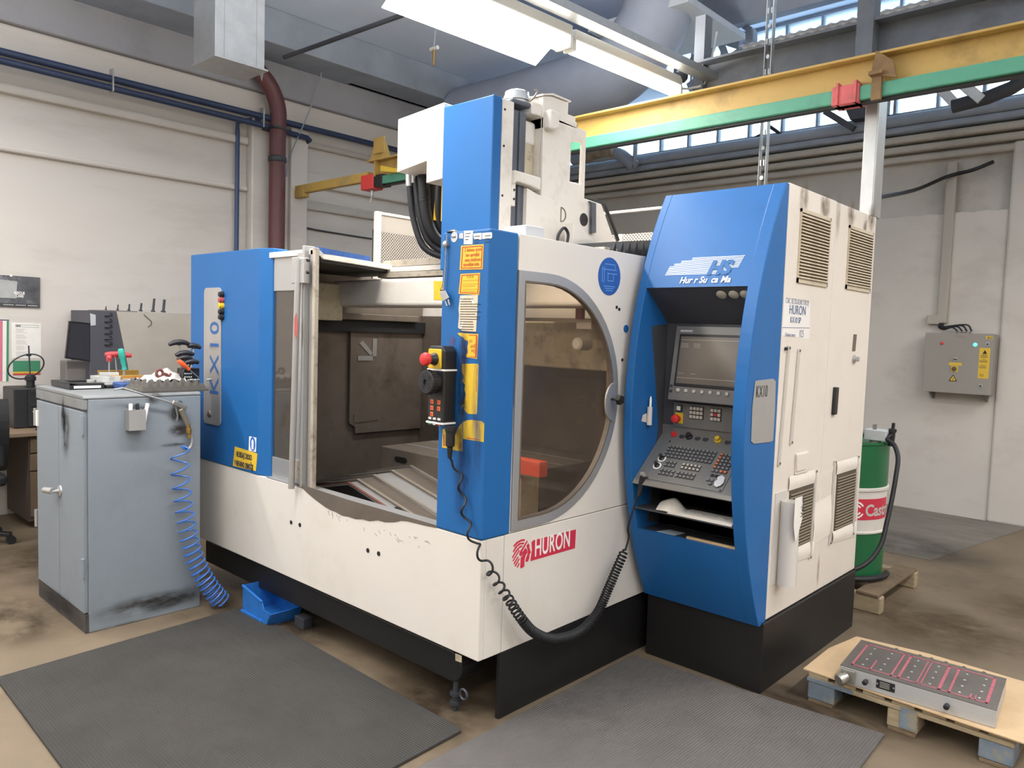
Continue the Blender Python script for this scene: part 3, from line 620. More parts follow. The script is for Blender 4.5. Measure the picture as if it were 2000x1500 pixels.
# worn front sill and plugs
obj('worn_edge', MB().slab([(-1.4220,-0.0008,0.8120),(-1.3320,-0.0008,0.8019),(-1.2635,-0.0008,0.7781),(-1.2060,-0.0008,0.7612),(-1.1312,-0.0008,0.7427),(-1.0719,-0.0008,0.7325),(-1.0229,-0.0008,0.7312),(-0.9701,-0.0008,0.7230),(-0.9187,-0.0008,0.7276),(-0.8556,-0.0008,0.7271),(-0.8024,-0.0008,0.7373),(-0.7460,-0.0008,0.7383),(-0.6834,-0.0008,0.7552),(-0.6295,-0.0008,0.7560),(-0.5621,-0.0008,0.7691),(-0.5112,-0.0008,0.7861),(-0.4716,-0.0008,0.7914),(-0.4115,-0.0008,0.7938),(-0.3425,-0.0008,0.7960),(-0.2722,-0.0008,0.8009),(-0.2726,-0.0008,0.8120),(-0.6010,-0.0008,0.8117),(-0.9211,-0.0008,0.8108),(-1.2837,-0.0008,0.8178),(-1.4120,-0.0008,0.8191)], (0, -1, 0), 0.0012), M_worn, mc)
obj('sill', MB().box(-1.70, -0.277, 0.001, 0.075, 0.797, 0.806), M_inox, mc, bevel=0.002)
for px in ((-1.434,0.000,0.599), (-1.348,0.000,0.602), (-0.755,0.000,0.596), (-0.672,0.000,0.599)):
    obj('plug', MB().cyl((px[0], -0.003, px[2]), (px[0], 0.004, px[2]), 0.011, n=12), M_plastic, mc)
sc_ = MB()
for i in range(26):
    t = random.random(); px_ = -1.12+0.80*t**1.4; pz_ = 0.742-0.03*math.sin(PI*t)-abs(random.gauss(0, 0.016)); a_ = random.uniform(-1.2, 0.3); l_ = random.uniform(0.008, 0.03)
    sc_.slab([(px_, -0.0006, pz_), (px_+l_*math.cos(a_), -0.0006, pz_+l_*math.sin(a_)), (px_+l_*math.cos(a_)+0.0004, -0.0006, pz_+l_*math.sin(a_)+0.0009), (px_+0.0004, -0.0006, pz_+0.0009)], (0, -1, 0), 0.0006)
obj('scratches', sc_, M_ink, mc, kind='stuff')
# cream seam tab
obj('tab', MB().slab([(-0.1317,-0.0020,0.2914),(-0.0941,-0.0020,0.2923),(-0.0930,-0.0020,0.2640),(-0.1305,-0.0020,0.2607)], (0, -1, 0), 0.002), M_creamold, mc)
# black base, skirts, conveyor trough, levelling screw
obj('base', MB().box(-2.5, -0.05, 0.55, 2.2, 0.0, 0.295), M_black, mc)
obj('skirt', MB().box(-0.025, -0.003, 0.137, 1.34, 0.0, 0.293), M_black, mc, bevel=0.003)
cp = [(-2.5, 0.135)]+[(-0.20+0.068*math.cos(a), 0.203+0.068*math.sin(a)) for a in [-PI/2+PI*i/12 for i in range(13)]]+[(-2.5, 0.271)]
obj('chip_trough', MB().prism(cp, 'y', 0.035, 0.16), M_black, mc, bevel=0.006)
obj('screw', MB().cyl((-0.19, 0.06, 0), (-0.19, 0.06, 0.14), 0.012, n=10).cyl((-0.19, 0.06, 0.03), (-0.19, 0.06, 0.045), 0.026, n=6).cyl((-0.19, 0.06, 0.07), (-0.19, 0.06, 0.085), 0.026, n=6), M_darksteel, mc)
ey = MB().tube([(-0.13+0.022*math.cos(2*PI*i/14), 0.05, 0.095+0.022*math.sin(2*PI*i/14)) for i in range(15)], 0.006, 6)
obj('eye_bolt', ey, M_darksteel, mc, smooth=True)
# sliding door: leaf, handle tube, stiles, hinge block
dr = obj('door', MB().box(-1.70, -1.42, 0.035, 0.06, 1.835, 2.045), M_inox, mc, bevel=0.002)
obj('bottom_rail', MB().box(-1.70, -1.42, 0.035, 0.06, 0.806, 0.915), M_inox, dr, bevel=0.002)
obj('pane', MB().box(-1.70, -1.42, 0.042, 0.048, 0.915, 1.835), M_glassdk, dr)
obj('handle', MB().cyl((-1.380,-0.035,0.796), (-1.339,-0.035,1.986), 0.0165, n=14), M_inox, dr, smooth=True)
obj('stile', MB().box(-1.425, -1.355, 0.012, 0.06, 0.806, 2.03), M_inox, dr, bevel=0.003)
obj('stile', MB().box(-1.345, -1.325, -0.01, 0.055, 0.806, 2.06), M_inox, dr, bevel=0.003)
d2 = obj('door_frame', MB().box(-1.318, -1.262, 0.02, 0.03, 0.806, 2.04), M_inox, mc, bevel=0.002)
obj('edge', MB().box(-1.266, -1.242, 0.0, 0.026, 0.80, 2.045), M_inoxworn, d2, bevel=0.003)
hb = obj('hinge_block', MB().box(-1.40, -1.335, -0.04, 0.0, 1.865, 2.0).box(-1.333, -1.29, -0.035, 0.0, 1.865, 1.995), M_inox, mc, bevel=0.004)
for px in ((-1.248,-0.041,1.979), (-1.251,-0.041,1.918)):
    obj('screw', MB().cyl((px[0], -0.043, px[2]), (px[0], -0.03, px[2]), 0.008, n=10), M_plastic, hb)
obj('worn_foot', MB().box(-1.415, -1.36, 0.004, 0.02, 0.84, 0.94), M_inoxworn, mc)
obj('red_mark', MB().slab([(-1.3425,-0.0520,1.6854),(-1.3239,-0.0520,1.7169),(-1.3076,-0.0520,1.6390),(-1.3160,-0.0520,1.5867),(-1.3405,-0.0520,1.5991)], (0, -1, 0), 0.001), mat('faded_red_paint', (168, 84, 78), 0.6), dr)
# work chamber
obj('chamber_wall', MB().box(-2.33, -2.30, 0.06, 1.62, 0.45, 2.0), M_inoxold, mc)
yp = 0.953
sp = obj('splash_panel', MB().prism([(yp, 0.98), (yp, 1.66), (1.6, 1.66), (1.6, 0.9), (yp+0.05, 0.905), (yp+0.05, 0.95)], 'x', -2.29, -2.27), M_inoxold, mc, bevel=0.003)
for a, b in ((702, 0), (0, 1)):
    pass
obj('inspection_cover', MB().slab([(-2.2680,0.9865,1.0435),(-2.2680,1.2038,1.0459),(-2.2680,1.2006,0.9904),(-2.2680,0.9835,0.9825)], XR, 0.004), M_inoxold, sp)
for nm, pp in (('label', [(-2.2680,1.0234,1.5370),(-2.2680,1.0489,1.5604),(-2.2680,1.1370,1.4744),(-2.2680,1.1174,1.4526)]), ('label', [(-2.2680,1.1360,1.5736),(-2.2680,1.1737,1.5731),(-2.2680,1.1713,1.4482),(-2.2680,1.1362,1.4504)]), ('label', [(-2.2680,1.0123,1.4517),(-2.2680,1.1389,1.4515),(-2.2680,1.1383,1.4177),(-2.2680,1.0117,1.4184)])):
    obj(nm, MB().slab(pp, XR, 0.003), M_inox, sp)
obj('pipe', MB().cyl((-2.27, 0.1, 0.865), (-2.27, 0.55, 0.855), 0.014, n=10), M_worn, mc, smooth=True)
obj('chamber_back', MB().box(-2.33, -0.05, 1.60, 1.63, 0.45, 1.75), M_inoxold, mc)
obj('chamber_back_upper', MB().box(-1.15, -0.05, 1.30, 1.60, 1.45, 1.72), M_creamold, mc, bevel=0.01)
obj('chamber_floor', MB().box(-2.33, -0.03, 0.03, 1.62, 0.42, 0.45), M_black, mc)
obj('chamber_end', MB().box(-0.06, -0.03, 0.9, 1.6, 0.45, 2.0), M_inoxold, mc)
obj('bellows_band', MB().box(-2.30, -2.24, 0.15, 1.6, 1.62, 1.70), M_rubber, mc)
obj('rail', MB().box(-2.28, -2.2, 0.2, 1.5, 1.70, 1.745), M_inoxold, mc, bevel=0.005)
# cross beam and the ledges above it
gb = obj('cross_beam', MB().box(-2.2, -0.06, 0.75, 1.02, 1.785, 1.952), M_cast, mc, bevel=0.02, seg=3)
obj('beam_bracket', MB().box(-2.29, -2.12, 0.58, 0.78, 1.69, 1.93), M_creamold, mc, bevel=0.008)
for i, (z0, z1, y0, m) in enumerate(((1.965, 1.995, 0.80, M_inoxworn), (2.0, 2.03, 0.82, M_cast), (2.035, 2.075, 0.84, M_inoxworn))):
    obj('ledge', MB().box(-1.78, -0.06, y0, 1.05, z0, z1), m, mc, bevel=0.003)
ws = sticker('danger_sign', [(-1.1857,0.7490,1.9294),(-1.0875,0.7490,1.9263),(-1.0835,0.7490,1.8206),(-1.1830,0.7490,1.8212)], M_yellow, mc)
tri = [(-1.1287,0.7470,1.8729),(-1.1056,0.7470,1.9158),(-1.0781,0.7470,1.8722)]
obj('triangle', MB().slab(tri, (0, -1, 0), 0.001), M_ink, ws)
obj('triangle_fill', MB().slab([tuple(Vector(q)*0.66+(Vector(tri[0])+Vector(tri[1])+Vector(tri[2]))/3*0.34+Vector((0, -0.001, 0))) for q in tri], (0, -1, 0), 0.0008), M_yellow, ws)
obj('roof_panel', MB().prism([(-2.62, 0.02), (-1.25, 0.02), (-1.47, 0.2), (-1.76, 1.06), (-2.62, 1.06)], 'z', 2.015, 2.045), M_cast, mc, bevel=0.002)
obj('roof_lining', MB().prism([(-2.3, 0.06), (-1.30, 0.07), (-1.50, 0.2), (-1.78, 1.04), (-2.3, 1.04)], 'z', 2.0, 2.014), M_black, mc)
M_bluecloth = mat('blue_strip', (50, 92, 160), 0.6, var=0.3, scale=30)
obj('blue_strip', MB().prism([(-1.50, 0.15), (-1.45, 0.15), (-1.62, 0.62), (-1.67, 0.62)], 'z', 2.046, 2.075), M_bluecloth, mc)
# telescopic roof-shaped way cover inside
RP = [(-1.349, 0.30, 0.789), (-1.314,0.360,0.807), (-1.301,0.470,0.825), (-1.262,0.600,0.840), (-1.237,0.740,0.858)]
sl, sr = 0.225, 0.226
wc = obj('way_cover', MB().prism([(-1.9, 0.62), (-1.9, 0.7), (-1.35, 0.78), (-0.9, 0.69), (-0.35, 0.55), (-0.35, 0.5), (-1.9, 0.5)], 'y', 0.34, 1.2), M_black, mc)
for i in range(5):
    xr, y0, z0 = -1.349+0.0, RP[i][1], 0.789+0.012*i
    y1 = 0.9 if i == 4 else RP[i+1][1]+0.012
    pr = [(xr-0.42, z0-0.42*sl), (xr, z0), (xr+0.95, z0-0.95*sr), (xr+0.95, z0-0.95*sr-0.012), (xr, z0-0.012), (xr-0.42, z0-0.42*sl-0.012)]
    pl = obj('cover_plate', MB().prism(pr, 'y', y0, y1), M_inoxold if i % 2 else M_inox, wc)
    lip = [(a, b+0.004) for a, b in pr[:3]]+[(a, b-0.001) for a, b in pr[2::-1]]
    obj('wiper', MB().prism(lip, 'y', y0-0.004, y0+0.012), mat('wiper_%d' % i, (128, 84, 76) if i == 0 else (146, 136, 122), 0.5, 0.3), pl)
obj('end_plate', MB().prism([(-1.77, 0.69), (-1.349, 0.785), (-0.40, 0.572), (-0.40, 0.46), (-1.77, 0.46)], 'y', 0.302, 0.312), M_black, wc)
# machine table with a slot, and the red part seen through the window
mt = obj('machine_table', MB().box(-1.66, -0.5, 0.76, 1.55, 0.70, 0.915), M_inoxold, mc, bevel=0.004)
for y in (0.95, 1.15, 1.35):
    obj('t_slot', MB().box(-1.64, -0.52, y-0.008, y+0.008, 0.9155, 0.917), M_inox, mt)
obj('slot_hole', MB().prism([(-1.46+0.03*math.cos(a)+(0.03 if math.cos(a) > 0 else -0.03), 0.855+0.018*math.sin(a)) for a in [2*PI*i/16 for i in range(16)]], 'y', 0.757, 0.764), M_black, mt)
obj('fixture', MB().box(-0.75, -0.35, 0.62, 0.76, 0.70, 0.93), M_creamold, mc, bevel=0.006)
obj('red_stop', MB().box(-0.62, -0.215, 0.60, 0.66, 0.955, 1.03), M_red2, mc, bevel=0.004)
# machine's own work light under the roof, right of the opening
wl_ = obj('work_light', MB().box(-0.30, -0.06, 0.10, 0.15, 1.93, 1.96), emit('lit_work_light', (255, 238, 214), 5.0), mc, bevel=0.006)
wd = bpy.data.lights.new('work_light_source', 'AREA'); wd.shape = 'RECTANGLE'; wd.size = 0.22; wd.size_y = 0.04; wd.energy = 6.5; wd.color = (1.0, 0.92, 0.82)
wo = bpy.data.objects.new('work_light_source', wd); COL.objects.link(wo); wo.parent = mc; wo.location = Vector((-0.18, 0.158, 1.92))-mc.location
wo.rotation_euler = (math.radians(62), 0, math.radians(20))
obj('probe', MB().lathe([(0.035, 0), (0.035, 0.09), (0.025, 0.1)], (-0.35, 1.12, 1.60), (0, -1, 0.0), 16).box(-0.40, -0.30, 1.08, 1.2, 1.68, 1.73), M_cast, mc, smooth=True)
obj('red_switch', MB().box(-0.37, -0.33, 1.03, 1.06, 1.73, 1.80), M_rbtn, mc)
# rear body
obj('rear_body', MB().box(-2.6, -0.06, 1.66, 2.3, 0.3, 1.98), M_cast, mc, bevel=0.01)

# ------------------------------------------------------------------ column, hoses and carriage above the machine
XC = -0.5
cv = obj('column_cover', MB().box(-0.857, XC, 0.50, 0.562, 1.96, 2.79), M_blue, mc, bevel=0.006)
obj('side_strip', MB().box(-0.52, XC+0.001, 0.563, 0.645, 2.06, 2.785), M_cast, cv, bevel=0.003)
for z in (2.735, 2.56, 2.32):
    obj('screw', MB().cyl((XC-0.001, 0.578, z), (XC+0.004, 0.578, z), 0.006, n=8), M_plastic, cv)
hx = obj('hose_box', MB().prism([(-1.232, 2.505), (-0.985, 2.535), (-0.985, 2.42), (-0.859, 2.43), (-0.859, 2.815), (-1.232, 2.79)], 'y', 0.502, 0.95), M_cream, mc, bevel=0.004)
M_hose = mat('black_hose', (34, 35, 38), 0.5)
M_yhose = mat('yellow_cable', (226, 178, 40), 0.5)
def hose(pts, r, m=M_hose, n=10):
    return obj('hose', MB().tube(curve_pts(pts, 8), r, n), m, hx, smooth=True)
hose([(-1.268,0.620,2.542), (-1.259,0.620,2.419), (-1.246,0.640,2.264), (-1.208,0.680,2.123), (-1.143,0.740,2.071), (-1.085,0.800,2.071)], 0.018)
hose([(-1.243,0.640,2.543), (-1.230,0.640,2.428), (-1.217,0.660,2.279), (-1.193,0.700,2.159), (-1.141,0.760,2.099), (-1.064,0.800,2.093)], 0.018)
hose([(-1.200,0.660,2.541), (-1.192,0.660,2.433), (-1.188,0.680,2.294), (-1.169,0.720,2.188), (-1.130,0.780,2.135), (-1.066,0.820,2.124)], 0.032)
hose([(-1.216,0.720,2.516), (-1.204,0.720,2.415), (-1.205,0.740,2.303), (-1.194,0.780,2.214), (-1.153,0.840,2.166)], 0.034)
hose([(-1.083,0.680,2.481), (-1.087,0.680,2.369), (-1.098,0.700,2.275), (-1.097,0.740,2.203)], 0.020)
fc = MB()
for px in ((-1.127,0.700,2.483), ):
    pass
obj('flat_cable', MB().slab([(-1.143,0.710,2.492), (-1.125,0.710,2.490), (-1.130,0.710,2.264), (-1.160,0.710,2.267)], YR, 0.01), M_yhose, hx)
obj('flat_cable', MB().slab([(-1.039,0.660,2.473), (-1.018,0.660,2.470), (-1.018,0.660,2.244), (-1.039,0.660,2.246)], YR, 0.01), M_yhose, hx)
for a, b in (((-1.266,0.615,2.524), (-1.263,0.615,2.450)), ((-1.245,0.635,2.531), (-1.243,0.635,2.468)), ((-1.234,0.660,2.511), (-1.233,0.660,2.466))):
    obj('fitting', MB().cyl(a, b, 0.020, n=10).cyl((a[0], a[1], a[2]+0.02), a, 0.013, n=8), M_steel, hx, smooth=True)
ck = MB()
for i in range(16):
    t = i/16; p = Vector((-1.200,0.660,2.533)).lerp(Vector((-1.192,0.670,2.364)), t)
    ck.lathe([(0.033, 0), (0.036, 0.004), (0.036, 0.010), (0.033, 0.014)], tuple(p-Vector((0, 0, 0.012))), ZU, 12)
obj('corrugated_sleeve', ck, M_plastic, hx, smooth=True)
# carriage casting
Z = lambda pts: pts
ca = obj('carriage', MB().prism([(0.873, 2.02), (0.873, 2.785), (0.93, 2.785), (1.235, 2.77), (1.24, 2.405), (1.40, 2.395), (1.56, 2.17), (1.56, 2.02)], 'x', XC-0.02, XC,
    [[(1.106, 2.475), (1.106, 2.69), (1.205, 2.70), (1.203, 2.478)]]), M_cast, mc, bevel=0.006)
obj('rib', MB().box(XC-0.28, XC-0.02, 0.873, 0.96, 2.02, 2.76).box(XC-0.28, XC-0.02, 0.96, 1.235, 2.02, 2.36).box(XC-0.28, XC-0.02, 1.235, 1.5, 2.02, 2.15), M_cast, ca)
obj('boss', MB().prism([(0.873, 2.70), (0.873, 2.80), (0.95, 2.80), (0.95, 2.715), (0.91, 2.70)], 'x', XC-0.1, XC+0.045), M_cast, ca, bevel=0.012, seg=3)
obj('lower_plate', MB().prism([(0.757, 2.02), (0.757, 2.385), (0.845, 2.365), (0.90, 2.36), (1.03, 2.352), (1.03, 2.02)], 'x', XC-0.06, XC+0.004), M_cast, ca, bevel=0.003)
obj('recess', MB().box(XC-0.25, XC-0.06, 0.76, 0.88, 2.40, 2.70), M_creamold, ca, bevel=0.02, seg=3)
obj('recess_upper', MB().box(XC-0.25, XC-0.055, 0.76, 0.88, 2.62, 2.745), M_cast, ca, bevel=0.02, seg=3)
obj('slide_guard', MB().box(XC-0.25, XC-0.03, 0.648, 0.715, 2.05, 2.765).box(XC-0.25, XC-0.02, 0.715, 0.76, 2.05, 2.76), M_slate, ca, bevel=0.004)
obj('arm', MB().prism([(0.645, 2.385), (0.665, 2.40), (0.76, 2.395), (0.845, 2.385), (0.845, 2.45), (0.645, 2.455)], 'x', XC-0.1, XC+0.02), M_cast, ca, bevel=0.008)
obj('strip', MB().box(XC-0.02, XC+0.003, 0.645, 0.672, 2.28, 2.40).box(XC-0.02, XC+0.003, 0.645, 0.672, 2.02, 2.17), M_cast, ca, bevel=0.003)
for z in (2.36, 2.315):
    obj('screw', MB().cyl((XC, 0.66, z), (XC+0.007, 0.66, z), 0.006, n=8), M_plastic, ca)
h1 = MB().cyl((XC-0.004, 1.238, 2.287), (XC+0.002, 1.238, 2.287), 0.036, n=20)
obj('bore', h1, M_black, ca)
dd = (-0.500,1.057,2.289)
obj('rim', MB().prism([(dd[1]-0.022, dd[2]-0.04)]+[(dd[1]-0.022+0.045*math.sin(PI*i/12), dd[2]-0.04*math.cos(PI*i/12)) for i in range(13)], 'x', XC, XC+0.003,
    [[(dd[1]-0.018, dd[2]-0.034)]+[(dd[1]-0.018+0.035*math.sin(PI*i/12), dd[2]-0.034*math.cos(PI*i/12)) for i in range(13)]]), M_worn, ca)
obj('strap', MB().slab([(-0.490,1.256,2.390), (-0.490,1.303,2.388), (-0.490,1.318,2.385), (-0.490,1.328,2.224), (-0.490,1.286,2.216), (-0.490,1.280,2.374)], XR, 0.012), M_slate, ca)
obj('edge_hose', MB().tube([(-0.600,1.369,2.428), (-0.600,1.482,2.433), (-0.600,1.559,2.423), (-0.600,1.593,2.383), (-0.600,1.650,2.314), (-0.600,1.715,2.229)], 0.012, 6), M_black, ca, smooth=True)
obj('gusset', MB().slab([(-0.450,1.012,2.236), (-0.450,1.051,2.227), (-0.450,1.209,2.149), (-0.450,1.164,2.139), (-0.450,1.014,2.123)], XR, 0.06), M_cast, ca, bevel=0.004)
# drive on top
top = obj('top_plate', MB().prism([(0.65, 2.79), (0.99, 2.80), (0.99, 2.83), (0.65, 2.815)], 'x', XC-0.3, XC-0.02), M_slate, mc, bevel=0.01)
obj('motor', MB().lathe([(0.055, 0), (0.06, 0.005), (0.06, 0.02), (0.068, 0.022), (0.068, 0.042), (0.062, 0.05), (0.062, 0.065), (0.05, 0.07), (0.012, 0.071), (0.012, 0.085)], (XC-0.10, 0.77, 2.815), ZU, 24), M_steel, top, smooth=True)
obj('wire', MB().tube(curve_pts([(XC-0.08, 0.82, 2.83), (XC-0.05, 0.84, 2.86), (XC-0.04, 0.86, 2.90), (XC-0.05, 0.845, 2.905)]), 0.004, 6), M_worn, top)
obj('bearing_block', MB().box(XC-0.22, XC-0.01, 0.79, 1.15, 2.765, 2.83), M_cast, mc, bevel=0.008)
cb = obj('gear_cover', MB().prism([(0.86, 2.83), (0.86, 2.87), (0.93, 2.885), (1.07, 2.885), (1.07, 2.80), (1.15, 2.80), (1.15, 2.76), (0.86, 2.76)], 'x', XC-0.18, XC), M_cast, mc, bevel=0.006)
obj('lid', MB().prism([(0.85, 2.868), (0.93, 2.888), (1.08, 2.888), (1.08, 2.895), (0.93, 2.897), (0.85, 2.876)], 'x', XC-0.19, XC+0.008), M_cast, cb)
for y, z in ((0.90, 2.795), (0.98, 2.79), (1.08, 2.782), (1.16, 2.78)):
    obj('bolt', MB().cyl((XC-0.02, y, z-0.01), (XC-0.02, y, z+0.012), 0.011, n=8), M_slate, cb)
# grey junction box and black cable loop on the enclosure edge
M_greybox = mat('grey_plastic', (186, 188, 190), 0.5)
jb = obj('junction_box', MB().box(-0.22, -0.08, 0.30, 0.42, 2.05, 2.115), M_greybox, mc, bevel=0.006)
obj('cable_loop', MB().tube(curve_pts([(-0.04, 0.46, 2.05), (-0.04, 0.47, 2.09), (-0.04, 0.505, 2.122), (-0.04, 0.535, 2.10), (-0.04, 0.53, 2.05)]), 0.007, 8), M_rubber, mc, smooth=True)
# bellows at the rear corner
bl = MB()
for i in range(9):
    y = 0.86+i*0.062; h = 2.105+0.008*i
    bl.add([(-0.55, y, 2.0), (-0.04, y, 2.0), (-0.04, y+0.045, h), (-0.55, y+0.045, h), (-0.55, y+0.062, 2.0), (-0.04, y+0.062, 2.0)], [(0, 1, 2, 3), (3, 2, 5, 4), (1, 5, 2), (0, 3, 4)])
obj('bellows', bl, M_rubber, mc)
# perforated guard behind the machine (holes are see-through)
mp = bpy.data.materials.new('perforated_sheet'); mp.use_nodes = True; nt = mp.node_tree; N = nt.nodes; L = nt.links
b = N['Principled BSDF']; b.inputs['Base Color'].default_value = rgb(176, 168, 156); b.inputs['Roughness'].default_value = 0.6
tc = N.new('ShaderNodeTexCoord'); sep = N.new('ShaderNodeSeparateXYZ'); L.new(tc.outputs['Object'], sep.inputs[0])
def mth(op, a, bb=None):
    n = N.new('ShaderNodeMath'); n.operation = op
    for i, v in enumerate((a, bb)):
        if v is None: continue
        if isinstance(v, (int, float)): n.inputs[i].default_value = v
        else: L.new(v, n.inputs[i])
    return n.outputs[0]
P = 0.0235
u = mth('DIVIDE', mth('ADD', sep.outputs[0], sep.outputs[1]), P); v = mth('DIVIDE', sep.outputs[2], P*1.0)
def dist(o):
    a = mth('SUBTRACT', mth('FRACT', mth('ADD', u, o)), 0.5); c = mth('SUBTRACT', mth('FRACT', mth('ADD', v, o)), 0.5)
    return mth('SQRT', mth('ADD', mth('MULTIPLY', a, a), mth('MULTIPLY', c, c)))
hole = mth('LESS_THAN', mth('MINIMUM', dist(0.0), dist(0.5)), 0.235)
band = mth('MULTIPLY', mth('LESS_THAN', sep.outputs[2], 2.36), hole)
L.new(mth('SUBTRACT', 1.0, band), b.inputs['Alpha'])
gd = obj('guard_frame', MB().box(-2.46, -2.42, 1.27, 1.31, 1.95, 2.50).box(-2.46, -2.43, 1.29, 2.2, 2.48, 2.50).box(-2.44, 0.04, 2.17, 2.2, 2.485, 2.50).box(-0.92, -0.89, 2.17, 2.2, 1.95, 2.34), M_cream, mc, bevel=0.002)
obj('perforated_sheet', MB().box(-2.447, -2.445, 1.31, 2.18, 1.95, 2.48), mp, gd)
obj('guard_shade_sheet', MB().box(-2.53, -2.525, 1.31, 2.18, 1.95, 2.38).box(-2.44, 0.04, 2.27, 2.275, 1.95, 2.35), M_slate, gd)  # added dark sheets, standing in for the shade behind the holes
obj('perforated_sheet', MB().box(-2.44, 0.04, 2.183, 2.185, 1.95, 2.34), mp, gd)

# ------------------------------------------------------------------ stickers on the corner post
def ring(pts, k, m, parent, name='border', d=0.0006):
    c = sum((Vector(p) for p in pts), Vector())/len(pts)
    o = [Vector(p).lerp(c, k) for p in pts]; i = [Vector(p).lerp(c, k+0.07) for p in pts]
    mb = MB(); n = len(pts)
    for a in range(n):
        e = (a+1) % n; mb.slab([o[a], o[e], i[e], i[a]], (0, -1, 0), d)
    return obj(name, mb, m, parent)
YP = -0.0055
s1 = sticker('instruction_sign', [(-0.1620,-0.0042,1.9968),(-0.0316,-0.0042,1.9959),(-0.0333,-0.0042,1.8969),(-0.1673,-0.0042,1.8991)], M_yellow, mc)
ring([(-0.1605,-0.0056,1.9965),(-0.0302,-0.0056,1.9957),(-0.0319,-0.0056,1.8967),(-0.1658,-0.0056,1.8990)], 0.10, M_redp, s1)
for t, p in (('Z delovno opravo', (-0.141,-0.006,1.971)), ('sme upravljati', (-0.134,-0.006,1.951)), ('samo strokovno', (-0.138,-0.006,1.931)), ('usposobljena oseba', (-0.146,-0.006,1.913))):
    text(t, 0.021, p, XR, ZU, M_orangep, s1, sx=0.56 if len(t) > 16 else 0.68, bold=0.0003)
s2 = sticker('notice_sign', [(-0.1606,-0.0042,1.8822),(-0.0473,-0.0042,1.8831),(-0.0495,-0.0042,1.7954),(-0.1696,-0.0042,1.8008)], M_yellow, mc)
ring([(-0.1591,-0.0056,1.8821),(-0.0458,-0.0056,1.8829),(-0.0481,-0.0056,1.7953),(-0.1681,-0.0056,1.8007)], 0.10, M_redp, s2)
text('POZOR', 0.014, (-0.125,-0.006,1.865), XR, ZU, M_olivep, s2, sx=0.9)
for i, p in enumerate(((-0.146,-0.006,1.853), (-0.145,-0.006,1.838), (-0.145,-0.006,1.830), (-0.144,-0.006,1.817), (-0.144,-0.006,1.809))):
    obj('line', MB().box(p[0], p[0]+(0.10 if i != 2 else 0.07), -0.0060, -0.0050, p[2], p[2]+0.004), M_olivep, s2)
s3 = sticker('paper_notice', [(-0.1602,-0.0042,1.7944),(-0.0554,-0.0042,1.7955),(-0.0611,-0.0042,1.6475),(-0.1422,-0.0042,1.6499),(-0.1673,-0.0042,1.6620),(-0.1632,-0.0042,1.7147),(-0.1672,-0.0042,1.7399)], mat('aged_paper', (214, 198, 172), 0.8, var=0.1, scale=30), mc)
for i in range(14):
    zz = 1.778-0.0098*i*1.05
    obj('line', MB().box(-0.161+0.004, -0.161+random.uniform(0.07, 0.125), -0.0060, -0.005, zz, zz+0.003), M_ink, s3)
for pp in ([(-0.1576,-0.0056,1.7671),(-0.1402,-0.0056,1.7905),(-0.1340,-0.0056,1.7879),(-0.1528,-0.0056,1.7619)], [(-0.1024,-0.0056,1.7876),(-0.0951,-0.0056,1.7901),(-0.0753,-0.0056,1.7591),(-0.0811,-0.0056,1.7565)], [(-0.1579,-0.0056,1.6569),(-0.1423,-0.0056,1.6897),(-0.1361,-0.0056,1.6877),(-0.1442,-0.0056,1.6598)]):
    obj('tape', MB().slab(pp, (0, -1, 0), 0.0004), M_white, s3)
s4 = sticker('torn_sign', [(-0.1710,-0.0042,1.6387),(-0.1541,-0.0042,1.6412),(-0.1205,-0.0042,1.6395),(-0.0475,-0.0042,1.6386),(-0.0499,-0.0042,1.5901),(-0.0513,-0.0042,1.5374),(-0.0686,-0.0042,1.5397),(-0.1106,-0.0042,1.5419),(-0.1154,-0.0042,1.5490),(-0.1054,-0.0042,1.5630),(-0.1093,-0.0042,1.5838),(-0.1039,-0.0042,1.6007),(-0.1073,-0.0042,1.6110),(-0.1224,-0.0042,1.6106),(-0.1351,-0.0042,1.6228),(-0.1536,-0.0042,1.6286)], M_yellow, mc)
obj('border', MB().slab([(-0.0598,-0.0056,1.6351),(-0.0527,-0.0056,1.6343),(-0.0540,-0.0056,1.5434),(-0.0608,-0.0056,1.5435)], (0, -1, 0), 0.0004).slab([(-0.1008,-0.0056,1.6345),(-0.0598,-0.0056,1.6351),(-0.0596,-0.0056,1.6321),(-0.1007,-0.0056,1.6320)], (0, -1, 0), 0.0004).slab([(-0.0973,-0.0056,1.5467),(-0.0585,-0.0056,1.5459),(-0.0584,-0.0056,1.5432),(-0.0972,-0.0056,1.5442)], (0, -1, 0), 0.0004), M_redp, s4)
for t, p in (('so', (-0.099,-0.006,1.603)), ('avil', (-0.090,-0.006,1.582)), ('vej', (-0.086,-0.006,1.564))): text(t, 0.026, p, XR, ZU, M_orangep, s4, sx=0.8)
s5 = sticker('scraped_sign', [(-0.1369,-0.0042,1.5144),(-0.0471,-0.0042,1.5190),(-0.0409,-0.0042,1.5120),(-0.0421,-0.0042,1.3960),(-0.0426,-0.0042,1.3210),(-0.0461,-0.0042,1.3134),(-0.0954,-0.0042,1.3118),(-0.1078,-0.0042,1.3191),(-0.1172,-0.0042,1.3267),(-0.1118,-0.0042,1.3441),(-0.1328,-0.0042,1.3337),(-0.1246,-0.0042,1.3578),(-0.1159,-0.0042,1.3691),(-0.1106,-0.0042,1.3906),(-0.1206,-0.0042,1.4109),(-0.1152,-0.0042,1.4282),(-0.1340,-0.0042,1.4417),(-0.1256,-0.0042,1.4612),(-0.1371,-0.0042,1.4816)], M_yellow, mc)
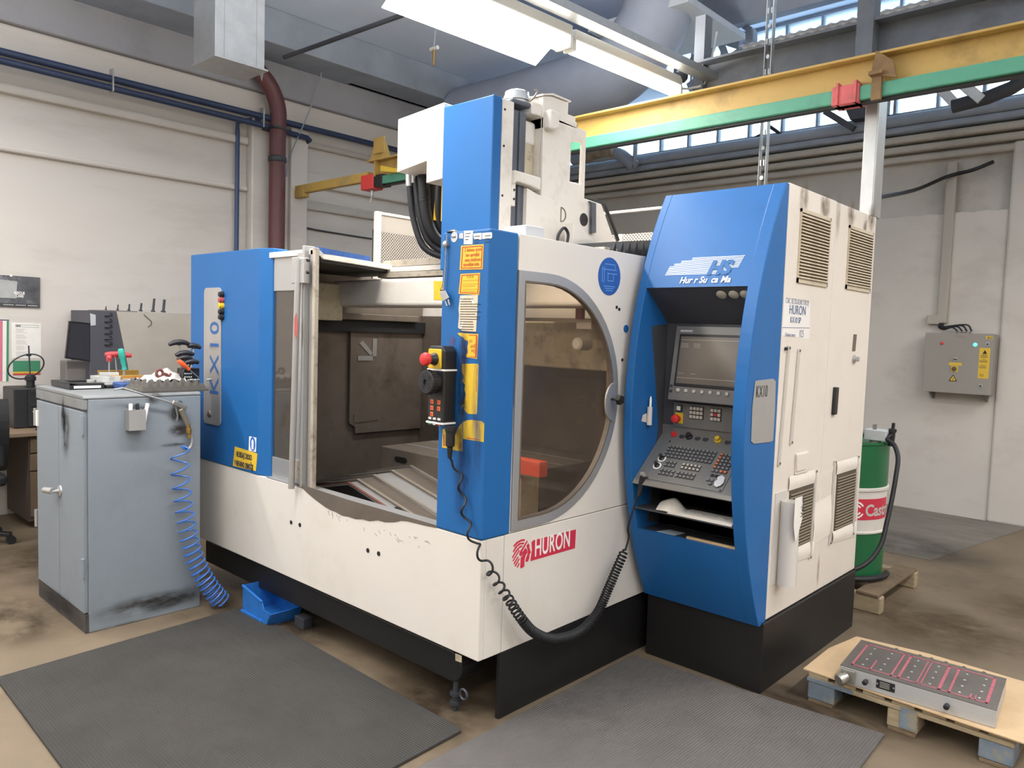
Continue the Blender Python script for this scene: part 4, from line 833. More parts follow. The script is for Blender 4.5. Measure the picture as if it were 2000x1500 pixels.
obj('border', MB().slab([(-0.0502,-0.0056,1.5012),(-0.0473,-0.0056,1.5014),(-0.0475,-0.0056,1.4060),(-0.0505,-0.0056,1.4058)], (0, -1, 0), 0.0004).slab([(-0.0660,-0.0056,1.5111),(-0.0541,-0.0056,1.5109),(-0.0541,-0.0056,1.5089),(-0.0659,-0.0056,1.5091)], (0, -1, 0), 0.0004), M_orangep, s5)
s6 = sticker('square_sign', [(-0.1213,-0.0042,1.2754),(-0.1003,-0.0042,1.2839),(-0.0764,-0.0042,1.2884),(-0.0172,-0.0042,1.2892),(0.0007,-0.0042,1.2807),(0.0003,-0.0042,1.2061),(-0.0972,-0.0042,1.2059),(-0.1185,-0.0042,1.2045)], M_yellow, mc)
obj('border', MB().slab([(-0.0961,-0.0056,1.2136),(-0.0274,-0.0056,1.2144),(-0.0272,-0.0056,1.2117),(-0.0959,-0.0056,1.2104)], (0, -1, 0), 0.0004), M_redp, s6)
s7 = sticker('worn_sign', [(-0.2454,-0.0042,1.2320),(-0.2294,-0.0042,1.2349),(-0.2156,-0.0042,1.2092),(-0.2119,-0.0042,1.1532),(-0.2457,-0.0042,1.1532)], M_yellow, mc)
obj('border', MB().slab([(-0.2392,-0.0056,1.2110),(-0.2341,-0.0056,1.2116),(-0.2321,-0.0056,1.1605),(-0.2379,-0.0056,1.1598)], (0, -1, 0), 0.0004), M_redp, s7)
s8 = sticker('worn_sign', [(-0.1273,-0.0042,1.2726),(-0.1201,-0.0042,1.1520),(-0.1380,-0.0042,1.1519),(-0.1566,-0.0042,1.1516),(-0.1912,-0.0042,1.1515),(-0.1830,-0.0042,1.1849),(-0.1655,-0.0042,1.2193),(-0.1481,-0.0042,1.2512)], M_yellow, mc)
obj('border', MB().slab([(-0.1355,-0.0056,1.1887),(-0.1318,-0.0056,1.1891),(-0.1315,-0.0056,1.1657),(-0.1352,-0.0056,1.1663)], (0, -1, 0), 0.0004), M_redp, s8)
M_ = None
for p_, a_, b_2, cl in (((-0.136,-0.005,1.442), 0.10, 0.5, (46, 44, 52)), ((-0.129,-0.005,1.558), 0.07, 0.25, (92, 58, 62)), ((-0.126,-0.005,1.326), 0.09, 0.42, (44, 42, 48)), ((-0.158,-0.005,1.216), 0.10, 0.26, (48, 46, 54)), ((-0.198,-0.005,1.604), 0.05, 0.06, (128, 78, 84)), ((-0.033,-0.005,1.334), 0.09, 0.8, (44, 72, 116)), ((-0.112,-0.005,1.051), 0.16, 0.5, (40, 72, 122))):
    stain(mc, p_, XR, ZU, a_, b_2, cl, 0.85, 4.0, 0.0026)
c0 = (-0.205,0.000,2.035)
st = sticker('round_tag', [(c0[0]+0.020*math.cos(2*PI*i/18), -0.0042, c0[2]+0.022*math.sin(2*PI*i/18)) for i in range(18)], M_greybox, mc)
text('9 pred', 0.013, (c0[0]-0.018, -0.0060, c0[2]-0.004), XR, ZU, M_ink, st, sx=0.8)
for pp, m in (([(-0.1762,-0.0042,2.0479),(-0.1516,-0.0042,2.0482),(-0.1506,-0.0042,2.0248),(-0.1754,-0.0042,2.0272)], M_greybox), ([(-0.1464,-0.0042,2.0562),(-0.0952,-0.0042,2.0534),(-0.0957,-0.0042,1.9995),(-0.1465,-0.0042,2.0017)], M_white), ([(-0.0921,-0.0042,2.0416),(-0.0460,-0.0042,2.0417),(-0.0450,-0.0042,2.0158),(-0.0857,-0.0042,2.0160)], M_white), ([(-0.0421,-0.0042,2.0402),(0.0093,-0.0042,2.0405),(0.0126,-0.0042,2.0358),(0.0128,-0.0042,2.0187),(0.0053,-0.0042,2.0156),(-0.0411,-0.0042,2.0174)], M_white)):
    t = sticker('small_tag', pp, m, mc)
    if m is M_white:
        cxx = sum(p[0] for p in pp)/len(pp); czz = max(p[2] for p in pp)
        for k in range(3):
            obj('line', MB().box(cxx-0.018, cxx+0.014-0.006*k, -0.0060, -0.005, czz-0.014-0.012*k, czz-0.011-0.012*k), M_ink, t)
# key tag on a chain
ch = MB()
kp = [(-0.242,-0.012,2.038), (-0.244,-0.014,1.979), (-0.245,-0.014,1.916), (-0.249,-0.014,1.863), (-0.251,-0.016,1.810)]
for i, p in enumerate(curve_pts(kp, 10)): ch.lathe([(0.001, -0.004), (0.004, 0), (0.001, 0.004)], p, ZU, 6)
chn = obj('key_chain', ch, M_steel, mc)
obj('hook', MB().lathe([(0.014, 0), (0.014, 0.014), (0.006, 0.02)], (-0.250,-0.004,2.006), (0, -1, 0), 12), M_steel, chn, smooth=True)
obj('key_tag', MB().slab([(-0.2697,-0.0200,1.8079),(-0.2317,-0.0200,1.8138),(-0.2071,-0.0200,1.7850),(-0.2443,-0.0200,1.7694)], (0, -1, 0), 0.004).slab([(-0.2383,-0.0190,1.7703),(-0.2308,-0.0190,1.7722),(-0.2186,-0.0190,1.7512),(-0.2257,-0.0190,1.7499)], (0, -1, 0), 0.002).slab([(-0.2206,-0.0190,1.7772),(-0.2126,-0.0190,1.7791),(-0.2037,-0.0190,1.7550),(-0.2102,-0.0190,1.7534)], (0, -1, 0), 0.002), M_steel, chn, bevel=0.001)
obj('cap', MB().lathe([(0.03, 0), (0.03, 0.004), (0.012, 0.012)], (-0.235, 0.02, 2.056), ZU, 14), M_plastic, mc)
# round blue emblem on the side panel
ec = (0.000,0.807,1.928)
em = obj('round_emblem', MB().cyl((-0.001, ec[1], ec[2]), (0.0022, ec[1], ec[2]), 0.089, n=32), mat('emblem_blue', (40, 88, 160), 0.45), mc)
M_pale = mat('pale_blue_line', (110, 160, 215), 0.5)
for a, b_, c_, d_ in ((-0.055, 0.055, 0.03, 0.033), (-0.06, -0.057, -0.03, 0.045), (-0.045, -0.042, -0.03, 0.045), (-0.02, 0.06, 0.012, 0.015), (-0.015, -0.012, -0.02, 0.012), (0.03, 0.033, -0.02, 0.012), (-0.015, 0.03, -0.022, -0.019), (-0.04, 0.04, 0.055, 0.058), (0.04, 0.043, 0.03, 0.055), (-0.045, 0.045, -0.048, -0.045), (-0.035, 0.035, -0.058, -0.055), (-0.025, 0.03, -0.068, -0.065)):
    obj('line', MB().box(0.002, 0.0028, ec[1]+a, ec[1]+b_, ec[2]+c_, ec[2]+d_), M_pale, em)
# maker's logo
lg = obj('logo_plate', MB().slab([(0.0005,0.3091,0.7398),(0.0005,0.3215,0.7461),(0.0005,0.6216,0.7433),(0.0005,0.6197,0.6548),(0.0005,0.3057,0.6564),(0.0005,0.3148,0.7038)], XR, 0.0012), M_huron, mc)
lo = (0.002,0.333,0.676); hi = (0.002,0.330,0.729)
rr = (0.002,0.598,0.677)
tx = text('HURON', 0.113, (0.0022, lo[1]-0.004, 0.671+0.001), YR, ZU, M_white, lg, sx=0.60, bold=0.0016, spacing=1.04)
eb = MB()
for pp in ([(0.0005,0.1916,0.7456),(0.0005,0.2116,0.7585),(0.0005,0.2430,0.7645),(0.0005,0.2642,0.7616),(0.0005,0.2638,0.7532),(0.0005,0.2459,0.7559),(0.0005,0.2240,0.7529),(0.0005,0.1967,0.7396)],
           [(0.0005,0.1903,0.7217),(0.0005,0.2075,0.7409),(0.0005,0.2314,0.7507),(0.0005,0.2611,0.7478),(0.0005,0.2590,0.7406),(0.0005,0.2366,0.7439),(0.0005,0.2174,0.7374),(0.0005,0.1942,0.7160)],
           [(0.0005,0.1860,0.6968),(0.0005,0.2108,0.7236),(0.0005,0.2345,0.7376),(0.0005,0.2493,0.7373),(0.0005,0.2483,0.7308),(0.0005,0.2325,0.7287),(0.0005,0.2136,0.7148),(0.0005,0.1901,0.6919)],
           [(0.0005,0.1906,0.6810),(0.0005,0.2280,0.7204),(0.0005,0.2342,0.7175),(0.0005,0.1949,0.6768)], [(0.0005,0.1969,0.6680),(0.0005,0.2220,0.6931),(0.0005,0.2282,0.6902),(0.0005,0.2027,0.6635)],
           [(0.0005,0.2043,0.6565),(0.0005,0.2309,0.6837),(0.0005,0.2360,0.6802),(0.0005,0.2105,0.6518)], [(0.0005,0.2173,0.6479),(0.0005,0.2319,0.6642),(0.0005,0.2370,0.6607),(0.0005,0.2231,0.6439)],
           [(0.0005,0.2783,0.7522),(0.0005,0.2847,0.7494),(0.0005,0.2505,0.7110),(0.0005,0.2525,0.6955),(0.0005,0.2417,0.6905),(0.0005,0.2327,0.6985),(0.0005,0.2346,0.7107)],
           [(0.0005,0.2711,0.7223),(0.0005,0.2803,0.7121),(0.0005,0.2834,0.6996),(0.0005,0.2716,0.6867),(0.0005,0.2662,0.6691),(0.0005,0.2664,0.6403),(0.0005,0.2468,0.6359),(0.0005,0.2411,0.6405),(0.0005,0.2425,0.6840),(0.0005,0.2551,0.6933),(0.0005,0.2532,0.7071)],
           [(0.0005,0.2769,0.7297),(0.0005,0.2877,0.7395),(0.0005,0.2958,0.7295),(0.0005,0.2950,0.7195),(0.0005,0.3068,0.6951),(0.0005,0.2979,0.6866),(0.0005,0.2974,0.6714),(0.0005,0.2893,0.6577),(0.0005,0.2728,0.6610),(0.0005,0.2771,0.6754),(0.0005,0.2863,0.6923),(0.0005,0.2854,0.7111)]):
    eb.slab(pp, XR, 0.0012)
obj('head_emblem', eb, M_huron, mc)

# ------------------------------------------------------------------ hand pendant and its coiled cord
pd = thing('hand_pendant', 'black hand pendant with a red stop button strapped to the blue corner post', 'controller', (-0.22, -0.05, 1.3))
X0, X1 = -0.268, -0.168
zt, zb = 1.585, 1.255
obj('body', MB().prism([(X0, zb+0.02), (X0+0.02, zb), (X1-0.02, zb), (X1, zb+0.02), (X1, zt-0.02), (X1-0.02, zt), (X0+0.01, zt), (X0, zt-0.01)], 'y', -0.075, -0.006), M_plastic, pd, bevel=0.010, seg=3)
yb = obj('stop_plate', MB().prism(rrect(X0+0.004, X0+0.084, 1.49, 1.572, 0.008), 'y', -0.080, -0.074), M_ybtn, pd, bevel=0.002)
es = obj('stop_button', MB().lathe([(0.027, 0), (0.023, 0.01), (0.018, 0.035)], (X0+0.044, -0.080, 1.53), (0, -1, 0), 18), M_plastic, pd, smooth=True)
obj('mushroom', MB().lathe([(0.018, 0.034), (0.026, 0.038), (0.028, 0.05), (0.024, 0.060), (0.012, 0.065)], (X0+0.044, -0.080, 1.53), (0, -1, 0), 18), M_red, es, smooth=True)
hw = MB().lathe([(0.046, 0), (0.046, 0.022), (0.049, 0.024), (0.049, 0.046), (0.045, 0.050), (0.012, 0.050), (0.012, 0.044)], (X0+0.042, -0.075, 1.435), (0, -1, 0), 36)
for i in range(24):
    a = 2*PI*i/24; hw.cyl((X0+0.042+0.049*math.cos(a), -0.100, 1.435+0.049*math.sin(a)), (X0+0.042+0.049*math.cos(a), -0.121, 1.435+0.049*math.sin(a)), 0.003, n=5)
hwo = obj('handwheel', hw, M_plastic, pd, smooth=True)
for i in range(4):
    a = PI/4+PI/2*i
    obj('finger_hollow', MB().lathe([(0.011, 0), (0.011, 0.001), (0.004, 0.001)], (X0+0.042+0.026*math.cos(a), -0.1252, 1.435+0.026*math.sin(a)), (0, -1, 0), 12), M_rubber, hwo, smooth=True)
M_keyor = mat('orange_key', (222, 120, 60), 0.5); M_keywh = mat('white_key', (206, 204, 196), 0.5); M_green = mat('green_key', (60, 140, 100), 0.5)
for r, c, m in ((0, 0, M_keyor), (0, 1, M_keyor), (1, 0, M_keyor), (1, 1, M_keyor), (2, 0, M_keyor)):
    xx = X0+0.022+0.042*c; z = 1.362-0.026*r
    k = obj('key', MB().box(xx, xx+0.018, -0.0775, -0.0745, z-0.018, z), m, pd, bevel=0.001)
    obj('mark', MB().box(xx+0.005, xx+0.013, -0.0785, -0.0774, z-0.014, z-0.004), M_redp, k)
for r, cols in ((0, (M_keywh, M_keywh, M_keywh)), (1, (M_green, M_keywh, M_rbtn))):
    for c, m in enumerate(cols):
        xx = X0+0.012+0.028*c; z = 1.288 if r == 0 else 1.2705
        obj('key', MB().box(xx, xx+0.017, -0.0775, -0.0745, z-0.013+(0.004 if r == 0 else 0), z), m, pd)
for z in (1.482, 1.262):
    obj('cable_tie', MB().box(X0-0.003, X1+0.003, -0.079, -0.004, z, z+0.008), M_white, pd, bevel=0.002)
gl = (-0.149,-0.050,1.278); gm = (-0.152,-0.050,1.182)
obj('gland', MB().lathe([(0.022, 0), (0.022, 0.02), (0.019, 0.022), (0.019, 0.08), (0.012, 0.085), (0.009, 0.13)], (gl[0], -0.05, zb+0.002), (0, 0, -1), 14), M_rubber, pd, smooth=True)
path = [(gl[0], -0.05, zb-0.128), (-0.143,-0.035,1.103), (-0.106,-0.030,1.044), (-0.081,-0.030,0.942), (-0.054,-0.030,0.862), (-0.007,-0.035,0.803), (0.065,-0.040,0.736), (0.040,0.048,0.640), (0.060,0.104,0.555), (0.070,0.173,0.460), (0.080,0.250,0.378), (0.080,0.366,0.315), (0.080,0.493,0.289), (0.080,0.606,0.296), (0.080,0.713,0.349), (0.080,0.789,0.442), (0.080,0.855,0.528), (0.080,0.922,0.611)]
cpts = curve_pts(path, 24)
ln = [0.0]
for a, b in zip(cpts, cpts[1:]): ln.append(ln[-1]+(b-a).length)
tot = ln[-1]
def along(s):
    import bisect
    i = min(max(bisect.bisect_left(ln, s), 1), len(ln)-1); t = (s-ln[i-1])/max(1e-9, ln[i]-ln[i-1])
    return cpts[i-1].lerp(cpts[i], t), (cpts[i]-cpts[i-1]).normalized()
coil = []; ph = 0.0; s = 0.0; ds = tot/2600
up0 = Vector((1, 0.3, 0))
while s < tot:
    t = s/tot; p, d = along(s)
    a = up0-d*up0.dot(d); a.normalize(); up0 = a; b = d.cross(a)
    dens = 10 if t < 0.32 else (10+(t-0.32)/0.16*45 if t < 0.48 else (95 if t < 0.80 else 95-(t-0.8)/0.2*45))
    R = 0.011+min(1, max(0, (t-0.02)/0.3))*0.008
    if t < 0.04: R *= t/0.04
    if t > 0.985: R *= (1-t)/0.015
    coil.append(p+(a*math.cos(ph)+b*math.sin(ph))*R)
    ph += 2*PI*dens*ds; s += ds
ends = curve_pts([coil[-1], Vector((0.085,0.937,0.666)), Vector((0.090,0.921,0.725)), Vector((0.110,0.941,0.835)), Vector((0.125,0.945,0.887))], 8)
obj('coiled_cord', MB().tube(coil+ends[1:], 0.0048, 7), M_rubber, pd, smooth=True)
obj('plug', MB().cyl((0.125,0.946,0.879), (0.130,0.957,0.929), 0.010, 0.013, n=10).cyl((0.130,0.957,0.929), (0.140,0.956,0.976), 0.015, n=10), M_rubber, pd, smooth=True)

# ------------------------------------------------------------------ the control cabinet with its console
XA, XB = 0.05, 0.668
M_grey = mat('console_grey', (120, 118, 114), 0.45, 0.3, var=0.05, scale=8)
M_greyd = mat('console_dark_grey', (72, 72, 76), 0.5, 0.1, var=0.08, scale=6)
M_cabw = mat('cabinet_paint', (218, 209, 198), 0.45, var=0.03, scale=1.2, dirt=(190, 176, 156), dscale=1.6, damt=0.3)
cc_ = thing('control_cabinet', 'tall cream control cabinet with a bulging blue front and a recessed console', 'control cabinet', (0.36, 1.75, 0))
obj('plinth', MB().box(XA, XB+0.012, 1.19, 2.41, 0, 0.335), M_black, cc_, bevel=0.004)
obj('body', MB().box(XA, XB-0.02, 1.235, 2.42, 0.335, 2.36), M_cabw, cc_, bevel=0.003)
obj('door', MB().box(XB-0.019, XB, 1.238, 1.814, 0.34, 2.365), M_cabw, cc_, bevel=0.004)
obj('door', MB().box(XB-0.019, XB, 1.819, 2.42, 0.34, 2.362), M_cabw, cc_, bevel=0.004)
# blue front: side cheeks and skin following one arc
def yf(z): return 0.915+2.06-math.sqrt(2.06**2-(z-1.31)**2)
ZB, ZT = 0.325, 2.36
zs = [ZB+(ZT-ZB)*i/30 for i in range(31)]
bf = obj('cheek', MB().prism([(yf(z), z) for z in zs]+[(1.236, ZT), (1.236, ZB)], 'x', XB-0.062, XB-0.001), M_blue, cc_, bevel=0.004)
obj('cheek', MB().prism([(yf(z), z) for z in zs]+[(1.236, ZT), (1.236, ZB)], 'x', XA-0.008, XA+0.035), M_blue, cc_, bevel=0.004)
def skin(z0, z1, n=14):
    zz = [z0+(z1-z0)*i/n for i in range(n+1)]
    return [(yf(z)+0.0015, z) for z in zz]+[(yf(z)+0.022, z) for z in reversed(zz)]
hood = obj('hood', MB().prism(skin(1.885, ZT), 'x', XA-0.006, XB-0.003), M_blue, cc_, smooth=True)
obj('lower_front', MB().prism(skin(ZB, 0.70), 'x', XA-0.006, XB-0.003), M_blue, cc_, smooth=True)
M_silver = mat('silver_print', (196, 204, 212), 0.4, 0.2)
hl = MB()
def on_hood(px_poly): pass
def hp(u, z, d=0.0008):       # a point on the hood skin, u = distance along x
    return (u, yf(z)+0.0015-d, z)
# striped emblem: horizontal silver lines with a bold HS left blue
L0, L1, L2 = (0.186,1.060,1.930), (0.528,1.060,2.002), (0.519,1.060,1.933)
xs0, xs1 = 0.175, 0.535
zb_, zt_ = 1.945, 2.022
for i in range(13):
    z = zb_+(zt_-zb_)*i/12; sh = 0.028*i/12
    x0 = xs0+sh+(0.10 if i > 10 else (0.05 if i > 8 else (0.02 if i > 6 else 0))); x1 = xs1+sh-(0.03 if i < 4 else 0)
    hl.slab([hp(x0, z), hp(x1, z), hp(x1+0.002, z+0.003), hp(x0+0.002, z+0.003)], (0, -1, 0), 0.0008)
lgh = obj('striped_logo', hl, M_silver, hood)
nrm = (0, 0.28, 0.96)
text('HS', 0.088, hp(0.395, 1.944, 0.003), XR, nrm, M_blue, hood, name='emblem_letters', sx=1.05, bold=0.005, shear=0.3)
for tt, xx in (('Hur', 0.262), ('r', 0.338), ('Su', 0.365), ('ca', 0.424), ('Ma', 0.472)):
    text(tt, 0.043, hp(xx, 1.904, 0.003), XR, nrm, M_white, hood, sx=0.92, bold=0.001, shear=0.25)
# recess: sloping ceiling with three spot lamps, back, sides
rc = obj('recess', MB().add([(XA+0.035, 1.005, 1.885), (XB-0.06, 1.005, 1.885), (XB-0.06, 1.21, 1.715), (XA+0.035, 1.21, 1.715)], [(0, 1, 2, 3)]).box(XA+0.035, XB-0.06, 1.205, 1.23, 0.70, 1.72), M_greyd, cc_)
M_lens = mat('lamp_lens', (176, 168, 150), 0.3)
for p in ((0.46, 0, 0), (0.52, 0, 0), (0.575, 0, 0)):
    obj('spot_lamp', MB().lathe([(0.024, 0), (0.024, 0.006), (0.016, 0.010)], (p[0], 1.045, 1.853), (0, -0.64, -0.77), 18), M_lens, rc, smooth=True)
obj('side_lining', MB().prism([(1.06, 1.70), (1.21, 1.72), (1.21, 0.70), (1.1, 0.72), (1.16, 1.2)], 'x', XA+0.034, XA+0.037), M_greyd, rc)
# monitor
mo = obj('monitor', MB().box(0.15, XB-0.06, 1.185, 1.206, 1.335, 1.705), M_grey, cc_, bevel=0.003)
obj('bezel', MB().box(0.176, 0.545, 1.181, 1.187, 1.405, 1.665), M_plastic, mo, bevel=0.003)
M_screen = mat('monitor_glass', (96, 88, 78), 0.30, 0.0, spec=0.8)
sc = obj('screen', MB().box(0.188, 0.533, 1.179, 1.182, 1.42, 1.652), M_screen, mo)
M_scr2 = mat('screen_text', (176, 166, 152), 0.5)
for z, xx0, xx1 in ((1.615, 0.193, 0.232), (1.607, 0.193, 0.234), (1.599, 0.193, 0.236), (1.615, 0.262, 0.298), (1.607, 0.262, 0.298), (1.599, 0.262, 0.298), (1.468, 0.193, 0.225), (1.468, 0.262, 0.29), (1.635, 0.19, 0.53), (1.447, 0.19, 0.53)):
    obj('screen_line', MB().box(xx0, xx1, 1.1785, 1.1792, z, z+0.0022), M_scr2, mo)
text('HEIDENHAIN', 0.0135, (0.176, 1.1845, 1.676), XR, ZU, M_white, mo, sx=0.85, bold=0.0003)
M_keylt = mat('light_key', (190, 184, 172), 0.5); M_keydk = mat('dark_key', (50, 50, 52), 0.5)
for i in range(8):
    obj('soft_key', MB().box(0.196+0.0435*i, 0.212+0.0435*i, 1.178, 1.186, 1.378, 1.394), M_keylt, mo, bevel=0.002)
for z in (1.398, 1.372):
    obj('soft_key', MB().box(0.157, 0.170, 1.179, 1.186, z, z+0.013), M_keydk, mo, bevel=0.002)
piv = Vector((0, 1.206, 1.705))-cc_.location
mo.matrix_basis = Matrix.Translation(piv) @ Matrix.Rotation(math.radians(-8.5), 4, 'X') @ Matrix.Translation(-piv)
# switch panel below
sw = obj('switch_panel', MB().box(0.15, XB-0.06, 1.19, 1.206, 1.205, 1.328), M_grey, cc_, bevel=0.003)
k = obj('start_button', MB().box(0.172, 0.204, 1.180, 1.191, 1.284, 1.314), M_keydk, sw, bevel=0.003)
obj('cap', MB().box(0.176, 0.197, 1.176, 1.181, 1.288, 1.310), M_white, k, bevel=0.002)
k = obj('stop_plate', MB().box(0.163, 0.208, 1.186, 1.191, 1.222, 1.276), M_ybtn, sw, bevel=0.003)
obj('stop_button', MB().lathe([(0.012, 0), (0.012, 0.022), (0.020, 0.024), (0.022, 0.034), (0.019, 0.044), (0.008, 0.048)], (0.186, 1.187, 1.248), (0, -1, 0), 18), M_red, k, smooth=True)
def keys(name, x0, z0, nc, nr, m, skip=()):
    b = MB(); r = MB().box(x0-0.004, x0+nc*0.0185-0.001, 1.187, 1.191, z0-nr*0.0205+0.003, z0+0.003)
    h = obj('key_block', r, M_keydk, sw)
    for i in range(nc):
        for j in range(nr):
            if (i, j) in skip: continue
            b.box(x0+i*0.0185, x0+i*0.0185+0.0135, 1.181, 1.188, z0-j*0.0205-0.0145, z0-j*0.0205)
    o = obj('keys', b, m, h, kind='stuff')
    return h
keys('keys', 0.247, 1.312, 4, 3, M_keylt)
kb = keys('keys', 0.360, 1.312, 3, 3, M_keylt, ((1, 1),))
obj('red_key', MB().box(0.3785, 0.392, 1.181, 1.188, 1.277, 1.2915), M_red, kb)
# sloping keyboard desk: local frame along the slope
D0 = Vector((0, 1.205, 1.165)); D1 = Vector((0, 0.955, 0.955)); SV = (D1-D0); SL = SV.length; SV.normalize(); SN = Vector((0, -SV.z, SV.y)).normalized()
if SN.z < 0: SN = -SN
def sp_(x, t, h=0.0): return Vector((x, 0, 0))+D0+SV*t+SN*h
dk_ = obj('desk', MB().prism([(1.198, 1.21), (1.198, 1.162), (0.955, 0.955), (0.945, 0.935), (0.96, 0.93), (1.2045, 0.93), (1.2045, 1.21)], 'x', XA+0.036, XB-0.061), M_grey, cc_, bevel=0.003)
obj('desk_strip', MB().frame(sp_(0.10, -0.012, 0.0005), XR, SV, SN, 0.50, 0.05, 0.0012), M_greyd, dk_)
kp_ = obj('keyboard_plate', MB().frame(sp_(0.150, 0.05, 0.0), XR, SV, SN, 0.40, SL-0.062, 0.004), M_grey, dk_, bevel=0.001)
def desk_round(nm, x, t, prof, m): return obj(nm, MB().lathe(prof, sp_(x, t, 0.001), SN, 16), m, dk_, smooth=True)
desk_round('red_button', 0.158, 0.008, [(0.017, 0), (0.017, 0.008), (0.013, 0.009), (0.012, 0.014), (0.008, 0.015)], M_red)
for x in (0.206, 0.292, 0.335, 0.452): desk_round('blank_cap', x, 0.012, [(0.016, 0), (0.016, 0.003), (0.012, 0.004)], M_keydk)
for x, mm in ((0.246, M_plastic), (0.402, M_ybtn), (0.492, M_plastic)):
    obj('switch_label', MB().frame(sp_(x-0.018, -0.012, 0.001), XR, SV, SN, 0.042, 0.046, 0.001), M_white, dk_)
    desk_round('rotary_switch', x, 0.012, [(0.017, 0), (0.017, 0.010), (0.013, 0.013), (0.012, 0.026), (0.007, 0.027)], mm)
def desk_keys(x0, t0, nc, nr, m, px=0.0205, pt=0.021, w=0.0145, skew=0.0, parent=kp_):
    b = MB(); a = MB()
    for i in range(nc):
        for j in range(nr):
            o = sp_(x0+i*px+j*skew, t0+j*pt, 0.004)
            a.frame(o, XR, SV, SN, w+0.002, w+0.002, 0.002)
            b.frame(o+Vector((0.002, 0, 0))+SV*0.002, XR, SV, SN, w-0.004, w-0.004, 0.006)
    o1 = obj('key_rims', a, M_keydk, parent, kind='stuff'); o2 = obj('keys', b, m, parent, kind='stuff')
M_keymid = mat('lettered_key', (124, 124, 124), 0.5)
desk_keys(0.170, 0.085, 13, 4, M_keymid)
desk_keys(0.452, 0.090, 1, 5, M_keyor, pt=0.0205); desk_keys(0.4725, 0.090, 3, 5, M_keymid, pt=0.0205)
desk_keys(0.452, 0.1945, 2, 1, M_keymid); desk_keys(0.493, 0.1945, 2, 1, M_keyor)
desk_keys(0.205, 0.185, 3, 2, M_keymid); desk_keys(0.296, 0.185, 5, 2, M_keylt)
desk_keys(0.20, 0.24, 3, 2, M_keymid); desk_keys(0.265, 0.24, 1, 2, M_keymid); desk_keys(0.292, 0.24, 5, 2, M_keymid)
desk_keys(0.46, 0.222, 3, 1, M_keydk); desk_keys(0.452, 0.252, 3, 1, M_keymid); desk_keys(0.472, 0.272, 1, 1, M_keymid)
for x, t in ((0.172, 0.175), (0.170, 0.225)):
    obj('dial_scale', MB().lathe([(0.022, 0), (0.022, 0.0006), (0.016, 0.0006)], sp_(x, t, 0.004), SN, 20), M_white, kp_)
    obj('override_dial', MB().lathe([(0.014, 0), (0.014, 0.006), (0.009, 0.010), (0.008, 0.028), (0.005, 0.029)], sp_(x, t, 0.004), SN, 16), M_plastic, kp_, smooth=True)
rag = [(0.500, 0.24), (0.515, 0.225), (0.535, 0.235), (0.542, 0.265), (0.535, 0.285), (0.52, 0.298), (0.505, 0.29), (0.498, 0.27), (0.506, 0.255)]
obj('torn_tape', MB().slab([sp_(a, b, 0.0115) for a, b in rag], SN, 0.001), mat('dirty_white_tape', (204, 204, 204), 0.6), kp_)
for x, t in ((0.158, 0.058), (0.158, SL-0.018), (0.542, SL-0.018)):
    obj('screw', MB().lathe([(0.006, 0), (0.005, 0.003)], sp_(x, t, 0.004), SN, 8), M_keydk, kp_)
# open shelves below the desk
sh = obj('shelf', MB().box(XA+0.036, XB-0.061, 0.975, 1.205, 0.808, 0.815).box(XA+0.036, XB-0.061, 1.03, 1.205, 0.675, 0.695), M_greyd, cc_)
obj('shelf_back', MB().box(XA+0.035, XB-0.06, 1.205, 1.232, 0.66, 0.94), M_black, cc_)
obj('socket', MB().lathe([(0.016, 0), (0.016, 0.004), (0.012, 0.006)], (0.142,0.952,0.984), (0, -1, -0.2), 14), M_steel, cc_, smooth=True)
# plate on the cheek
XP = XB+0.0005
cpl = obj('nameplate', MB().slab([(0.6680,0.9878,1.4710),(0.6680,1.0176,1.4736),(0.6680,1.1660,1.4776),(0.6680,1.1960,1.4657),(0.6680,1.2045,1.3351),(0.6680,1.2020,1.1936),(0.6680,1.1823,1.1882),(0.6680,1.0055,1.1946),(0.6680,0.9778,1.2071),(0.6680,0.9726,1.3474)], XR, 0.003), M_inox, cc_, bevel=0.001)
tp = (0.672,0.996,1.394)
text('KX10', 0.078, (0.6722, tp[1], tp[2]+0.004), YR, ZU, M_ink, cpl, sx=0.62, bold=-0.0012, spacing=1.05)
# upper louvres, each blade a part
M_louv = mat('louvre_paint', (196, 184, 162), 0.55, dirt=(150, 134, 108), dscale=6, damt=0.6, var=0.05)
for nm, y0, y1, z0, z1 in (('louvre', 1.366, 1.733, 1.925, 2.268), ('louvre', 1.997, 2.372, 1.935, 2.268)):
    lv = obj(nm, MB().box(XB, XB+0.008, y0, y1, z0, z0+0.022).box(XB, XB+0.008, y0, y1, z1-0.016, z1).box(XB, XB+0.008, y0, y0+0.008, z0, z1).box(XB, XB+0.008, y1-0.008, y1, z0, z1), M_louv, cc_)
    obj('louvre_back', MB().box(XB, XB+0.001, y0+0.008, y1-0.008, z0+0.02, z1-0.016), mat('louvre_dark', (110, 98, 82), 0.7), lv)
    n = 20; sl_ = MB(); dz = (z1-z0-0.04)/n
    base = None
    for i in range(n):
        z = z0+0.024+dz*i
        if base is None:
            base = obj('blade', MB().prism([(XB, z), (XB+0.016, z-0.003), (XB+0.016, z-0.0005), (XB+0.001, z+0.011)], 'y', y0+0.008, y1-0.008), M_louv, lv)
        else: again(base, 'blade', (0, 0, dz*i))
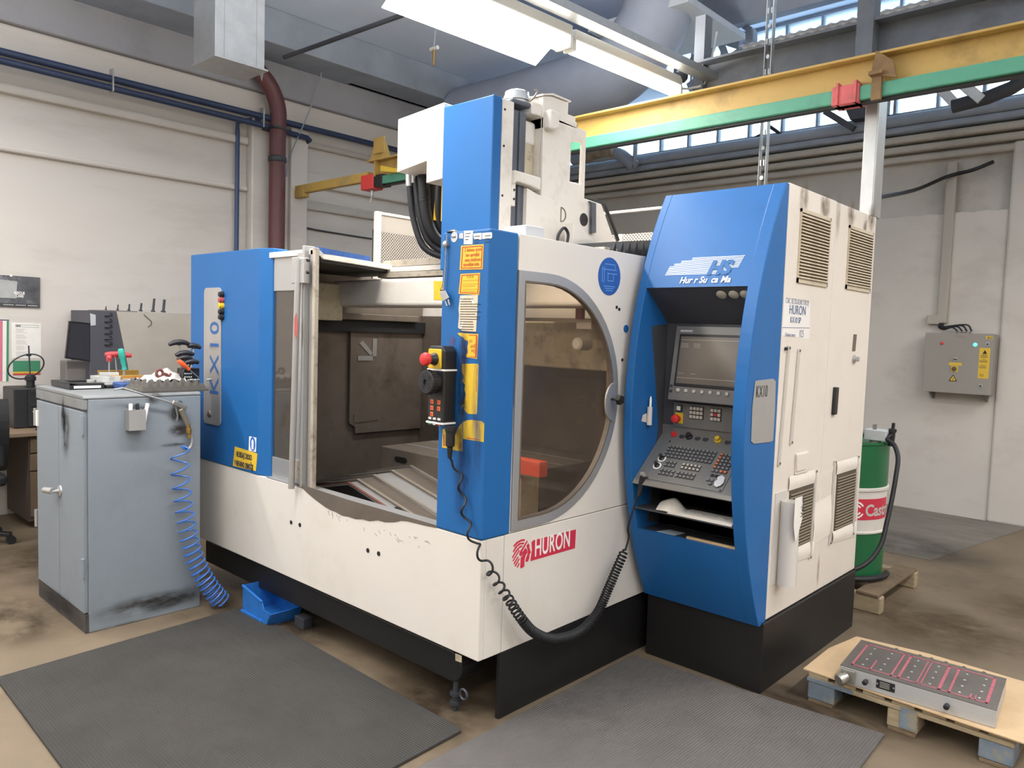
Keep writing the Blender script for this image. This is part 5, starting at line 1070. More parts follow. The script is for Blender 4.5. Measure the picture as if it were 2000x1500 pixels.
# text on the door
M_faded = mat('faded_blue_print', (150, 152, 166), 0.6); M_bprint = mat('blue_print', (66, 92, 132), 0.6)
M_label = mat('label_sheet', (226, 222, 218), 0.45)
dl = obj('door_label', MB().slab([(0.668,1.238,1.845), (0.668,1.548,1.837), (0.668,1.555,1.663), (0.668,1.244,1.675)], XR, 0.0006), M_label, cc_)
p = (0.669,1.256,1.828); text('CNC REZKALNI STROJ', 0.036, (0.6694, p[1], p[2]-0.004), YR, ZU, M_faded, dl, sx=0.74)
p = (0.669,1.302,1.776); text('HURON', 0.062, (0.6694, p[1], p[2]), YR, ZU, M_bprint, dl, sx=0.86)
p = (0.669,1.319,1.736); text('KX10 SP', 0.040, (0.6694, p[1], p[2]), YR, ZU, M_bprint, dl, sx=0.86)
p = (0.669,1.271,1.671); text('Delovni center', 0.026, (0.6694, p[1], p[2]), YR, ZU, M_faded, dl, sx=0.75)
p = (0.669,1.434,1.671); text('025', 0.050, (0.6694, p[1], p[2]), YR, ZU, M_faded, dl, sx=0.72)
obj('rule', MB().slab([(0.669,1.238,1.712), (0.669,1.552,1.718), (0.669,1.552,1.716), (0.669,1.238,1.710)], XR, 0.0006), M_bprint, dl)
# clear rails for drawings
M_rail = mat('clear_rail', (190, 184, 176), 0.3)
def rail(a, b, w=0.022):
    a, b = Vector(a), Vector(b)
    r = obj('holder_rail', MB().slab([a, a+Vector((0, w, 0)), b+Vector((0, w, 0)), b], XR, 0.010), M_rail, cc_, bevel=0.003)
    for q in (a.lerp(b, 0.02), a.lerp(b, 0.98)):
        obj('screw', MB().cyl(q+Vector((0.009, w/2, 0)), q+Vector((0.013, w/2, 0)), 0.006, n=8), M_worn, r)
rail((0.668,1.302,1.629), (0.668,1.262,1.069)); rail((0.668,1.421,1.615), (0.668,1.388,1.159))
rail((0.668,1.719,1.001), (0.668,1.707,0.538)); rail((0.668,1.982,1.021), (0.668,1.975,0.563)); rail((0.668,2.336,1.015), (0.668,2.326,0.554))
obj('clip', MB().lathe([(0.008, 0), (0.008, 0.012)], (0.668,1.281,1.614), XR, 10), M_plastic, cc_)
# socket cover
so = obj('socket_cover', MB().slab([(0.668,1.467,1.107), (0.668,1.618,1.105), (0.668,1.613,1.002), (0.668,1.469,1.003)], XR, 0.010), M_cabw, cc_, bevel=0.003)
obj('flap', MB().slab([(0.678,1.462,1.101), (0.678,1.580,1.102), (0.678,1.573,1.021), (0.678,1.467,1.020)], XR, 0.005), M_cabw, so, bevel=0.002)
# lock, sign and handle on the rear door
obj('voltage_sign', MB().slab([(0.668,2.167,1.698), (0.668,2.215,1.699), (0.668,2.207,1.606), (0.668,2.159,1.605)], XR, 0.002), M_worn, cc_)
obj('lock', MB().lathe([(0.024, 0), (0.024, 0.006), (0.014, 0.010), (0.014, 0.028), (0.008, 0.030)], (0.668,2.191,1.563), XR, 14), M_inox, cc_, smooth=True)
obj('door_handle', MB().slab([(0.668,1.911,1.417), (0.668,1.955,1.415), (0.668,1.949,1.271), (0.668,1.906,1.271)], XR, 0.018), M_plastic, cc_, bevel=0.004)
# lower filter grilles with white fleece
M_fleece = mat('white_fleece', (222, 214, 204), 0.9, bump=0.15, bscale=25)
for tl, tr_, br, bl_ in (((0.668,1.432,0.925), (0.668,1.737,0.919), (0.668,1.726,0.636), (0.668,1.434,0.646)), ((0.668,2.064,0.931), (0.668,2.369,0.926), (0.668,2.355,0.624), (0.668,2.043,0.647))):
    y0, y1 = (tl[1]+bl_[1])/2, (tr_[1]+br[1])/2; z1, z0 = (tl[2]+tr_[2])/2, (bl_[2]+br[2])/2
    g = obj('filter_grille', MB().box(XB, XB+0.003, y0-0.01, y1+0.01, z0-0.01, z1+0.01), mat('filter_dark', (84, 74, 62), 0.8, var=0.2, scale=12), cc_)
    base = None; n = 18
    for i in range(n):
        z = z0+(z1-z0)*i/n
        if base is None: base = obj('blade', MB().prism([(XB+0.002, z), (XB+0.010, z-0.001), (XB+0.010, z), (XB+0.002, z+0.003)], 'y', y0, y1), mat('grille_blade', (132, 120, 102), 0.6), g)
        else: again(base, 'blade', (0, 0, (z1-z0)*i/n))
    obj('fleece', MB().grid(lambda u, v: (XB+0.004+0.006*math.sin(PI*v)*(0.6+0.4*math.sin(3*u)), y0-0.03+(y1-y0+0.06)*u, z1+0.01+0.07*v), 12, 8), M_fleece, g, smooth=True)
    obj('fleece', MB().grid(lambda u, v: (XB+0.003+0.006*math.sin(PI*v), y0-0.03+(y1-y0+0.06)*u, z0-0.01-0.09*v*(0.7+0.3*u)), 12, 8), M_fleece, g, smooth=True)
obj('fleece_flap', MB().grid(lambda u, v: (XB+0.003+0.006*math.sin(PI*v*2), 1.74+0.26*u, 0.60+0.37*v+0.02*u), 8, 8), M_fleece, cc_, smooth=True)
# clear plastic tube of rolled drawings on the corner
M_tubec = see_through('cloudy_plastic', (236, 232, 226), 0.05, 0.15, haze=(232, 226, 218), hazeamt=0.72)
tb = obj('document_holder', MB().lathe([(0.045, 0), (0.045, 0.40), (0.043, 0.40), (0.043, 0.004)], (XB+0.046, 1.335, 0.50), ZU, 20).box(XB, XB+0.006, 1.26, 1.38, 0.50, 0.94), M_tubec, cc_, smooth=True)
obj('paper_roll', MB().cyl((XB+0.046, 1.335, 0.505), (XB+0.046, 1.335, 0.86), 0.033, n=18), M_paper, tb, smooth=True)
obj('paper_tip', MB().slab([(XB+0.092, 1.27, 0.93), (XB+0.092, 1.36, 0.93), (XB+0.092, 1.365, 0.82), (XB+0.092, 1.33, 0.76), (XB+0.092, 1.30, 0.72), (XB+0.092, 1.27, 0.80)], XR, 0.001), M_paper, tb)
text('Velum', 0.045, (XB+0.0945, 1.372, 0.83), ZU, (0, -1, 0), M_ink, tb, sx=0.9)
# soot marks above the louvres and grime on the doors
for p_, a_, b_2 in (((0.669,1.403,2.317), 0.14, 0.22), ((0.669,1.661,2.320), 0.16, 0.20), ((0.669,1.837,2.298), 0.07, 0.34), ((0.669,2.029,2.335), 0.16, 0.2), ((0.669,2.335,2.342), 0.16, 0.2), ((0.669,2.245,2.283), 0.1, 0.16), ((0.669,1.854,0.445), 0.04, 0.22)):
    stain(cc_, p_, YR, ZU, a_, b_2, (112, 92, 68), 0.75, 1.6)
# ------------------------------------------------------------------ things lying on the console shelves
t = thing('pen_holder', 'clear pen tube with a white pen taped on the blue recess side', 'pen holder', (XA+0.05, 1.07, 1.25))
pp = (0.090,1.153,1.217)
obj('tube', MB().lathe([(0.013, 0), (0.013, 0.09), (0.012, 0.09), (0.012, 0.003)], (XA+0.052, 1.05, 1.215), ZU, 14), M_tubec, t, smooth=True)
obj('pen', MB().lathe([(0.005, 0), (0.006, 0.02), (0.006, 0.12), (0.002, 0.135)], (XA+0.052, 1.05, 1.222), (0, 0.03, 1), 10), M_white, t, smooth=True)
obj('tape', MB().slab([(XA+0.038, 1.00, 1.235), (XA+0.038, 1.05, 1.225), (XA+0.038, 1.055, 1.275), (XA+0.038, 1.01, 1.265)], XR, 0.001), M_tubec, t)
bag = MB()
def crum(u, v):
    x = 0.20+0.40*u; y = 0.985+0.12*v
    h = 0.052*math.exp(-((u-0.13)/0.13)**2)+0.012
    return (x, y, 0.816+h*math.sin(PI*min(1, v*1.0+0.02))+0.006*math.sin(23*u+5*v)*math.sin(PI*v))
o = obj('plastic_bag', bag.grid(crum, 40, 10), mat('crumpled_plastic', (214, 208, 198), 0.35, bump=0.5, bscale=30), None, smooth=True)
tag(o, 'crumpled white plastic bag on the shelf below the keyboard', 'bag')
for i in range(3):
    o = obj('paper_sheet', MB().box(0.27+0.03*i, 0.60, 0.972+0.006*i, 1.1, 0.8155+0.004*i, 0.8185+0.004*i), M_paper)
    tag(o, ['lowest of the thin papers under the plastic bag', 'middle paper of the thin stack under the plastic bag', 'topmost paper of the thin stack under the plastic bag'][i], 'paper', 'papers under the plastic bag')
o = obj('paper_slip', MB().slab([(0.175, 1.035, 0.6965), (0.275, 1.035, 0.6965), (0.285, 1.12, 0.6965), (0.205, 1.12, 0.6965)], ZU, 0.002), mat('pale_slip', (186, 200, 206), 0.6))
tag(o, 'small pale paper slip on the bottom shelf, at the cabinet opening', 'paper')
M_wood = mat('pale_wood', (206, 176, 130), 0.6, var=0.12, scale=20, stretch=(1, 12, 12))
o = obj('wooden_rule', MB().box(0.345, 0.600, 1.032, 1.05, 0.6965, 0.709), M_wood, bevel=0.002)
tag(o, 'flat pale wooden strip on the bottom shelf edge', 'ruler')

# ------------------------------------------------------------------ rubber mats
def mat_ribbed(name, col, along):
    m = mat(name, col, 0.8, spec=0.15, var=0.18, scale=2.2, dirt=(58, 54, 50), dscale=1.8, damt=0.5); nt = m.node_tree; N = nt.nodes; L = nt.links
    tc = N.new('ShaderNodeTexCoord'); wv = N.new('ShaderNodeTexWave'); wv.wave_type = 'BANDS'; wv.bands_direction = along
    wv.inputs['Scale'].default_value = 26; wv.inputs['Distortion'].default_value = 0.0
    L.new(tc.outputs['Object'], wv.inputs['Vector'])
    bp = N.new('ShaderNodeBump'); bp.inputs['Strength'].default_value = 0.5; bp.inputs['Distance'].default_value = 0.004
    L.new(wv.outputs['Fac'], bp.inputs['Height']); L.new(bp.outputs[0], N['Principled BSDF'].inputs['Normal'])
    return m
o = obj('rubber_mat', MB().prism([(-1.91, -0.012), (-1.915, -0.05), (-1.83, -1.26), (0.03, -1.30), (-0.035, -0.05), (-0.1, -0.04)], 'z', 0.001, 0.013), mat_ribbed('ribbed_mat', (66, 64, 61), 'Y'), None, bevel=0.003)
tag(o, 'ribbed grey rubber mat on the floor before the open machine door', 'mat')
o = obj('rubber_mat', MB().prism([(0.035, 1.10), (0.05, -0.75), (1.30, -0.75), (1.22, 1.215)], 'z', 0.001, 0.013), mat_ribbed('ribbed_mat_fine', (100, 96, 92), 'X'), None, bevel=0.003)
tag(o, 'ribbed grey rubber mat on the floor before the control cabinet', 'mat')
# ------------------------------------------------------------------ grey tool cabinet
M_gcab = mat('grey_cabinet_paint', (126, 134, 141), 0.5, var=0.05, scale=2, dirt=(92, 94, 94), dscale=1.6, damt=0.35, bump=0.03, bscale=20)
M_scuff = mat('black_scuff', (66, 62, 60), 0.7, var=0.3, scale=14)
gx0, gx1, gy0, gy1, gz = -2.905, -2.115, -0.795, -0.180, 1.255
gc = thing('tool_cabinet', 'grey steel two-door tool cabinet with tools lying on its worn top', 'cabinet', (-2.5, -0.49, 0))
obj('body', MB().box(gx0, gx1, gy0+0.021, gy1, 0.0, gz-0.021), M_gcab, gc, bevel=0.004)
obj('plinth', MB().box(gx0+0.004, gx1-0.004, gy0+0.004, gy0+0.03, 0.0, 0.10), M_scuff, gc)
obj('top', MB().prism([(gx0, gz-0.020), (gx1+0.001, gz-0.020), (gx1+0.001, gz-0.010), (gx1-0.012, gz), (gx0+0.012, gz), (gx0, gz-0.010)], 'y', gy0-0.002, gy1+0.001).box(gx0+0.002, gx1-0.002, gy0, gy0+0.02, gz-0.075, gz-0.02), mat('worn_cabinet_top', (122, 124, 124), 0.5, var=0.15, scale=5, dirt=(78, 76, 72), dscale=3, damt=0.7), gc, bevel=0.004)
xm = -2.511
for a, b in ((gx0+0.012, xm-0.003), (xm+0.003, gx1-0.014)):
    dr_ = obj('door', MB().box(a, b, gy0, gy0+0.022, 0.105, gz-0.085), M_gcab, gc, bevel=0.004)
hd = obj('handle', MB().lathe([(0.032, 0), (0.030, 0.006), (0.012, 0.010), (0.010, 0.04)], (xm+0.022, gy0, 0.70), (0, -1, 0), 16), M_inox, gc, smooth=True)
obj('lever', MB().lathe([(0.016, 0), (0.018, 0.02), (0.016, 0.085), (0.006, 0.09)], (xm+0.03, gy0-0.04, 0.705), (-1, -0.2, -0.06), 12), M_inox, hd, smooth=True)
for x, z in ((gx0, 1.02), (gx0, 0.42), (gx1-0.012, 1.05), (gx1-0.012, 0.30)):
    obj('hinge', MB().cyl((x, gy0-0.004, z), (x, gy0-0.004, z+0.10), 0.010, n=8), M_gcab if x > gx0 else M_inox, gc, smooth=True)
obj('clip', MB().box(gx0+0.02, gx0+0.05, gy0-0.008, gy0, 1.02, 1.11), M_paper, gc)
sx_ = -2.396
for p_, a_, b_ in (((sx_, gy0, 1.047), 0.20, 0.36), ((sx_-0.03, gy0, 1.117), 0.10, 0.28), ((-2.5, gy0, 0.06), 0.9, 0.16)):
    stain(gc, p_, XR, ZU, a_, b_, (58, 54, 52), 0.95, 3.0)
for p_, a_, b_ in (((-2.113,-0.360,0.085), 0.4, 0.12), ((-2.113,-0.633,-0.013), 0.5, 0.07), ((-2.113,-0.237,0.086), 0.2, 0.16), ((-2.113,-0.304,1.043), 0.16, 0.10), ((-2.113,-0.327,0.964), 0.2, 0.03), ((-2.113,-0.318,1.136), 0.12, 0.14), ((-2.113,-0.444,1.236), 0.12, 0.10), ((-2.113,-0.472,0.083), 0.7, 0.16)):
    stain(gc, p_, YR, ZU, a_, b_, (62, 56, 50), 0.9, 4.0)
FL = bpy.data.objects['floor']
for x, y, a_, b_, cl in ((-0.3, 0.0, 1.0, 0.8, (52, 40, 28)), (-1.6, 0.05, 1.4, 0.7, (46, 38, 30)), (-2.2, -0.1, 0.9, 0.8, (60, 50, 40)), (0.9, 1.25, 1.2, 0.5, (58, 46, 34)), (-2.6, -1.0, 1.2, 0.7, (70, 58, 44)), (1.0, 2.8, 1.6, 1.3, (84, 70, 54)), (1.7, 3.6, 1.8, 1.4, (92, 78, 60)), (-3.6, -0.5, 1.8, 1.6, (76, 64, 50)), (0.3, 4.6, 1.8, 1.3, (86, 82, 76))):
    stain(FL, (x, y, 0.0), XR, YR, a_, b_, cl, 0.8, 3.0, 0.0006 if x < 0.2 or y < 4 else 0.005)
# magnetic pen cup on its side
GX = gx1+0.001
c0, c1 = (-2.100,-0.593,1.175), (-2.100,-0.496,1.069)
pc = thing('pen_cup', 'small steel pen cup stuck on the side of the grey cabinet', 'cup', (GX+0.03, (c0[1]+c1[1])/2, c1[2]))
obj('cup', MB().box(GX, GX+0.055, c0[1], c1[1]-0.01, c1[2]-0.005, c1[2]).box(GX, GX+0.002, c0[1], c1[1]-0.01, c1[2], c0[2]).box(GX+0.053, GX+0.055, c0[1], c1[1]-0.01, c1[2], c0[2]).box(GX, GX+0.055, c0[1], c0[1]+0.002, c1[2], c0[2]).box(GX, GX+0.055, c1[1]-0.012, c1[1]-0.01, c1[2], c0[2]), M_inox, pc, bevel=0.001)
for i, (dy, m, lab, tl) in enumerate(((0.016, M_white, 'white marker pen at the door end of the steel cup', 0.02), (0.060, M_plastic, 'black marker pen in the middle of the steel cup', -0.06), (0.082, M_white, 'white marker pen leaning at the hose end of the steel cup', 0.18))):
    y = c0[1]+dy
    o = obj('marker_pen', MB().lathe([(0.009, 0), (0.010, 0.01), (0.010, 0.128), (0.008, 0.135)], (GX+0.028, y, c1[2]+0.003), (0, tl, 1), 10), m, None, smooth=True)
    tag(o, lab, 'pen')
# air gun with blue coiled hose
ag_ = thing('air_gun', 'air blow gun with long nozzle and blue coiled hose on the grey cabinet', 'air gun', (-2.080,-0.304,1.162))
AX = -2.085
n0, n1, n2 = (-2.060,-0.669,1.287), (-2.070,-0.620,1.293), (-2.085,-0.345,1.197)
obj('nozzle', MB().tube([n0, n1, n2], 0.0055, 8), M_steel, ag_, smooth=True)
M_gun = mat('gun_metal', (168, 164, 156), 0.35, 0.8)
obj('body', MB().bar((-2.085,-0.356,1.204), (-2.085,-0.276,1.168), 0.022, 0.026), M_gun, ag_, bevel=0.006)
obj('grip', MB().bar((-2.085,-0.311,1.167), (-2.085,-0.264,1.066), 0.022, 0.030), mat('bronze_grip', (150, 142, 126), 0.4, 0.7), ag_, bevel=0.007)
obj('trigger', MB().tube(curve_pts([(-2.085,-0.336,1.186), (-2.085,-0.331,1.157), (-2.085,-0.325,1.128), (-2.085,-0.328,1.099)], 5), 0.005, 6), M_gun, ag_, smooth=True)
obj('hook', MB().tube(curve_pts([(-2.090,-0.334,1.199), (-2.100,-0.310,1.212), (-2.100,-0.290,1.199)], 5), 0.005, 6), M_gun, ag_, smooth=True)
obj('coupling', MB().lathe([(0.013, 0), (0.013, 0.02), (0.016, 0.022), (0.016, 0.045), (0.011, 0.05), (0.011, 0.075)], (-2.085,-0.267,1.072), (0, 0.12, -1), 12), M_brass, ag_, smooth=True)
obj('elbow', MB().tube(curve_pts([(-2.085,-0.252,1.025), (-2.085,-0.243,0.989), (-2.085,-0.249,0.954), (-2.085,-0.264,0.935)], 6), 0.008, 8), M_steel, ag_, smooth=True)
M_bhose = mat('blue_air_hose', (58, 108, 184), 0.35)
hp_ = [(-2.050,-0.326,0.960), (-2.050,-0.328,0.880), (-2.050,-0.325,0.807), (-2.050,-0.313,0.690), (-2.050,-0.299,0.572), (-2.050,-0.278,0.452), (-2.050,-0.248,0.328), (-2.040,-0.211,0.225), (-2.030,-0.155,0.119), (-2.020,-0.094,0.028)]
cp_ = curve_pts(hp_, 30); lens = [0.0]
for a, b in zip(cp_, cp_[1:]): lens.append(lens[-1]+(b-a).length)
tt = lens[-1]; coil = []; ph = -1.2; nst = 2200
for i in range(nst):
    s = tt*i/(nst-1); k = 1
    while k < len(lens)-1 and lens[k] < s: k += 1
    t = (s-lens[k-1])/max(1e-9, lens[k]-lens[k-1]); p = cp_[k-1].lerp(cp_[k], t); d = (cp_[k]-cp_[k-1]).normalized()
    b = Vector((1, 0, 0)); a = b.cross(d).normalized(); b = d.cross(a)
    f = s/tt; dens = 11+27*f**1.7
    R = 0.047+0.004*f
    p = p+(a*math.cos(ph)+b*math.sin(ph)*0.62)*R+Vector((0.0, 0, 0))
    if p.z < 0.02: p.z = 0.02
    coil.append(p); ph += 2*PI*dens*(tt/(nst-1))*1.0
obj('coiled_hose', MB().tube([Vector((-2.080,-0.266,0.936)), Vector((-2.070,-0.300,0.943))]+coil, 0.0048, 6), M_bhose, ag_, smooth=True)
# ------------------------------------------------------------------ things on the grey cabinet
GT = gz+0.001
M_foam = mat('dark_foam', (84, 80, 74), 0.95, bump=0.3, bscale=40)
ym0, ym1 = -0.497, -0.12
def foam(u, v):
    x = -2.40+0.26*u; y = ym0+(ym1-ym0)*v
    e = min(1, min(v, 1-v)*14, min(u, 1-u)*8)
    return (x+0.02*(1-2*u)*(1-e), y, GT+0.012+(0.032+0.026*math.sin(2*PI*v*8.5)*math.sin(2*PI*u*3.5+1.57))*e)
fm = MB().grid(foam, 28, 68)
fm.box(-2.40, -2.14, ym0, ym1, GT, GT+0.012)
o = obj('foam_mat', fm, M_foam, None, smooth=True); tag(o, 'dark grey egg-crate foam mat along the edge of the grey cabinet top', 'foam')
b0 = thing('black_case', 'flat black plastic case with a white strip on the grey cabinet top', 'case', (-2.68, -0.66, GT))
obj('shell', MB().box(-2.82, -2.50, -0.74, -0.56, GT, GT+0.022).box(-2.82, -2.50, -0.74, -0.70, GT+0.022, GT+0.034).box(-2.82, -2.78, -0.74, -0.56, GT+0.022, GT+0.034).box(-2.54, -2.50, -0.74, -0.56, GT+0.022, GT+0.034), M_plastic, b0, bevel=0.004)
obj('label_strip', MB().box(-2.499, -2.4975, -0.72, -0.58, GT+0.006, GT+0.020), M_white, b0)
b1 = thing('black_tray', 'flat black tray under the small white boxes on the grey cabinet', 'tray', (-2.7, -0.5, GT))
obj('base', MB().box(-2.86, -2.52, -0.545, -0.42, GT, GT+0.018), M_plastic, b1, bevel=0.004)
M_wbox = mat('white_carton', (172, 171, 168), 0.6, var=0.14, scale=26)
wb_ = [(-2.60, -0.535, 0.0, 0.10, 0.05, 0.02, 'frontmost'), ]
spots = [(-2.58, -0.53, 0, 'white carton at the black case end of the carton heap'), (-2.60, -0.475, 0, 'white carton in the middle of the bottom row of the heap'), (-2.575, -0.43, 0, 'white carton at the blue case end of the heap'),
         (-2.68, -0.54, 0, 'white carton behind the black case, beside the heap'), (-2.69, -0.47, 0, 'white carton low in the heap, before the gold tray'), (-2.61, -0.52, 1, 'tilted white carton lying on the heap near the black case'), (-2.62, -0.455, 1, 'tilted white carton lying on the heap near the blue case'),
         (-2.70, -0.52, 1, 'white carton lying on the heap at the back'), (-2.66, -0.48, 2, 'long white carton topmost on the heap')]
wbs = MB().box(-0.05, 0.05, -0.026, 0.026, 0, 0.021)
proto = None
for i, (x, y, lv, lab) in enumerate(spots):
    me_loc = (x, y, GT+0.0185+0.0215*lv)
    if proto is None:
        proto = obj('carton', wbs, M_wbox, None, bevel=0.001); o = proto
    else:
        o = proto.copy(); COL.objects.link(o); o.name = 'carton'
    o.location = me_loc; o.rotation_euler = (0, 0, [0.1, -0.2, 0.3, 1.4, 0.0, 0.5, -0.4, 0.2, 1.3][i]); tag(o, lab, 'carton', 'white cartons heaped on the cabinet')
b2 = thing('blue_case', 'flat blue plastic case between the cartons and the foam mat', 'case', (-2.48, -0.47, GT))
yb0, yb1 = -0.506, -0.392
M_bcase = mat('blue_case_plastic', (50, 78, 130), 0.5, var=0.15, scale=10)
obj('shell', MB().box(-2.56, -2.405, yb0, yb1+0.03, GT, GT+0.035), M_bcase, b2, bevel=0.006)
obj('rib', MB().box(-2.404, -2.398, yb0+0.01, yb1-0.01, GT+0.012, GT+0.018), M_bcase, b2)
o = obj('steel_block', MB().box(-2.55, -2.47, yb0+0.06, yb1+0.02, GT+0.036, GT+0.052), M_inox, None, bevel=0.002); tag(o, 'small bright steel block on the blue case', 'block')
o = thing('gold_tray', 'low golden metal tray standing behind the blue case', 'tray', (-2.74, -0.3, GT))
M_gold = mat('golden_tray', (178, 142, 72), 0.45, 0.4, var=0.15, scale=8)
yg0, yg1 = -0.482, -0.245
obj('pan', MB().box(-2.84, -2.62, yg0, yg1, GT, GT+0.006).box(-2.84, -2.83, yg0, yg1, GT, GT+0.085).box(-2.63, -2.62, yg0, yg1, GT, GT+0.066).box(-2.84, -2.62, yg0, yg0+0.006, GT, GT+0.05).box(-2.84, -2.62, yg1-0.006, yg1, GT, GT+0.05), M_gold, o, bevel=0.002)
obj('print', MB().box(-2.6199, -2.6190, yg0+0.06, yg1-0.02, GT+0.030, GT+0.060), mat('ochre_print', (186, 128, 60), 0.6, var=0.4, scale=90), o)
M_redh = mat('red_handle', (176, 58, 62), 0.45); M_tealh = mat('teal_handle', (44, 156, 138), 0.4); M_blkh = mat('black_handle', (34, 34, 38), 0.4)
def t_key(label, hp, foot, half, m, along=(0, 1, 0), r=0.014, droop=0.3):
    hp = Vector(hp); foot = Vector(foot); al = Vector(along).normalized()
    t = thing('t_handle_key', label, 'hex key', foot)
    pts = []; rad = []
    n = 12
    for i in range(n+1):
        u = -1+2*i/n
        pts.append(hp+al*half*u-Vector((0, 0, 1))*droop*half*u*u); rad.append(r*(1.05-0.35*abs(u)**3))
    obj('handle', MB().tube(pts, r, 10, rad), m, t, smooth=True)
    obj('hub', MB().cyl(hp-Vector((0, 0, 0.02)), hp, r*0.8, r*0.9, 10), m, t, smooth=True)
    obj('shaft', MB().cyl(hp-Vector((0, 0, 0.005)), foot, 0.0045, n=8), M_steel, t, smooth=True)
    return t
t_key('small red ball-ended T-handle key standing in the golden tray', (-2.700,-0.465,1.422), (-2.70, -0.465, GT+0.008), 0.012, M_redh, (0, 1, 0), 0.018, 0)
t_key('red T-handle key standing in the golden tray behind the teal screwdriver', (-2.720,-0.424,1.443), (-2.72, -0.409, GT+0.008), 0.055, M_redh, (0.1, 1, 0), 0.017, 0.05)
t_key('red T-handle key in the golden tray, half hidden past the teal screwdriver', (-2.760,-0.356,1.438), (-2.76, -0.365, GT+0.008), 0.04, M_redh, (0.3, 1, -0.1), 0.015, 0.05)
sd = thing('teal_screwdriver', 'teal handled screwdriver leaning on the red T-handle keys', 'screwdriver', (-2.66, -0.408, GT+0.008))
a, b = Vector((-2.660,-0.414,1.479)), Vector((-2.660,-0.399,1.393)); dd2 = (b-a).normalized()
obj('handle', MB().lathe([(0.012, 0), (0.018, 0.008), (0.019, 0.05), (0.014, 0.065), (0.015, 0.085), (0.011, 0.105), (0.016, 0.125)], a, dd2, 12), M_tealh, sd, smooth=True)
obj('blade', MB().cyl(a+dd2*0.12, (-2.66, b.y+0.008, GT+0.008), 0.004, n=8), M_steel, sd, smooth=True)
# rag, orange screwdriver, black stand with T-handle keys
def ragf(u, v):
    y0_, y1_ = -0.430, -0.203
    x = -2.44+0.2*v; y = y0_+(y1_-y0_)*u
    h = (0.040+0.06*u**1.2*(1-0.4*abs(2*v-1)))*math.sin(PI*min(max(v, 0.03), 0.97))**0.6*math.sin(PI*min(max(u, 0.05), 0.95))**0.5
    return (x, y, GT+0.045+h+0.010*math.sin(17*u+6*v)*math.sin(9*v+4*u))
o = obj('rag', MB().grid(ragf, 40, 18), mat('white_rag', (186, 180, 174), 0.9, var=0.1, scale=10, bump=0.4, bscale=20), None, smooth=True)
tag(o, 'crumpled white rag with a brown knot on the foam mat', 'rag')
kx_ = Vector((-2.280,-0.331,1.359))
obj('brown_knot', MB().tube([kx_+Vector((0, 0.018*math.cos(2*PI*i/12)-0.012, 0.020*math.sin(2*PI*i/12)-0.006)) for i in range(13)]+[kx_+Vector((0.01, 0.02, -0.01)), kx_+Vector((0.01, 0.04, -0.025)), kx_+Vector((0, 0.05, -0.01))], 0.008, 8), mat('brown_cloth', (112, 66, 60), 0.9), o, smooth=True)
hs = thing('key_stand', 'black plastic stand holding black T-handle keys on the foam mat', 'stand', (-2.36, -0.147, GT+0.04))
ya, yb2 = -0.223, -0.082
obj('block', MB().prism([(ya, GT+0.045), (ya+0.075, GT+0.045), (ya+0.065, GT+0.125), (ya+0.02, GT+0.115)], 'x', -2.34, -2.28).box(-2.40, -2.34, ya+0.03, yb2, GT+0.045, GT+0.12), M_plastic, hs, bevel=0.004)
for i in range(8):
    obj('hole_mark', MB().box(-2.2799, -2.279, ya+0.022+0.012*(i % 4), ya+0.029+0.012*(i % 4), GT+0.07+0.02*(i//4), GT+0.076+0.02*(i//4)), M_white, hs)
for i, (px, lab, hw_, xx) in enumerate((((0), 'tallest black T-handle key in the black stand', 0.058, -2.36), ((1), 'second tallest black T-handle key in the black stand', 0.052, -2.34), ((2), 'black T-handle key third from the top of the stand', 0.042, -2.33), ((3), 'lowest black T-handle key in the black stand', 0.042, -2.32), ((4), 'black T-handle key set apart behind the others in the stand', 0.040, -2.42))):
    top_ = [(-2.360,-0.197,1.531), (-2.340,-0.172,1.468), (-2.330,-0.176,1.441), (-2.320,-0.141,1.418), (-2.420,-0.080,1.509)][i]
    ft = [(-2.360,-0.181,1.373), (-2.370,-0.168,1.366), (-2.370,-0.149,1.366), (-2.370,-0.137,1.366), (-2.420,-0.096,1.363)][i]
    t_key(lab, top_, (ft[0] if i != 0 else -2.37, ft[1], GT+0.12), hw_, M_blkh, (0.1, 1, -0.12 if i == 4 else 0.05), 0.015, 0.25)
od = thing('orange_screwdriver', 'orange handled screwdriver leaning on the black key stand', 'screwdriver', (-2.27, -0.215, GT+0.05))
a, b = Vector((-2.270,-0.242,1.427)), Vector((-2.270,-0.191,1.384)); dd2 = (b-a).normalized()
obj('handle', MB().lathe([(0.008, 0), (0.013, 0.006), (0.014, 0.05), (0.009, 0.062), (0.010, 0.085)], a, dd2, 12), mat('orange_handle', (230, 92, 44), 0.4), od, smooth=True)
obj('blade', MB().cyl(a+dd2*0.08, a+dd2*0.16, 0.003, n=6), M_steel, od, smooth=True)
for i, (p, lab) in enumerate((((-2.200,-0.219,1.327), 'steel cutter tip lying in the foam mat near the stand'), ((-2.200,-0.183,1.317), 'thin bright steel bit lying in the foam mat'), ((-2.200,-0.107,1.330), 'steel cutter lying at the machine end of the foam mat'))):
    q = Vector((p[0], p[1], GT+0.060)); o = obj('cutter', MB().lathe([(0.002, 0), (0.006, 0.004), (0.006, 0.03), (0.003, 0.034)], q, (0.3, 1, 0.05), 8), M_steel, None, smooth=True); tag(o, lab, 'cutter')
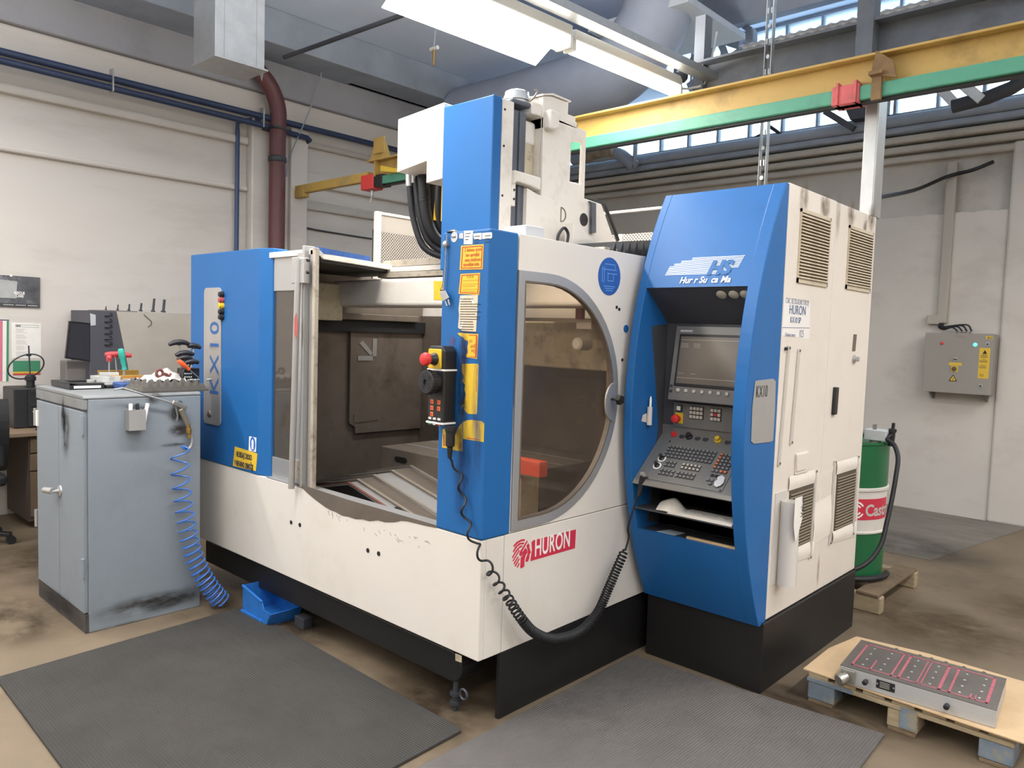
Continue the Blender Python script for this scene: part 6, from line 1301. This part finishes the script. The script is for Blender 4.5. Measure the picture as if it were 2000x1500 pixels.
# ------------------------------------------------------------------ blue bin
bn = thing('storage_bin', 'blue plastic open-front storage bin on the floor under the machine', 'bin', (-1.68, 0.05, 0))
M_bin = mat('blue_bin_plastic', (42, 112, 190), 0.4, dirt=(30, 62, 110), dscale=7, damt=0.6)
side = [(-1.835, 0.004), (-1.575, 0.004), (-1.53, 0.075), (-1.535, 0.085), (-1.60, 0.085), (-1.625, 0.13), (-1.83, 0.165)]
obj('side', MB().prism(side, 'y', -0.06, -0.055), M_bin, bn, bevel=0.001); obj('side', MB().prism(side, 'y', 0.13, 0.135), M_bin, bn, bevel=0.001)
obj('floor', MB().box(-1.835, -1.575, -0.06, 0.135, 0.003, 0.008), M_bin, bn)
obj('back', MB().box(-1.838, -1.832, -0.06, 0.135, 0.004, 0.168), M_bin, bn)
obj('front', MB().slab([(-1.575, -0.06, 0.004), (-1.575, 0.135, 0.004), (-1.53, 0.135, 0.08), (-1.53, -0.06, 0.08)], (-1, 0, 0.3), 0.004), M_bin, bn)
obj('rim', MB().box(-1.85, -1.62, -0.068, -0.058, 0.012, 0.026).prism([(-1.84, 0.158), (-1.625, 0.122), (-1.622, 0.132), (-1.84, 0.172)], 'y', -0.066, -0.054), M_bin, bn, bevel=0.002)
o = obj('steel_block', MB().box(-1.49, -1.40, 0.06, 0.12, 0.001, 0.06), M_darksteel, None, bevel=0.004); tag(o, 'small dark steel block on the floor beside the blue bin', 'block')
# ------------------------------------------------------------------ pallets
M_plank = mat('pallet_wood', (156, 140, 112), 0.8, var=0.2, scale=14, dirt=(116, 92, 62), dscale=6, damt=0.6, stretch=(1, 1, 4), bump=0.15, bscale=40)
M_plankold = mat('old_pallet_wood', (112, 94, 72), 0.85, var=0.3, scale=12, dirt=(66, 54, 42), dscale=5, damt=0.7, bump=0.2, bscale=40)
M_bluepaint = mat('sprayed_blue_paint', (108, 120, 130), 0.8, var=0.3, scale=10, dirt=(150, 134, 104), dscale=9, damt=1.0)
px0, px1, py0, py1 = 0.86, 1.665, 1.29, 1.89
pl_ = thing('pallet', 'half-size wooden pallet with blue sprayed blocks under the cardboard sheet', 'pallet', (1.26, 1.59, 0))
for ix, x in enumerate((px0, (px0+px1)/2-0.06, px1-0.12)):
    for iy, y in enumerate((py0, py1-0.12)):
        blue = ix == 0 or (ix == 2 and iy == 0)
        obj('block', MB().box(x, x+0.12, y, y+0.12, 0.018, 0.098), M_bluepaint if blue else M_plank, pl_, bevel=0.006)
    obj('runner', MB().box(x+0.005, x+0.115, py0, py1, 0.0005, 0.0175), M_plankold, pl_, bevel=0.003)
for i, y in enumerate((py0, py1-0.12)):
    obj('board', MB().box(px0, px1, y-0.004, y+0.105, 0.0985, 0.119), M_plank, pl_, bevel=0.003)
obj('paint_patch', MB().box(px0-0.002, px0+0.20, py0-0.006, py0-0.003, 0.100, 0.118), M_bluepaint, pl_)
obj('paint_patch', MB().box(px0+0.395, px0+0.46, py0-0.006, py0-0.003, 0.03, 0.118), M_bluepaint, pl_)
base = None
n = 7
for i in range(n):
    x = px0+(px1-px0-0.09)*i/(n-1)
    if base is None: base = obj('deck_board', MB().box(x, x+0.09, py0, py1, 0.1195, 0.139), M_plank, pl_, bevel=0.003)
    else: again(base, 'deck_board', (x-px0, 0, random.uniform(-0.0006, 0.0006)))
o = obj('cardboard', MB().prism([(0.835, 1.29), (1.70, 1.262), (1.76, 1.90), (1.2, 1.92), (0.875, 1.88), (0.83, 1.62)], 'z', 0.1405, 0.1455), mat('cardboard', (190, 162, 126), 0.85, var=0.06, scale=8, dirt=(176, 142, 100), dscale=5, damt=0.4))
tag(o, 'flat brown cardboard sheet laid over the wooden pallet', 'cardboard')
CZ0, CZ1 = 0.1465, 0.222
ck_ = thing('magnetic_chuck', 'flat steel magnetic chuck with red marked top lying on the cardboard', 'magnetic chuck', (1.3, 1.45, CZ0))
A_, B2, C2, D2_ = (1.002,1.277,0.222), (1.596,1.306,0.222), (1.564,1.676,0.222), (0.968,1.649,0.222)
M_chuck = mat('ground_steel', (186, 186, 184), 0.35, 0.35, var=0.08, scale=6, stretch=(1, 6, 6)); M_chtop = mat('chuck_top', (112, 106, 102), 0.26, 0.4, var=0.2, scale=5)
cxy = [p[:2] for p in (A_, B2, C2, D2_)]
obj('body', MB().prism(cxy, 'z', CZ0, CZ1-0.004), M_chuck, ck_, bevel=0.002)
tp_ = obj('top_plate', MB().prism(cxy, 'z', CZ1-0.004, CZ1), M_chtop, ck_, bevel=0.001)
def cp2(u, v, z=CZ1+0.0006):
    a = Vector(A_).lerp(Vector(B2), u); b = Vector(D2_).lerp(Vector(C2), u); p = a.lerp(b, v); return Vector((p.x, p.y, z))
M_chred = mat('red_marker', (172, 92, 102), 0.5, var=0.3, scale=40)
def cl(u0, v0, u1, v1): return MB().slab([cp2(u0, v0), cp2(u1, v0), cp2(u1, v1), cp2(u0, v1)], ZU, 0.0004)
for q in ((0.06, 0.10, 0.94, 0.125), (0.06, 0.88, 0.94, 0.905), (0.06, 0.10, 0.075, 0.90), (0.925, 0.10, 0.945, 0.90), (0.19, 0.10, 0.20, 0.45), (0.33, 0.10, 0.342, 0.90), (0.375, 0.10, 0.392, 0.90), (0.50, 0.10, 0.508, 0.90), (0.525, 0.10, 0.533, 0.9), (0.635, 0.10, 0.655, 0.90), (0.70, 0.10, 0.715, 0.90), (0.83, 0.1, 0.838, 0.25), (0.86, 0.1, 0.868, 0.25)):
    obj('red_line', cl(*q), M_chred, tp_)
for u in (0.13, 0.255, 0.44, 0.58, 0.765, 0.885):
    for v in (0.2, 0.4, 0.6, 0.8):
        p = cp2(u, v, CZ1); obj('rivet', MB().lathe([(0.006, 0), (0.004, 0.0016)], p, ZU, 8), M_steel, tp_)
fd = (Vector(B2)-Vector(A_)).normalized(); fn = Vector((fd.y, -fd.x, 0))
def cf(u, z, d=0.0): p = Vector(A_).lerp(Vector(B2), u)+fn*d; return Vector((p.x, p.y, z))
for u in (0.19, 0.715):
    obj('knob', MB().lathe([(0.006, 0), (0.006, 0.012), (0.011, 0.014), (0.011, 0.034), (0.008, 0.036)], cf(u, 0.186), fn, 12), M_plastic, ck_, smooth=True)
lb = obj('type_plate', MB().slab([cf(0.255, 0.168), cf(0.38, 0.168), cf(0.38, 0.206), cf(0.255, 0.206)], fn, 0.002), M_plastic, ck_, bevel=0.001)
for u in (0.263, 0.372): obj('rivet', MB().lathe([(0.004, 0), (0.003, 0.002)], cf(u, 0.187, 0.002), fn, 8), M_steel, lb)
for k in range(4): obj('line', MB().slab([cf(0.28, 0.197-0.007*k, 0.0021), cf(0.345, 0.197-0.007*k, 0.0021), cf(0.345, 0.199-0.007*k, 0.0021), cf(0.28, 0.199-0.007*k, 0.0021)], fn, 0.0003), M_keylt, lb)
cn = obj('connector', MB().box(0, 0, 0, 0, 0, 0).frame(cf(0.02, 0.160), fd, ZU, fn, 0.055, 0.055, 0.018), M_gun, ck_, bevel=0.003)
obj('plug', MB().lathe([(0.020, 0), (0.020, 0.02), (0.026, 0.022), (0.026, 0.04), (0.022, 0.046)], cf(0.055, 0.183, 0.018), (fn.x-0.5*fd.x, fn.y-0.5*fd.y, -0.25), 16), M_gun, cn, smooth=True)
for i, u in enumerate((0.25, 0.42, 0.5, 0.6, 0.72, 0.85)):
    p = Vector(D2_).lerp(Vector(C2), u)-fn*0.012; obj('back_knob', MB().lathe([(0.011, -0.012), (0.011, 0.03)], Vector((p.x, p.y, 0.20)), -fn, 10), M_plastic, ck_, smooth=True)
# old pallet with the drum
p2 = thing('old_pallet', 'weathered wooden pallet under the green and white drum', 'pallet', (0.3, 3.1, 0))
qx0, qx1, qy0, qy1 = -0.15, 0.735, 2.72, 3.50
for y in (qy0, qy1-0.06):
    obj('bearer', MB().box(qx0, qx1, y, y+0.075, 0.0005, 0.105), M_plank, p2, bevel=0.008)
for x in (qx0, 0.12, 0.36, 0.59):
    obj('deck_board', MB().box(x, x+0.135, qy0-0.01+random.uniform(-0.02, 0.02), qy1+0.01, 0.1055, 0.128+random.uniform(-0.003, 0.002)), M_plankold, p2, bevel=0.005)
dm = thing('oil_drum', 'green and white oil drum with a red label beside the control cabinet', 'drum', (0.32, 3.08, 0.13))
M_dgreen = mat('drum_green', (26, 98, 58), 0.4, var=0.04, scale=3); M_dwhite = mat('drum_white', (214, 208, 200), 0.4, var=0.04, scale=5)
dc = (0.33, 3.08, 0.131); DR = 0.286
obj('lower_shell', MB().lathe([(DR, 0.0), (DR, 0.28), (DR, 0.30)], dc, ZU, 40), M_dgreen, dm, smooth=True)
obj('middle_shell', MB().lathe([(DR, 0.30), (DR+0.008, 0.305), (DR+0.008, 0.315), (DR, 0.32), (DR, 0.575), (DR+0.010, 0.58), (DR+0.010, 0.595), (DR, 0.60)], dc, ZU, 40, False), M_dwhite, dm, smooth=True)
obj('upper_shell', MB().lathe([(DR, 0.60), (DR, 0.87), (DR+0.006, 0.875), (DR+0.006, 0.89), (DR-0.008, 0.89), (DR-0.008, 0.875), (0.01, 0.875)], dc, ZU, 40), M_dgreen, dm, smooth=True)
va = math.atan2(-2.17-dc[1], 2.147-dc[0])
lbp = MB()
rl = []
a0, a1 = va-1.1, va+1.35
n = 24
lbp.add([(dc[0]+(DR+0.0015)*math.cos(a0+(a1-a0)*i/n), dc[1]+(DR+0.0015)*math.sin(a0+(a1-a0)*i/n), dc[2]+z) for z in (0.395, 0.53) for i in range(n+1)], [(i, i+1, n+2+i, n+1+i) for i in range(n)])
lab_ = obj('red_label', lbp, M_huron, dm, smooth=True)
def curved_text(body, size, ang0, z, m, sx=1.0):
    o = text(body, size, (0, 0, 0), XR, ZU, m, lab_, sx=sx, bold=0.003)
    off = wloc(lab_)
    for v in o.data.vertices:
        p = v.co+off; a = ang0+p.x/(DR+0.003); rr_ = DR+0.003-p.y*0.0
        v.co = Vector((dc[0]+rr_*math.cos(a), dc[1]+rr_*math.sin(a), z+p.z))-off
    return o
curved_text('Castrol', 0.105, va+0.57, dc[2]+0.422, M_white, 0.9)
sw2 = MB()
for r0, r1 in ((0.025, 0.036), (0.045, 0.056)):
    pts = [(va+0.36+r*math.cos(t)/DR, dc[2]+0.46+r*math.sin(t)) for r, rng in ((r1, range(0, 17)), (r0, range(16, -1, -1))) for t in [0.5+5.3*k/16 for k in rng]]
    sw2.slab([(dc[0]+(DR+0.0025)*math.cos(a), dc[1]+(DR+0.0025)*math.sin(a), z) for a, z in pts], (math.cos(va), math.sin(va), 0), 0.0006)
obj('swirl_emblem', sw2, M_white, lab_)
pm = thing('drum_pump', 'grey pump head with a black hose on top of the green drum', 'pump', (0.37, 3.05, 1.02))
pxy = Vector((0.55, 3.03))
obj('head', MB().box(pxy.x-0.06, pxy.x+0.075, pxy.y-0.04, pxy.y+0.06, 1.03, 1.10), M_greybox, pm, bevel=0.006)
obj('bung', MB().lathe([(0.035, 0), (0.035, 0.02), (0.03, 0.022), (0.03, 0.03)], (pxy.x, pxy.y, 1.006), ZU, 14), M_gun, pm, smooth=True)
obj('eyelet', MB().box(pxy.x-0.012, pxy.x+0.012, pxy.y-0.03, pxy.y-0.02, 1.10, 1.135), M_steel, pm)
obj('pipe', MB().cyl((pxy.x-0.06, pxy.y, 1.07), (pxy.x-0.2, pxy.y-0.03, 1.07), 0.022, n=10), M_steel, pm, smooth=True)
obj('red_valve', MB().lathe([(0.02, 0), (0.028, 0.02), (0.02, 0.05)], (pxy.x-0.13, pxy.y, 1.09), ZU, 10), M_red, pm, smooth=True)
obj('outlet', MB().lathe([(0.018, 0), (0.018, 0.09), (0.024, 0.092), (0.024, 0.11), (0.010, 0.115), (0.010, 0.15)], (pxy.x+0.09, pxy.y+0.02, 1.0), (0.05, 0, 1), 10), M_plastic, pm, smooth=True)
o_ = [(pxy.x+0.09, pxy.y+0.02, 1.075), (0.631,3.000,1.050), (0.690,2.950,1.019), (0.729,2.900,0.949), (0.738,2.850,0.844), (0.738,2.800,0.708), (0.735,2.740,0.574), (0.731,2.680,0.458), (0.705,2.620,0.376), (0.669,2.560,0.327), (0.634,2.520,0.305)]
obj('hose', MB().tube(curve_pts(o_, 8), 0.014, 10), M_rubber, pm, smooth=True)
# hose loops under the drum
hl_ = [(dc[0]+(DR+0.03)*math.cos(a), dc[1]+(DR+0.03)*math.sin(a), 0.1525) for a in [va-1.2+2.6*i/20 for i in range(21)]]
o = obj('hose_loop', MB().tube(hl_, 0.020, 8), M_rubber, None, smooth=True); tag(o, 'black hose lying round the foot of the green drum', 'hose')
# ------------------------------------------------------------------ far corner: wall papers, desk, chair, steel hood
def paper(nm, label, pts, m, cat='poster', t=0.004, grp=None):
    r = thing(nm, label, cat, pts[0]); obj('sheet', MB().slab(pts, XR, t), m, r); return r
XW = XL+0.001
M_dkphoto = mat('dark_photo_print', (84, 84, 88), 0.5, var=0.5, scale=9, dirt=(150, 150, 152), dscale=7, damt=0.9)
cl_ = thing('wall_calendar', 'dark wall calendar with a grey car picture, pinned on the cream wall', 'calendar', (-5.190,-0.139,1.727))
obj('sheet', MB().slab([(XW, -0.60, 1.728), (XW, -0.136, 1.728), (XW, -0.134, 1.985), (XW, -0.60, 1.985)], XR, 0.012), M_dkphoto, cl_)
obj('light_area', MB().slab([(XW+0.0122, -0.44, 1.80), (XW+0.0122, -0.31, 1.80), (XW+0.0122, -0.30, 1.94), (XW+0.0122, -0.44, 1.95)], XR, 0.0006), mat('pale_grey_print', (168, 168, 166), 0.5, var=0.15, scale=10), cl_)
obj('foot_band', MB().slab([(XW+0.0122, -0.60, 1.732), (XW+0.0122, -0.137, 1.732), (XW+0.0122, -0.137, 1.76), (XW+0.0122, -0.60, 1.76)], XR, 0.0006), mat('dark_band', (62, 62, 62), 0.5), cl_)
text('RESCUE', 0.030, (XW+0.0132, -0.325, 1.836), YR, ZU, M_white, cl_, sx=0.75, bold=0.001)
text('CARE', 0.030, (XW+0.0132, -0.312, 1.811), YR, ZU, M_white, cl_, sx=0.75, bold=0.001)
dsh = MB()
for i in range(20):
    if i % 7 != 6: dsh.box(XW+0.0128, XW+0.0134, -0.40+0.0125*i, -0.392+0.0125*i, 1.743, 1.748)
obj('small_print', dsh, M_white, cl_, kind='stuff')
obj('hanger', MB().lathe([(0.010, 0), (0.010, 0.006)], (XW+0.012, -0.345, 1.985), XR, 12), M_white, cl_)
sh_ = paper('paper_sheet', 'white typed sheet pinned on the wall under the calendar', [(XW, -0.343, 1.303), (XW, -0.128, 1.303), (XW, -0.126, 1.60), (XW, -0.343, 1.602)], M_paper, 'paper', 0.0015)
for k in range(5): pass
obj('header_box', MB().prism([(-0.315, 1.565), (-0.145, 1.562), (-0.145, 1.582), (-0.315, 1.585)], 'x', XW+0.0014, XW+0.002, [[(-0.313, 1.567), (-0.147, 1.564), (-0.147, 1.580), (-0.313, 1.583)]]), M_ink, sh_)
text('SERVIS', 0.016, (XW+0.0021, -0.309, 1.569), YR, ZU, M_ink, sh_, sx=0.7, bold=0.0006)
for k in range(24):
    if k % 5 == 4: continue
    z = 1.545-0.0095*k
    obj('line', MB().box(XW+0.0014, XW+0.002, -0.312, -0.312+random.uniform(0.05, 0.09), z, z+0.003), mat('faint_line', (176, 172, 168), 0.7) if k == 0 else MATS['faint_line'], sh_)
pn_ = paper('colour_chart', 'tall chart with pink, white and green columns beside the typed sheet', [(XW, -0.60, 1.112), (XW, -0.368, 1.112), (XW, -0.358, 1.62), (XW, -0.60, 1.625)], M_paper, 'poster', 0.0015)
obj('pink_column', MB().slab([(XW+0.0016, -0.60, 1.115), (XW+0.0016, -0.412, 1.115), (XW+0.0016, -0.404, 1.612), (XW+0.0016, -0.60, 1.612)], XR, 0.0004), mat('pink_print', (196, 112, 128), 0.7), pn_)
obj('green_column', MB().slab([(XW+0.0016, -0.386, 1.113), (XW+0.0016, -0.369, 1.113), (XW+0.0016, -0.360, 1.612), (XW+0.0016, -0.376, 1.612)], XR, 0.0004), mat('green_print', (62, 132, 96), 0.7), pn_)
obj('blue_edge', MB().box(XW+0.0016, XW+0.002, -0.60, -0.358, 1.614, 1.622), M_bluepipe, pn_)
gp_ = paper('green_notice', 'green notice with yellow and red bands under the typed sheet', [(XW, -0.336, 1.163), (XW, -0.136, 1.163), (XW, -0.136, 1.283), (XW, -0.336, 1.283)], MATS['green_print'], 'poster', 0.0015)
obj('yellow_band', MB().box(XW+0.0016, XW+0.002, -0.336, -0.136, 1.178, 1.192), M_ysign0, gp_); obj('red_band', MB().box(XW+0.0016, XW+0.002, -0.336, -0.136, 1.164, 1.176), M_red0, gp_)
# desk with a black tower and a ring antenna
M_desk = mat('brown_desk', (120, 100, 80), 0.6, var=0.1, scale=4); M_deskd = mat('dark_desk_side', (66, 54, 46), 0.6, var=0.1)
dk2 = thing('desk', 'brown wooden desk against the cream wall', 'desk', (-4.85, -0.6, 0))
obj('top', MB().box(-5.18, -4.50, -1.6, 0.06, 0.735, 0.765), M_desk, dk2, bevel=0.003)
obj('side', MB().box(-5.16, -4.54, 0.02, 0.05, 0, 0.735), M_deskd, dk2)
obj('drawer_unit', MB().box(-5.15, -4.56, -0.40, 0.02, 0.06, 0.733), M_deskd, dk2)
for z0, z1 in ((0.60, 0.725), (0.46, 0.59), (0.10, 0.45)): obj('drawer', MB().box(-4.56, -4.545, -0.39, 0.015, z0, z1), mat('drawer_front', (96, 78, 60), 0.6, var=0.1) if z0 == 0.60 else MATS['drawer_front'], dk2, bevel=0.003)
pcx = thing('computer_tower', 'black computer tower standing on the brown desk', 'computer', (-4.8, -0.3, 0.766))
obj('case', MB().box(-5.10, -4.79, -0.435, -0.13, 0.766, 1.085), M_plastic, pcx, bevel=0.01)
obj('front', MB().box(-4.79, -4.775, -0.34, -0.14, 0.775, 1.08), M_rubber, pcx, bevel=0.004)
for z in (1.045, 0.935, 0.90): obj('drive_slot', MB().box(-4.775, -4.770, -0.325, -0.20, z, z+0.022), M_plastic, pcx, bevel=0.001)
obj('badge', MB().lathe([(0.016, 0), (0.014, 0.003)], (-4.775, -0.30, 0.905), XR, 14), M_greybox, pcx)
rg = thing('ring_antenna', 'thin black ring on a stalk above the computer tower', 'gauge', (-4.93, -0.29, 1.087))
rc_ = Vector((-4.9, -0.319, 1.251))
rR = 0.122
obj('ring', MB().tube([rc_+Vector((0.02*math.cos(2*PI*i/36), rR*math.cos(2*PI*i/36), rR*0.78*math.sin(2*PI*i/36)+0.25*rR*math.cos(2*PI*i/36))) for i in range(37)], 0.006, 6), M_plastic, rg, smooth=True)
obj('stalk', MB().cyl((-4.9, rc_.y+0.03, 1.09), (-4.9, rc_.y+0.02, 1.42), 0.006, n=8), M_darksteel, rg, smooth=True)
obj('holder', MB().lathe([(0.03, 0), (0.03, 0.05), (0.04, 0.052), (0.04, 0.08), (0.02, 0.10)], (-4.9, rc_.y+0.03, 1.087), ZU, 14), M_plastic, rg, smooth=True)
obj('nut', MB().lathe([(0.018, 0), (0.018, 0.02)], (-4.9, rc_.y+0.02, 1.335), ZU, 8), M_plastic, rg)
ms = obj('mouse', MB().lathe([(0.001, 0.03), (0.02, 0.028), (0.032, 0.016), (0.034, 0.0)], (-4.62, -0.30, 0.767), ZU, 16), M_plastic, None, smooth=True); tag(ms, 'black computer mouse on the desk before the tower', 'mouse')
o = obj('desk_cable', MB().tube(curve_pts([(-5.0, -0.42, 0.98), (-5.08, -0.47, 0.90), (-5.0, -0.50, 0.80), (-4.85, -0.52, 0.772)], 6), 0.006, 6), M_rubber, None, smooth=True); tag(o, 'black cable hanging beside the computer tower onto the desk', 'cable')
chx, chy = -4.15, -0.86
ch_ = thing('office_chair', 'black office chair on castors before the desk', 'chair', (chx, chy, 0))
obj('backrest', MB().grid(lambda u, v: (chx-0.02+0.05*math.sin(PI*v)+0.07*v, chy-0.22+0.44*u+0.0, 0.55+0.52*v), 10, 10).box(chx+0.0, chx+0.05, chy-0.20, chy+0.20, 0.58, 1.02), M_rubber, ch_, bevel=0.02, seg=3)
obj('seat', MB().box(chx-0.48, chx-0.02, chy-0.23, chy+0.23, 0.43, 0.52), M_rubber, ch_, bevel=0.03, seg=3)
obj('column', MB().cyl((chx-0.24, chy, 0.10), (chx-0.24, chy, 0.43), 0.03, n=12), M_plastic, ch_, smooth=True)
for i in range(5):
    a = 2.2+2*PI*i/5; q = Vector((chx-0.24+0.31*math.cos(a), chy+0.31*math.sin(a), 0.07))
    lg_ = obj('leg', MB().bar((chx-0.24, chy, 0.10), q, 0.05, 0.03), M_plastic, ch_, bevel=0.006)
    obj('castor', MB().cyl((q.x-0.02, q.y, 0.031), (q.x+0.02, q.y, 0.031), 0.03, n=14), M_plastic, lg_, smooth=True)
# steel hood beside the desk, with rods on top and hooks
M_hood = mat('dark_hood_paint', (76, 76, 84), 0.55, var=0.05); M_hoodst = mat('rubbed_steel_sheet', (192, 184, 172), 0.42, 0.35, var=0.15, scale=2, bump=0.04, bscale=4)
hx0, hx1 = -5.15, -4.70
y_a, y_b = 0.088, 0.930
zt2 = 1.721
sh2 = thing('steel_hood', 'dark grey machine hood with a rubbed steel front sheet by the wall', 'machine hood', (-4.9, 0.5, 0))
obj('body', MB().box(hx0, hx1, y_a, y_b+0.25, 0, zt2), M_hood, sh2, bevel=0.004)
obj('front_sheet', MB().slab([(-4.699,0.296,1.721), (-4.699,0.929,1.720), (hx1+0.001, y_b+0.24, zt2-0.01), (hx1+0.001, y_b+0.24, 0.9), (-4.699,0.419,1.094)], XR, 0.006), M_hoodst, sh2)
obj('ledge', MB().box(hx0, hx1-0.02, 0.225, 0.477, zt2, zt2+0.008), M_worn0, sh2)
for pp, k in ((617, 0), (628, 1), (640, 2), (652, 3), (663, 4), (674, 5)):
    p = [(-4.700,0.207,1.679), (-4.700,0.207,1.628), (-4.700,0.207,1.581), (-4.700,0.207,1.530), (-4.700,0.206,1.483), (-4.700,0.206,1.436)][k]
    obj('hook', MB().tube([(hx1, p[1], p[2]), (hx1+0.03, p[1]+0.01, p[2]), (hx1+0.035, p[1]+0.045, p[2]+0.004), (hx1+0.03, p[1]+0.045, p[2]+0.02), (hx1+0.01, p[1]+0.04, p[2]+0.024)], 0.005, 6), M_rubber, sh2)
obj('paper_tag', MB().slab([(-4.698,0.092,1.696), (-4.698,0.135,1.685), (-4.698,0.135,1.600), (-4.698,0.096,1.595)], XR, 0.001), M_greybox, sh2)
obj('wire', MB().tube([(-4.690,0.518,1.700), (-4.690,0.582,1.644), (-4.690,0.582,1.618), (-4.690,0.552,1.595)], 0.003, 5), M_rubber, sh2)
tops = [(-4.800,0.259,1.762), (-4.800,0.353,1.780), (-4.800,0.445,1.789), (-4.800,0.544,1.802), (-4.800,0.649,1.848), (-4.800,0.738,1.844)]
for i, p in enumerate(tops):
    r = 0.004+0.0016*i
    o = obj('drill_bit', MB().lathe([(r*1.8, 0), (r*1.8, 0.012), (r, 0.014), (r, p[2]-zt2-0.009)], (p[0], p[1]-0.01, zt2+0.009), (0, 0.10, 1), 8), M_darksteel, None, smooth=True)
    tag(o, ['thinnest drill bit standing on the steel hood', 'second thinnest drill bit standing on the steel hood', 'third drill bit from the thin end of the row on the hood', 'third drill bit from the thick end of the row on the hood', 'tallest thick drill bit standing on the steel hood', 'thickest drill bit, last of the row on the steel hood'][i], 'drill bit', 'drill bits standing on the steel hood')
mn = thing('flat_monitor', 'dark flat monitor tilted beside the steel hood', 'monitor', (-4.75, 0.0, 1.3))
q = [(-4.620,-0.085,1.628), (-4.700,0.093,1.616), (-4.700,0.091,1.295), (-4.620,-0.116,1.329)]
obj('case', MB().slab(q, XR, -0.03), M_plastic, mn); obj('screen', MB().slab([Vector(a)+(sum((Vector(b) for b in q), Vector())/4-Vector(a))*0.08+Vector((0.001, 0, 0)) for a in q], XR, 0.001), mat('dark_screen', (52, 54, 62), 0.2), mn)
obj('stand', MB().box(-4.95, -4.80, -0.06, 0.1, 0.766, 1.30), M_worn0, mn, bevel=0.01)
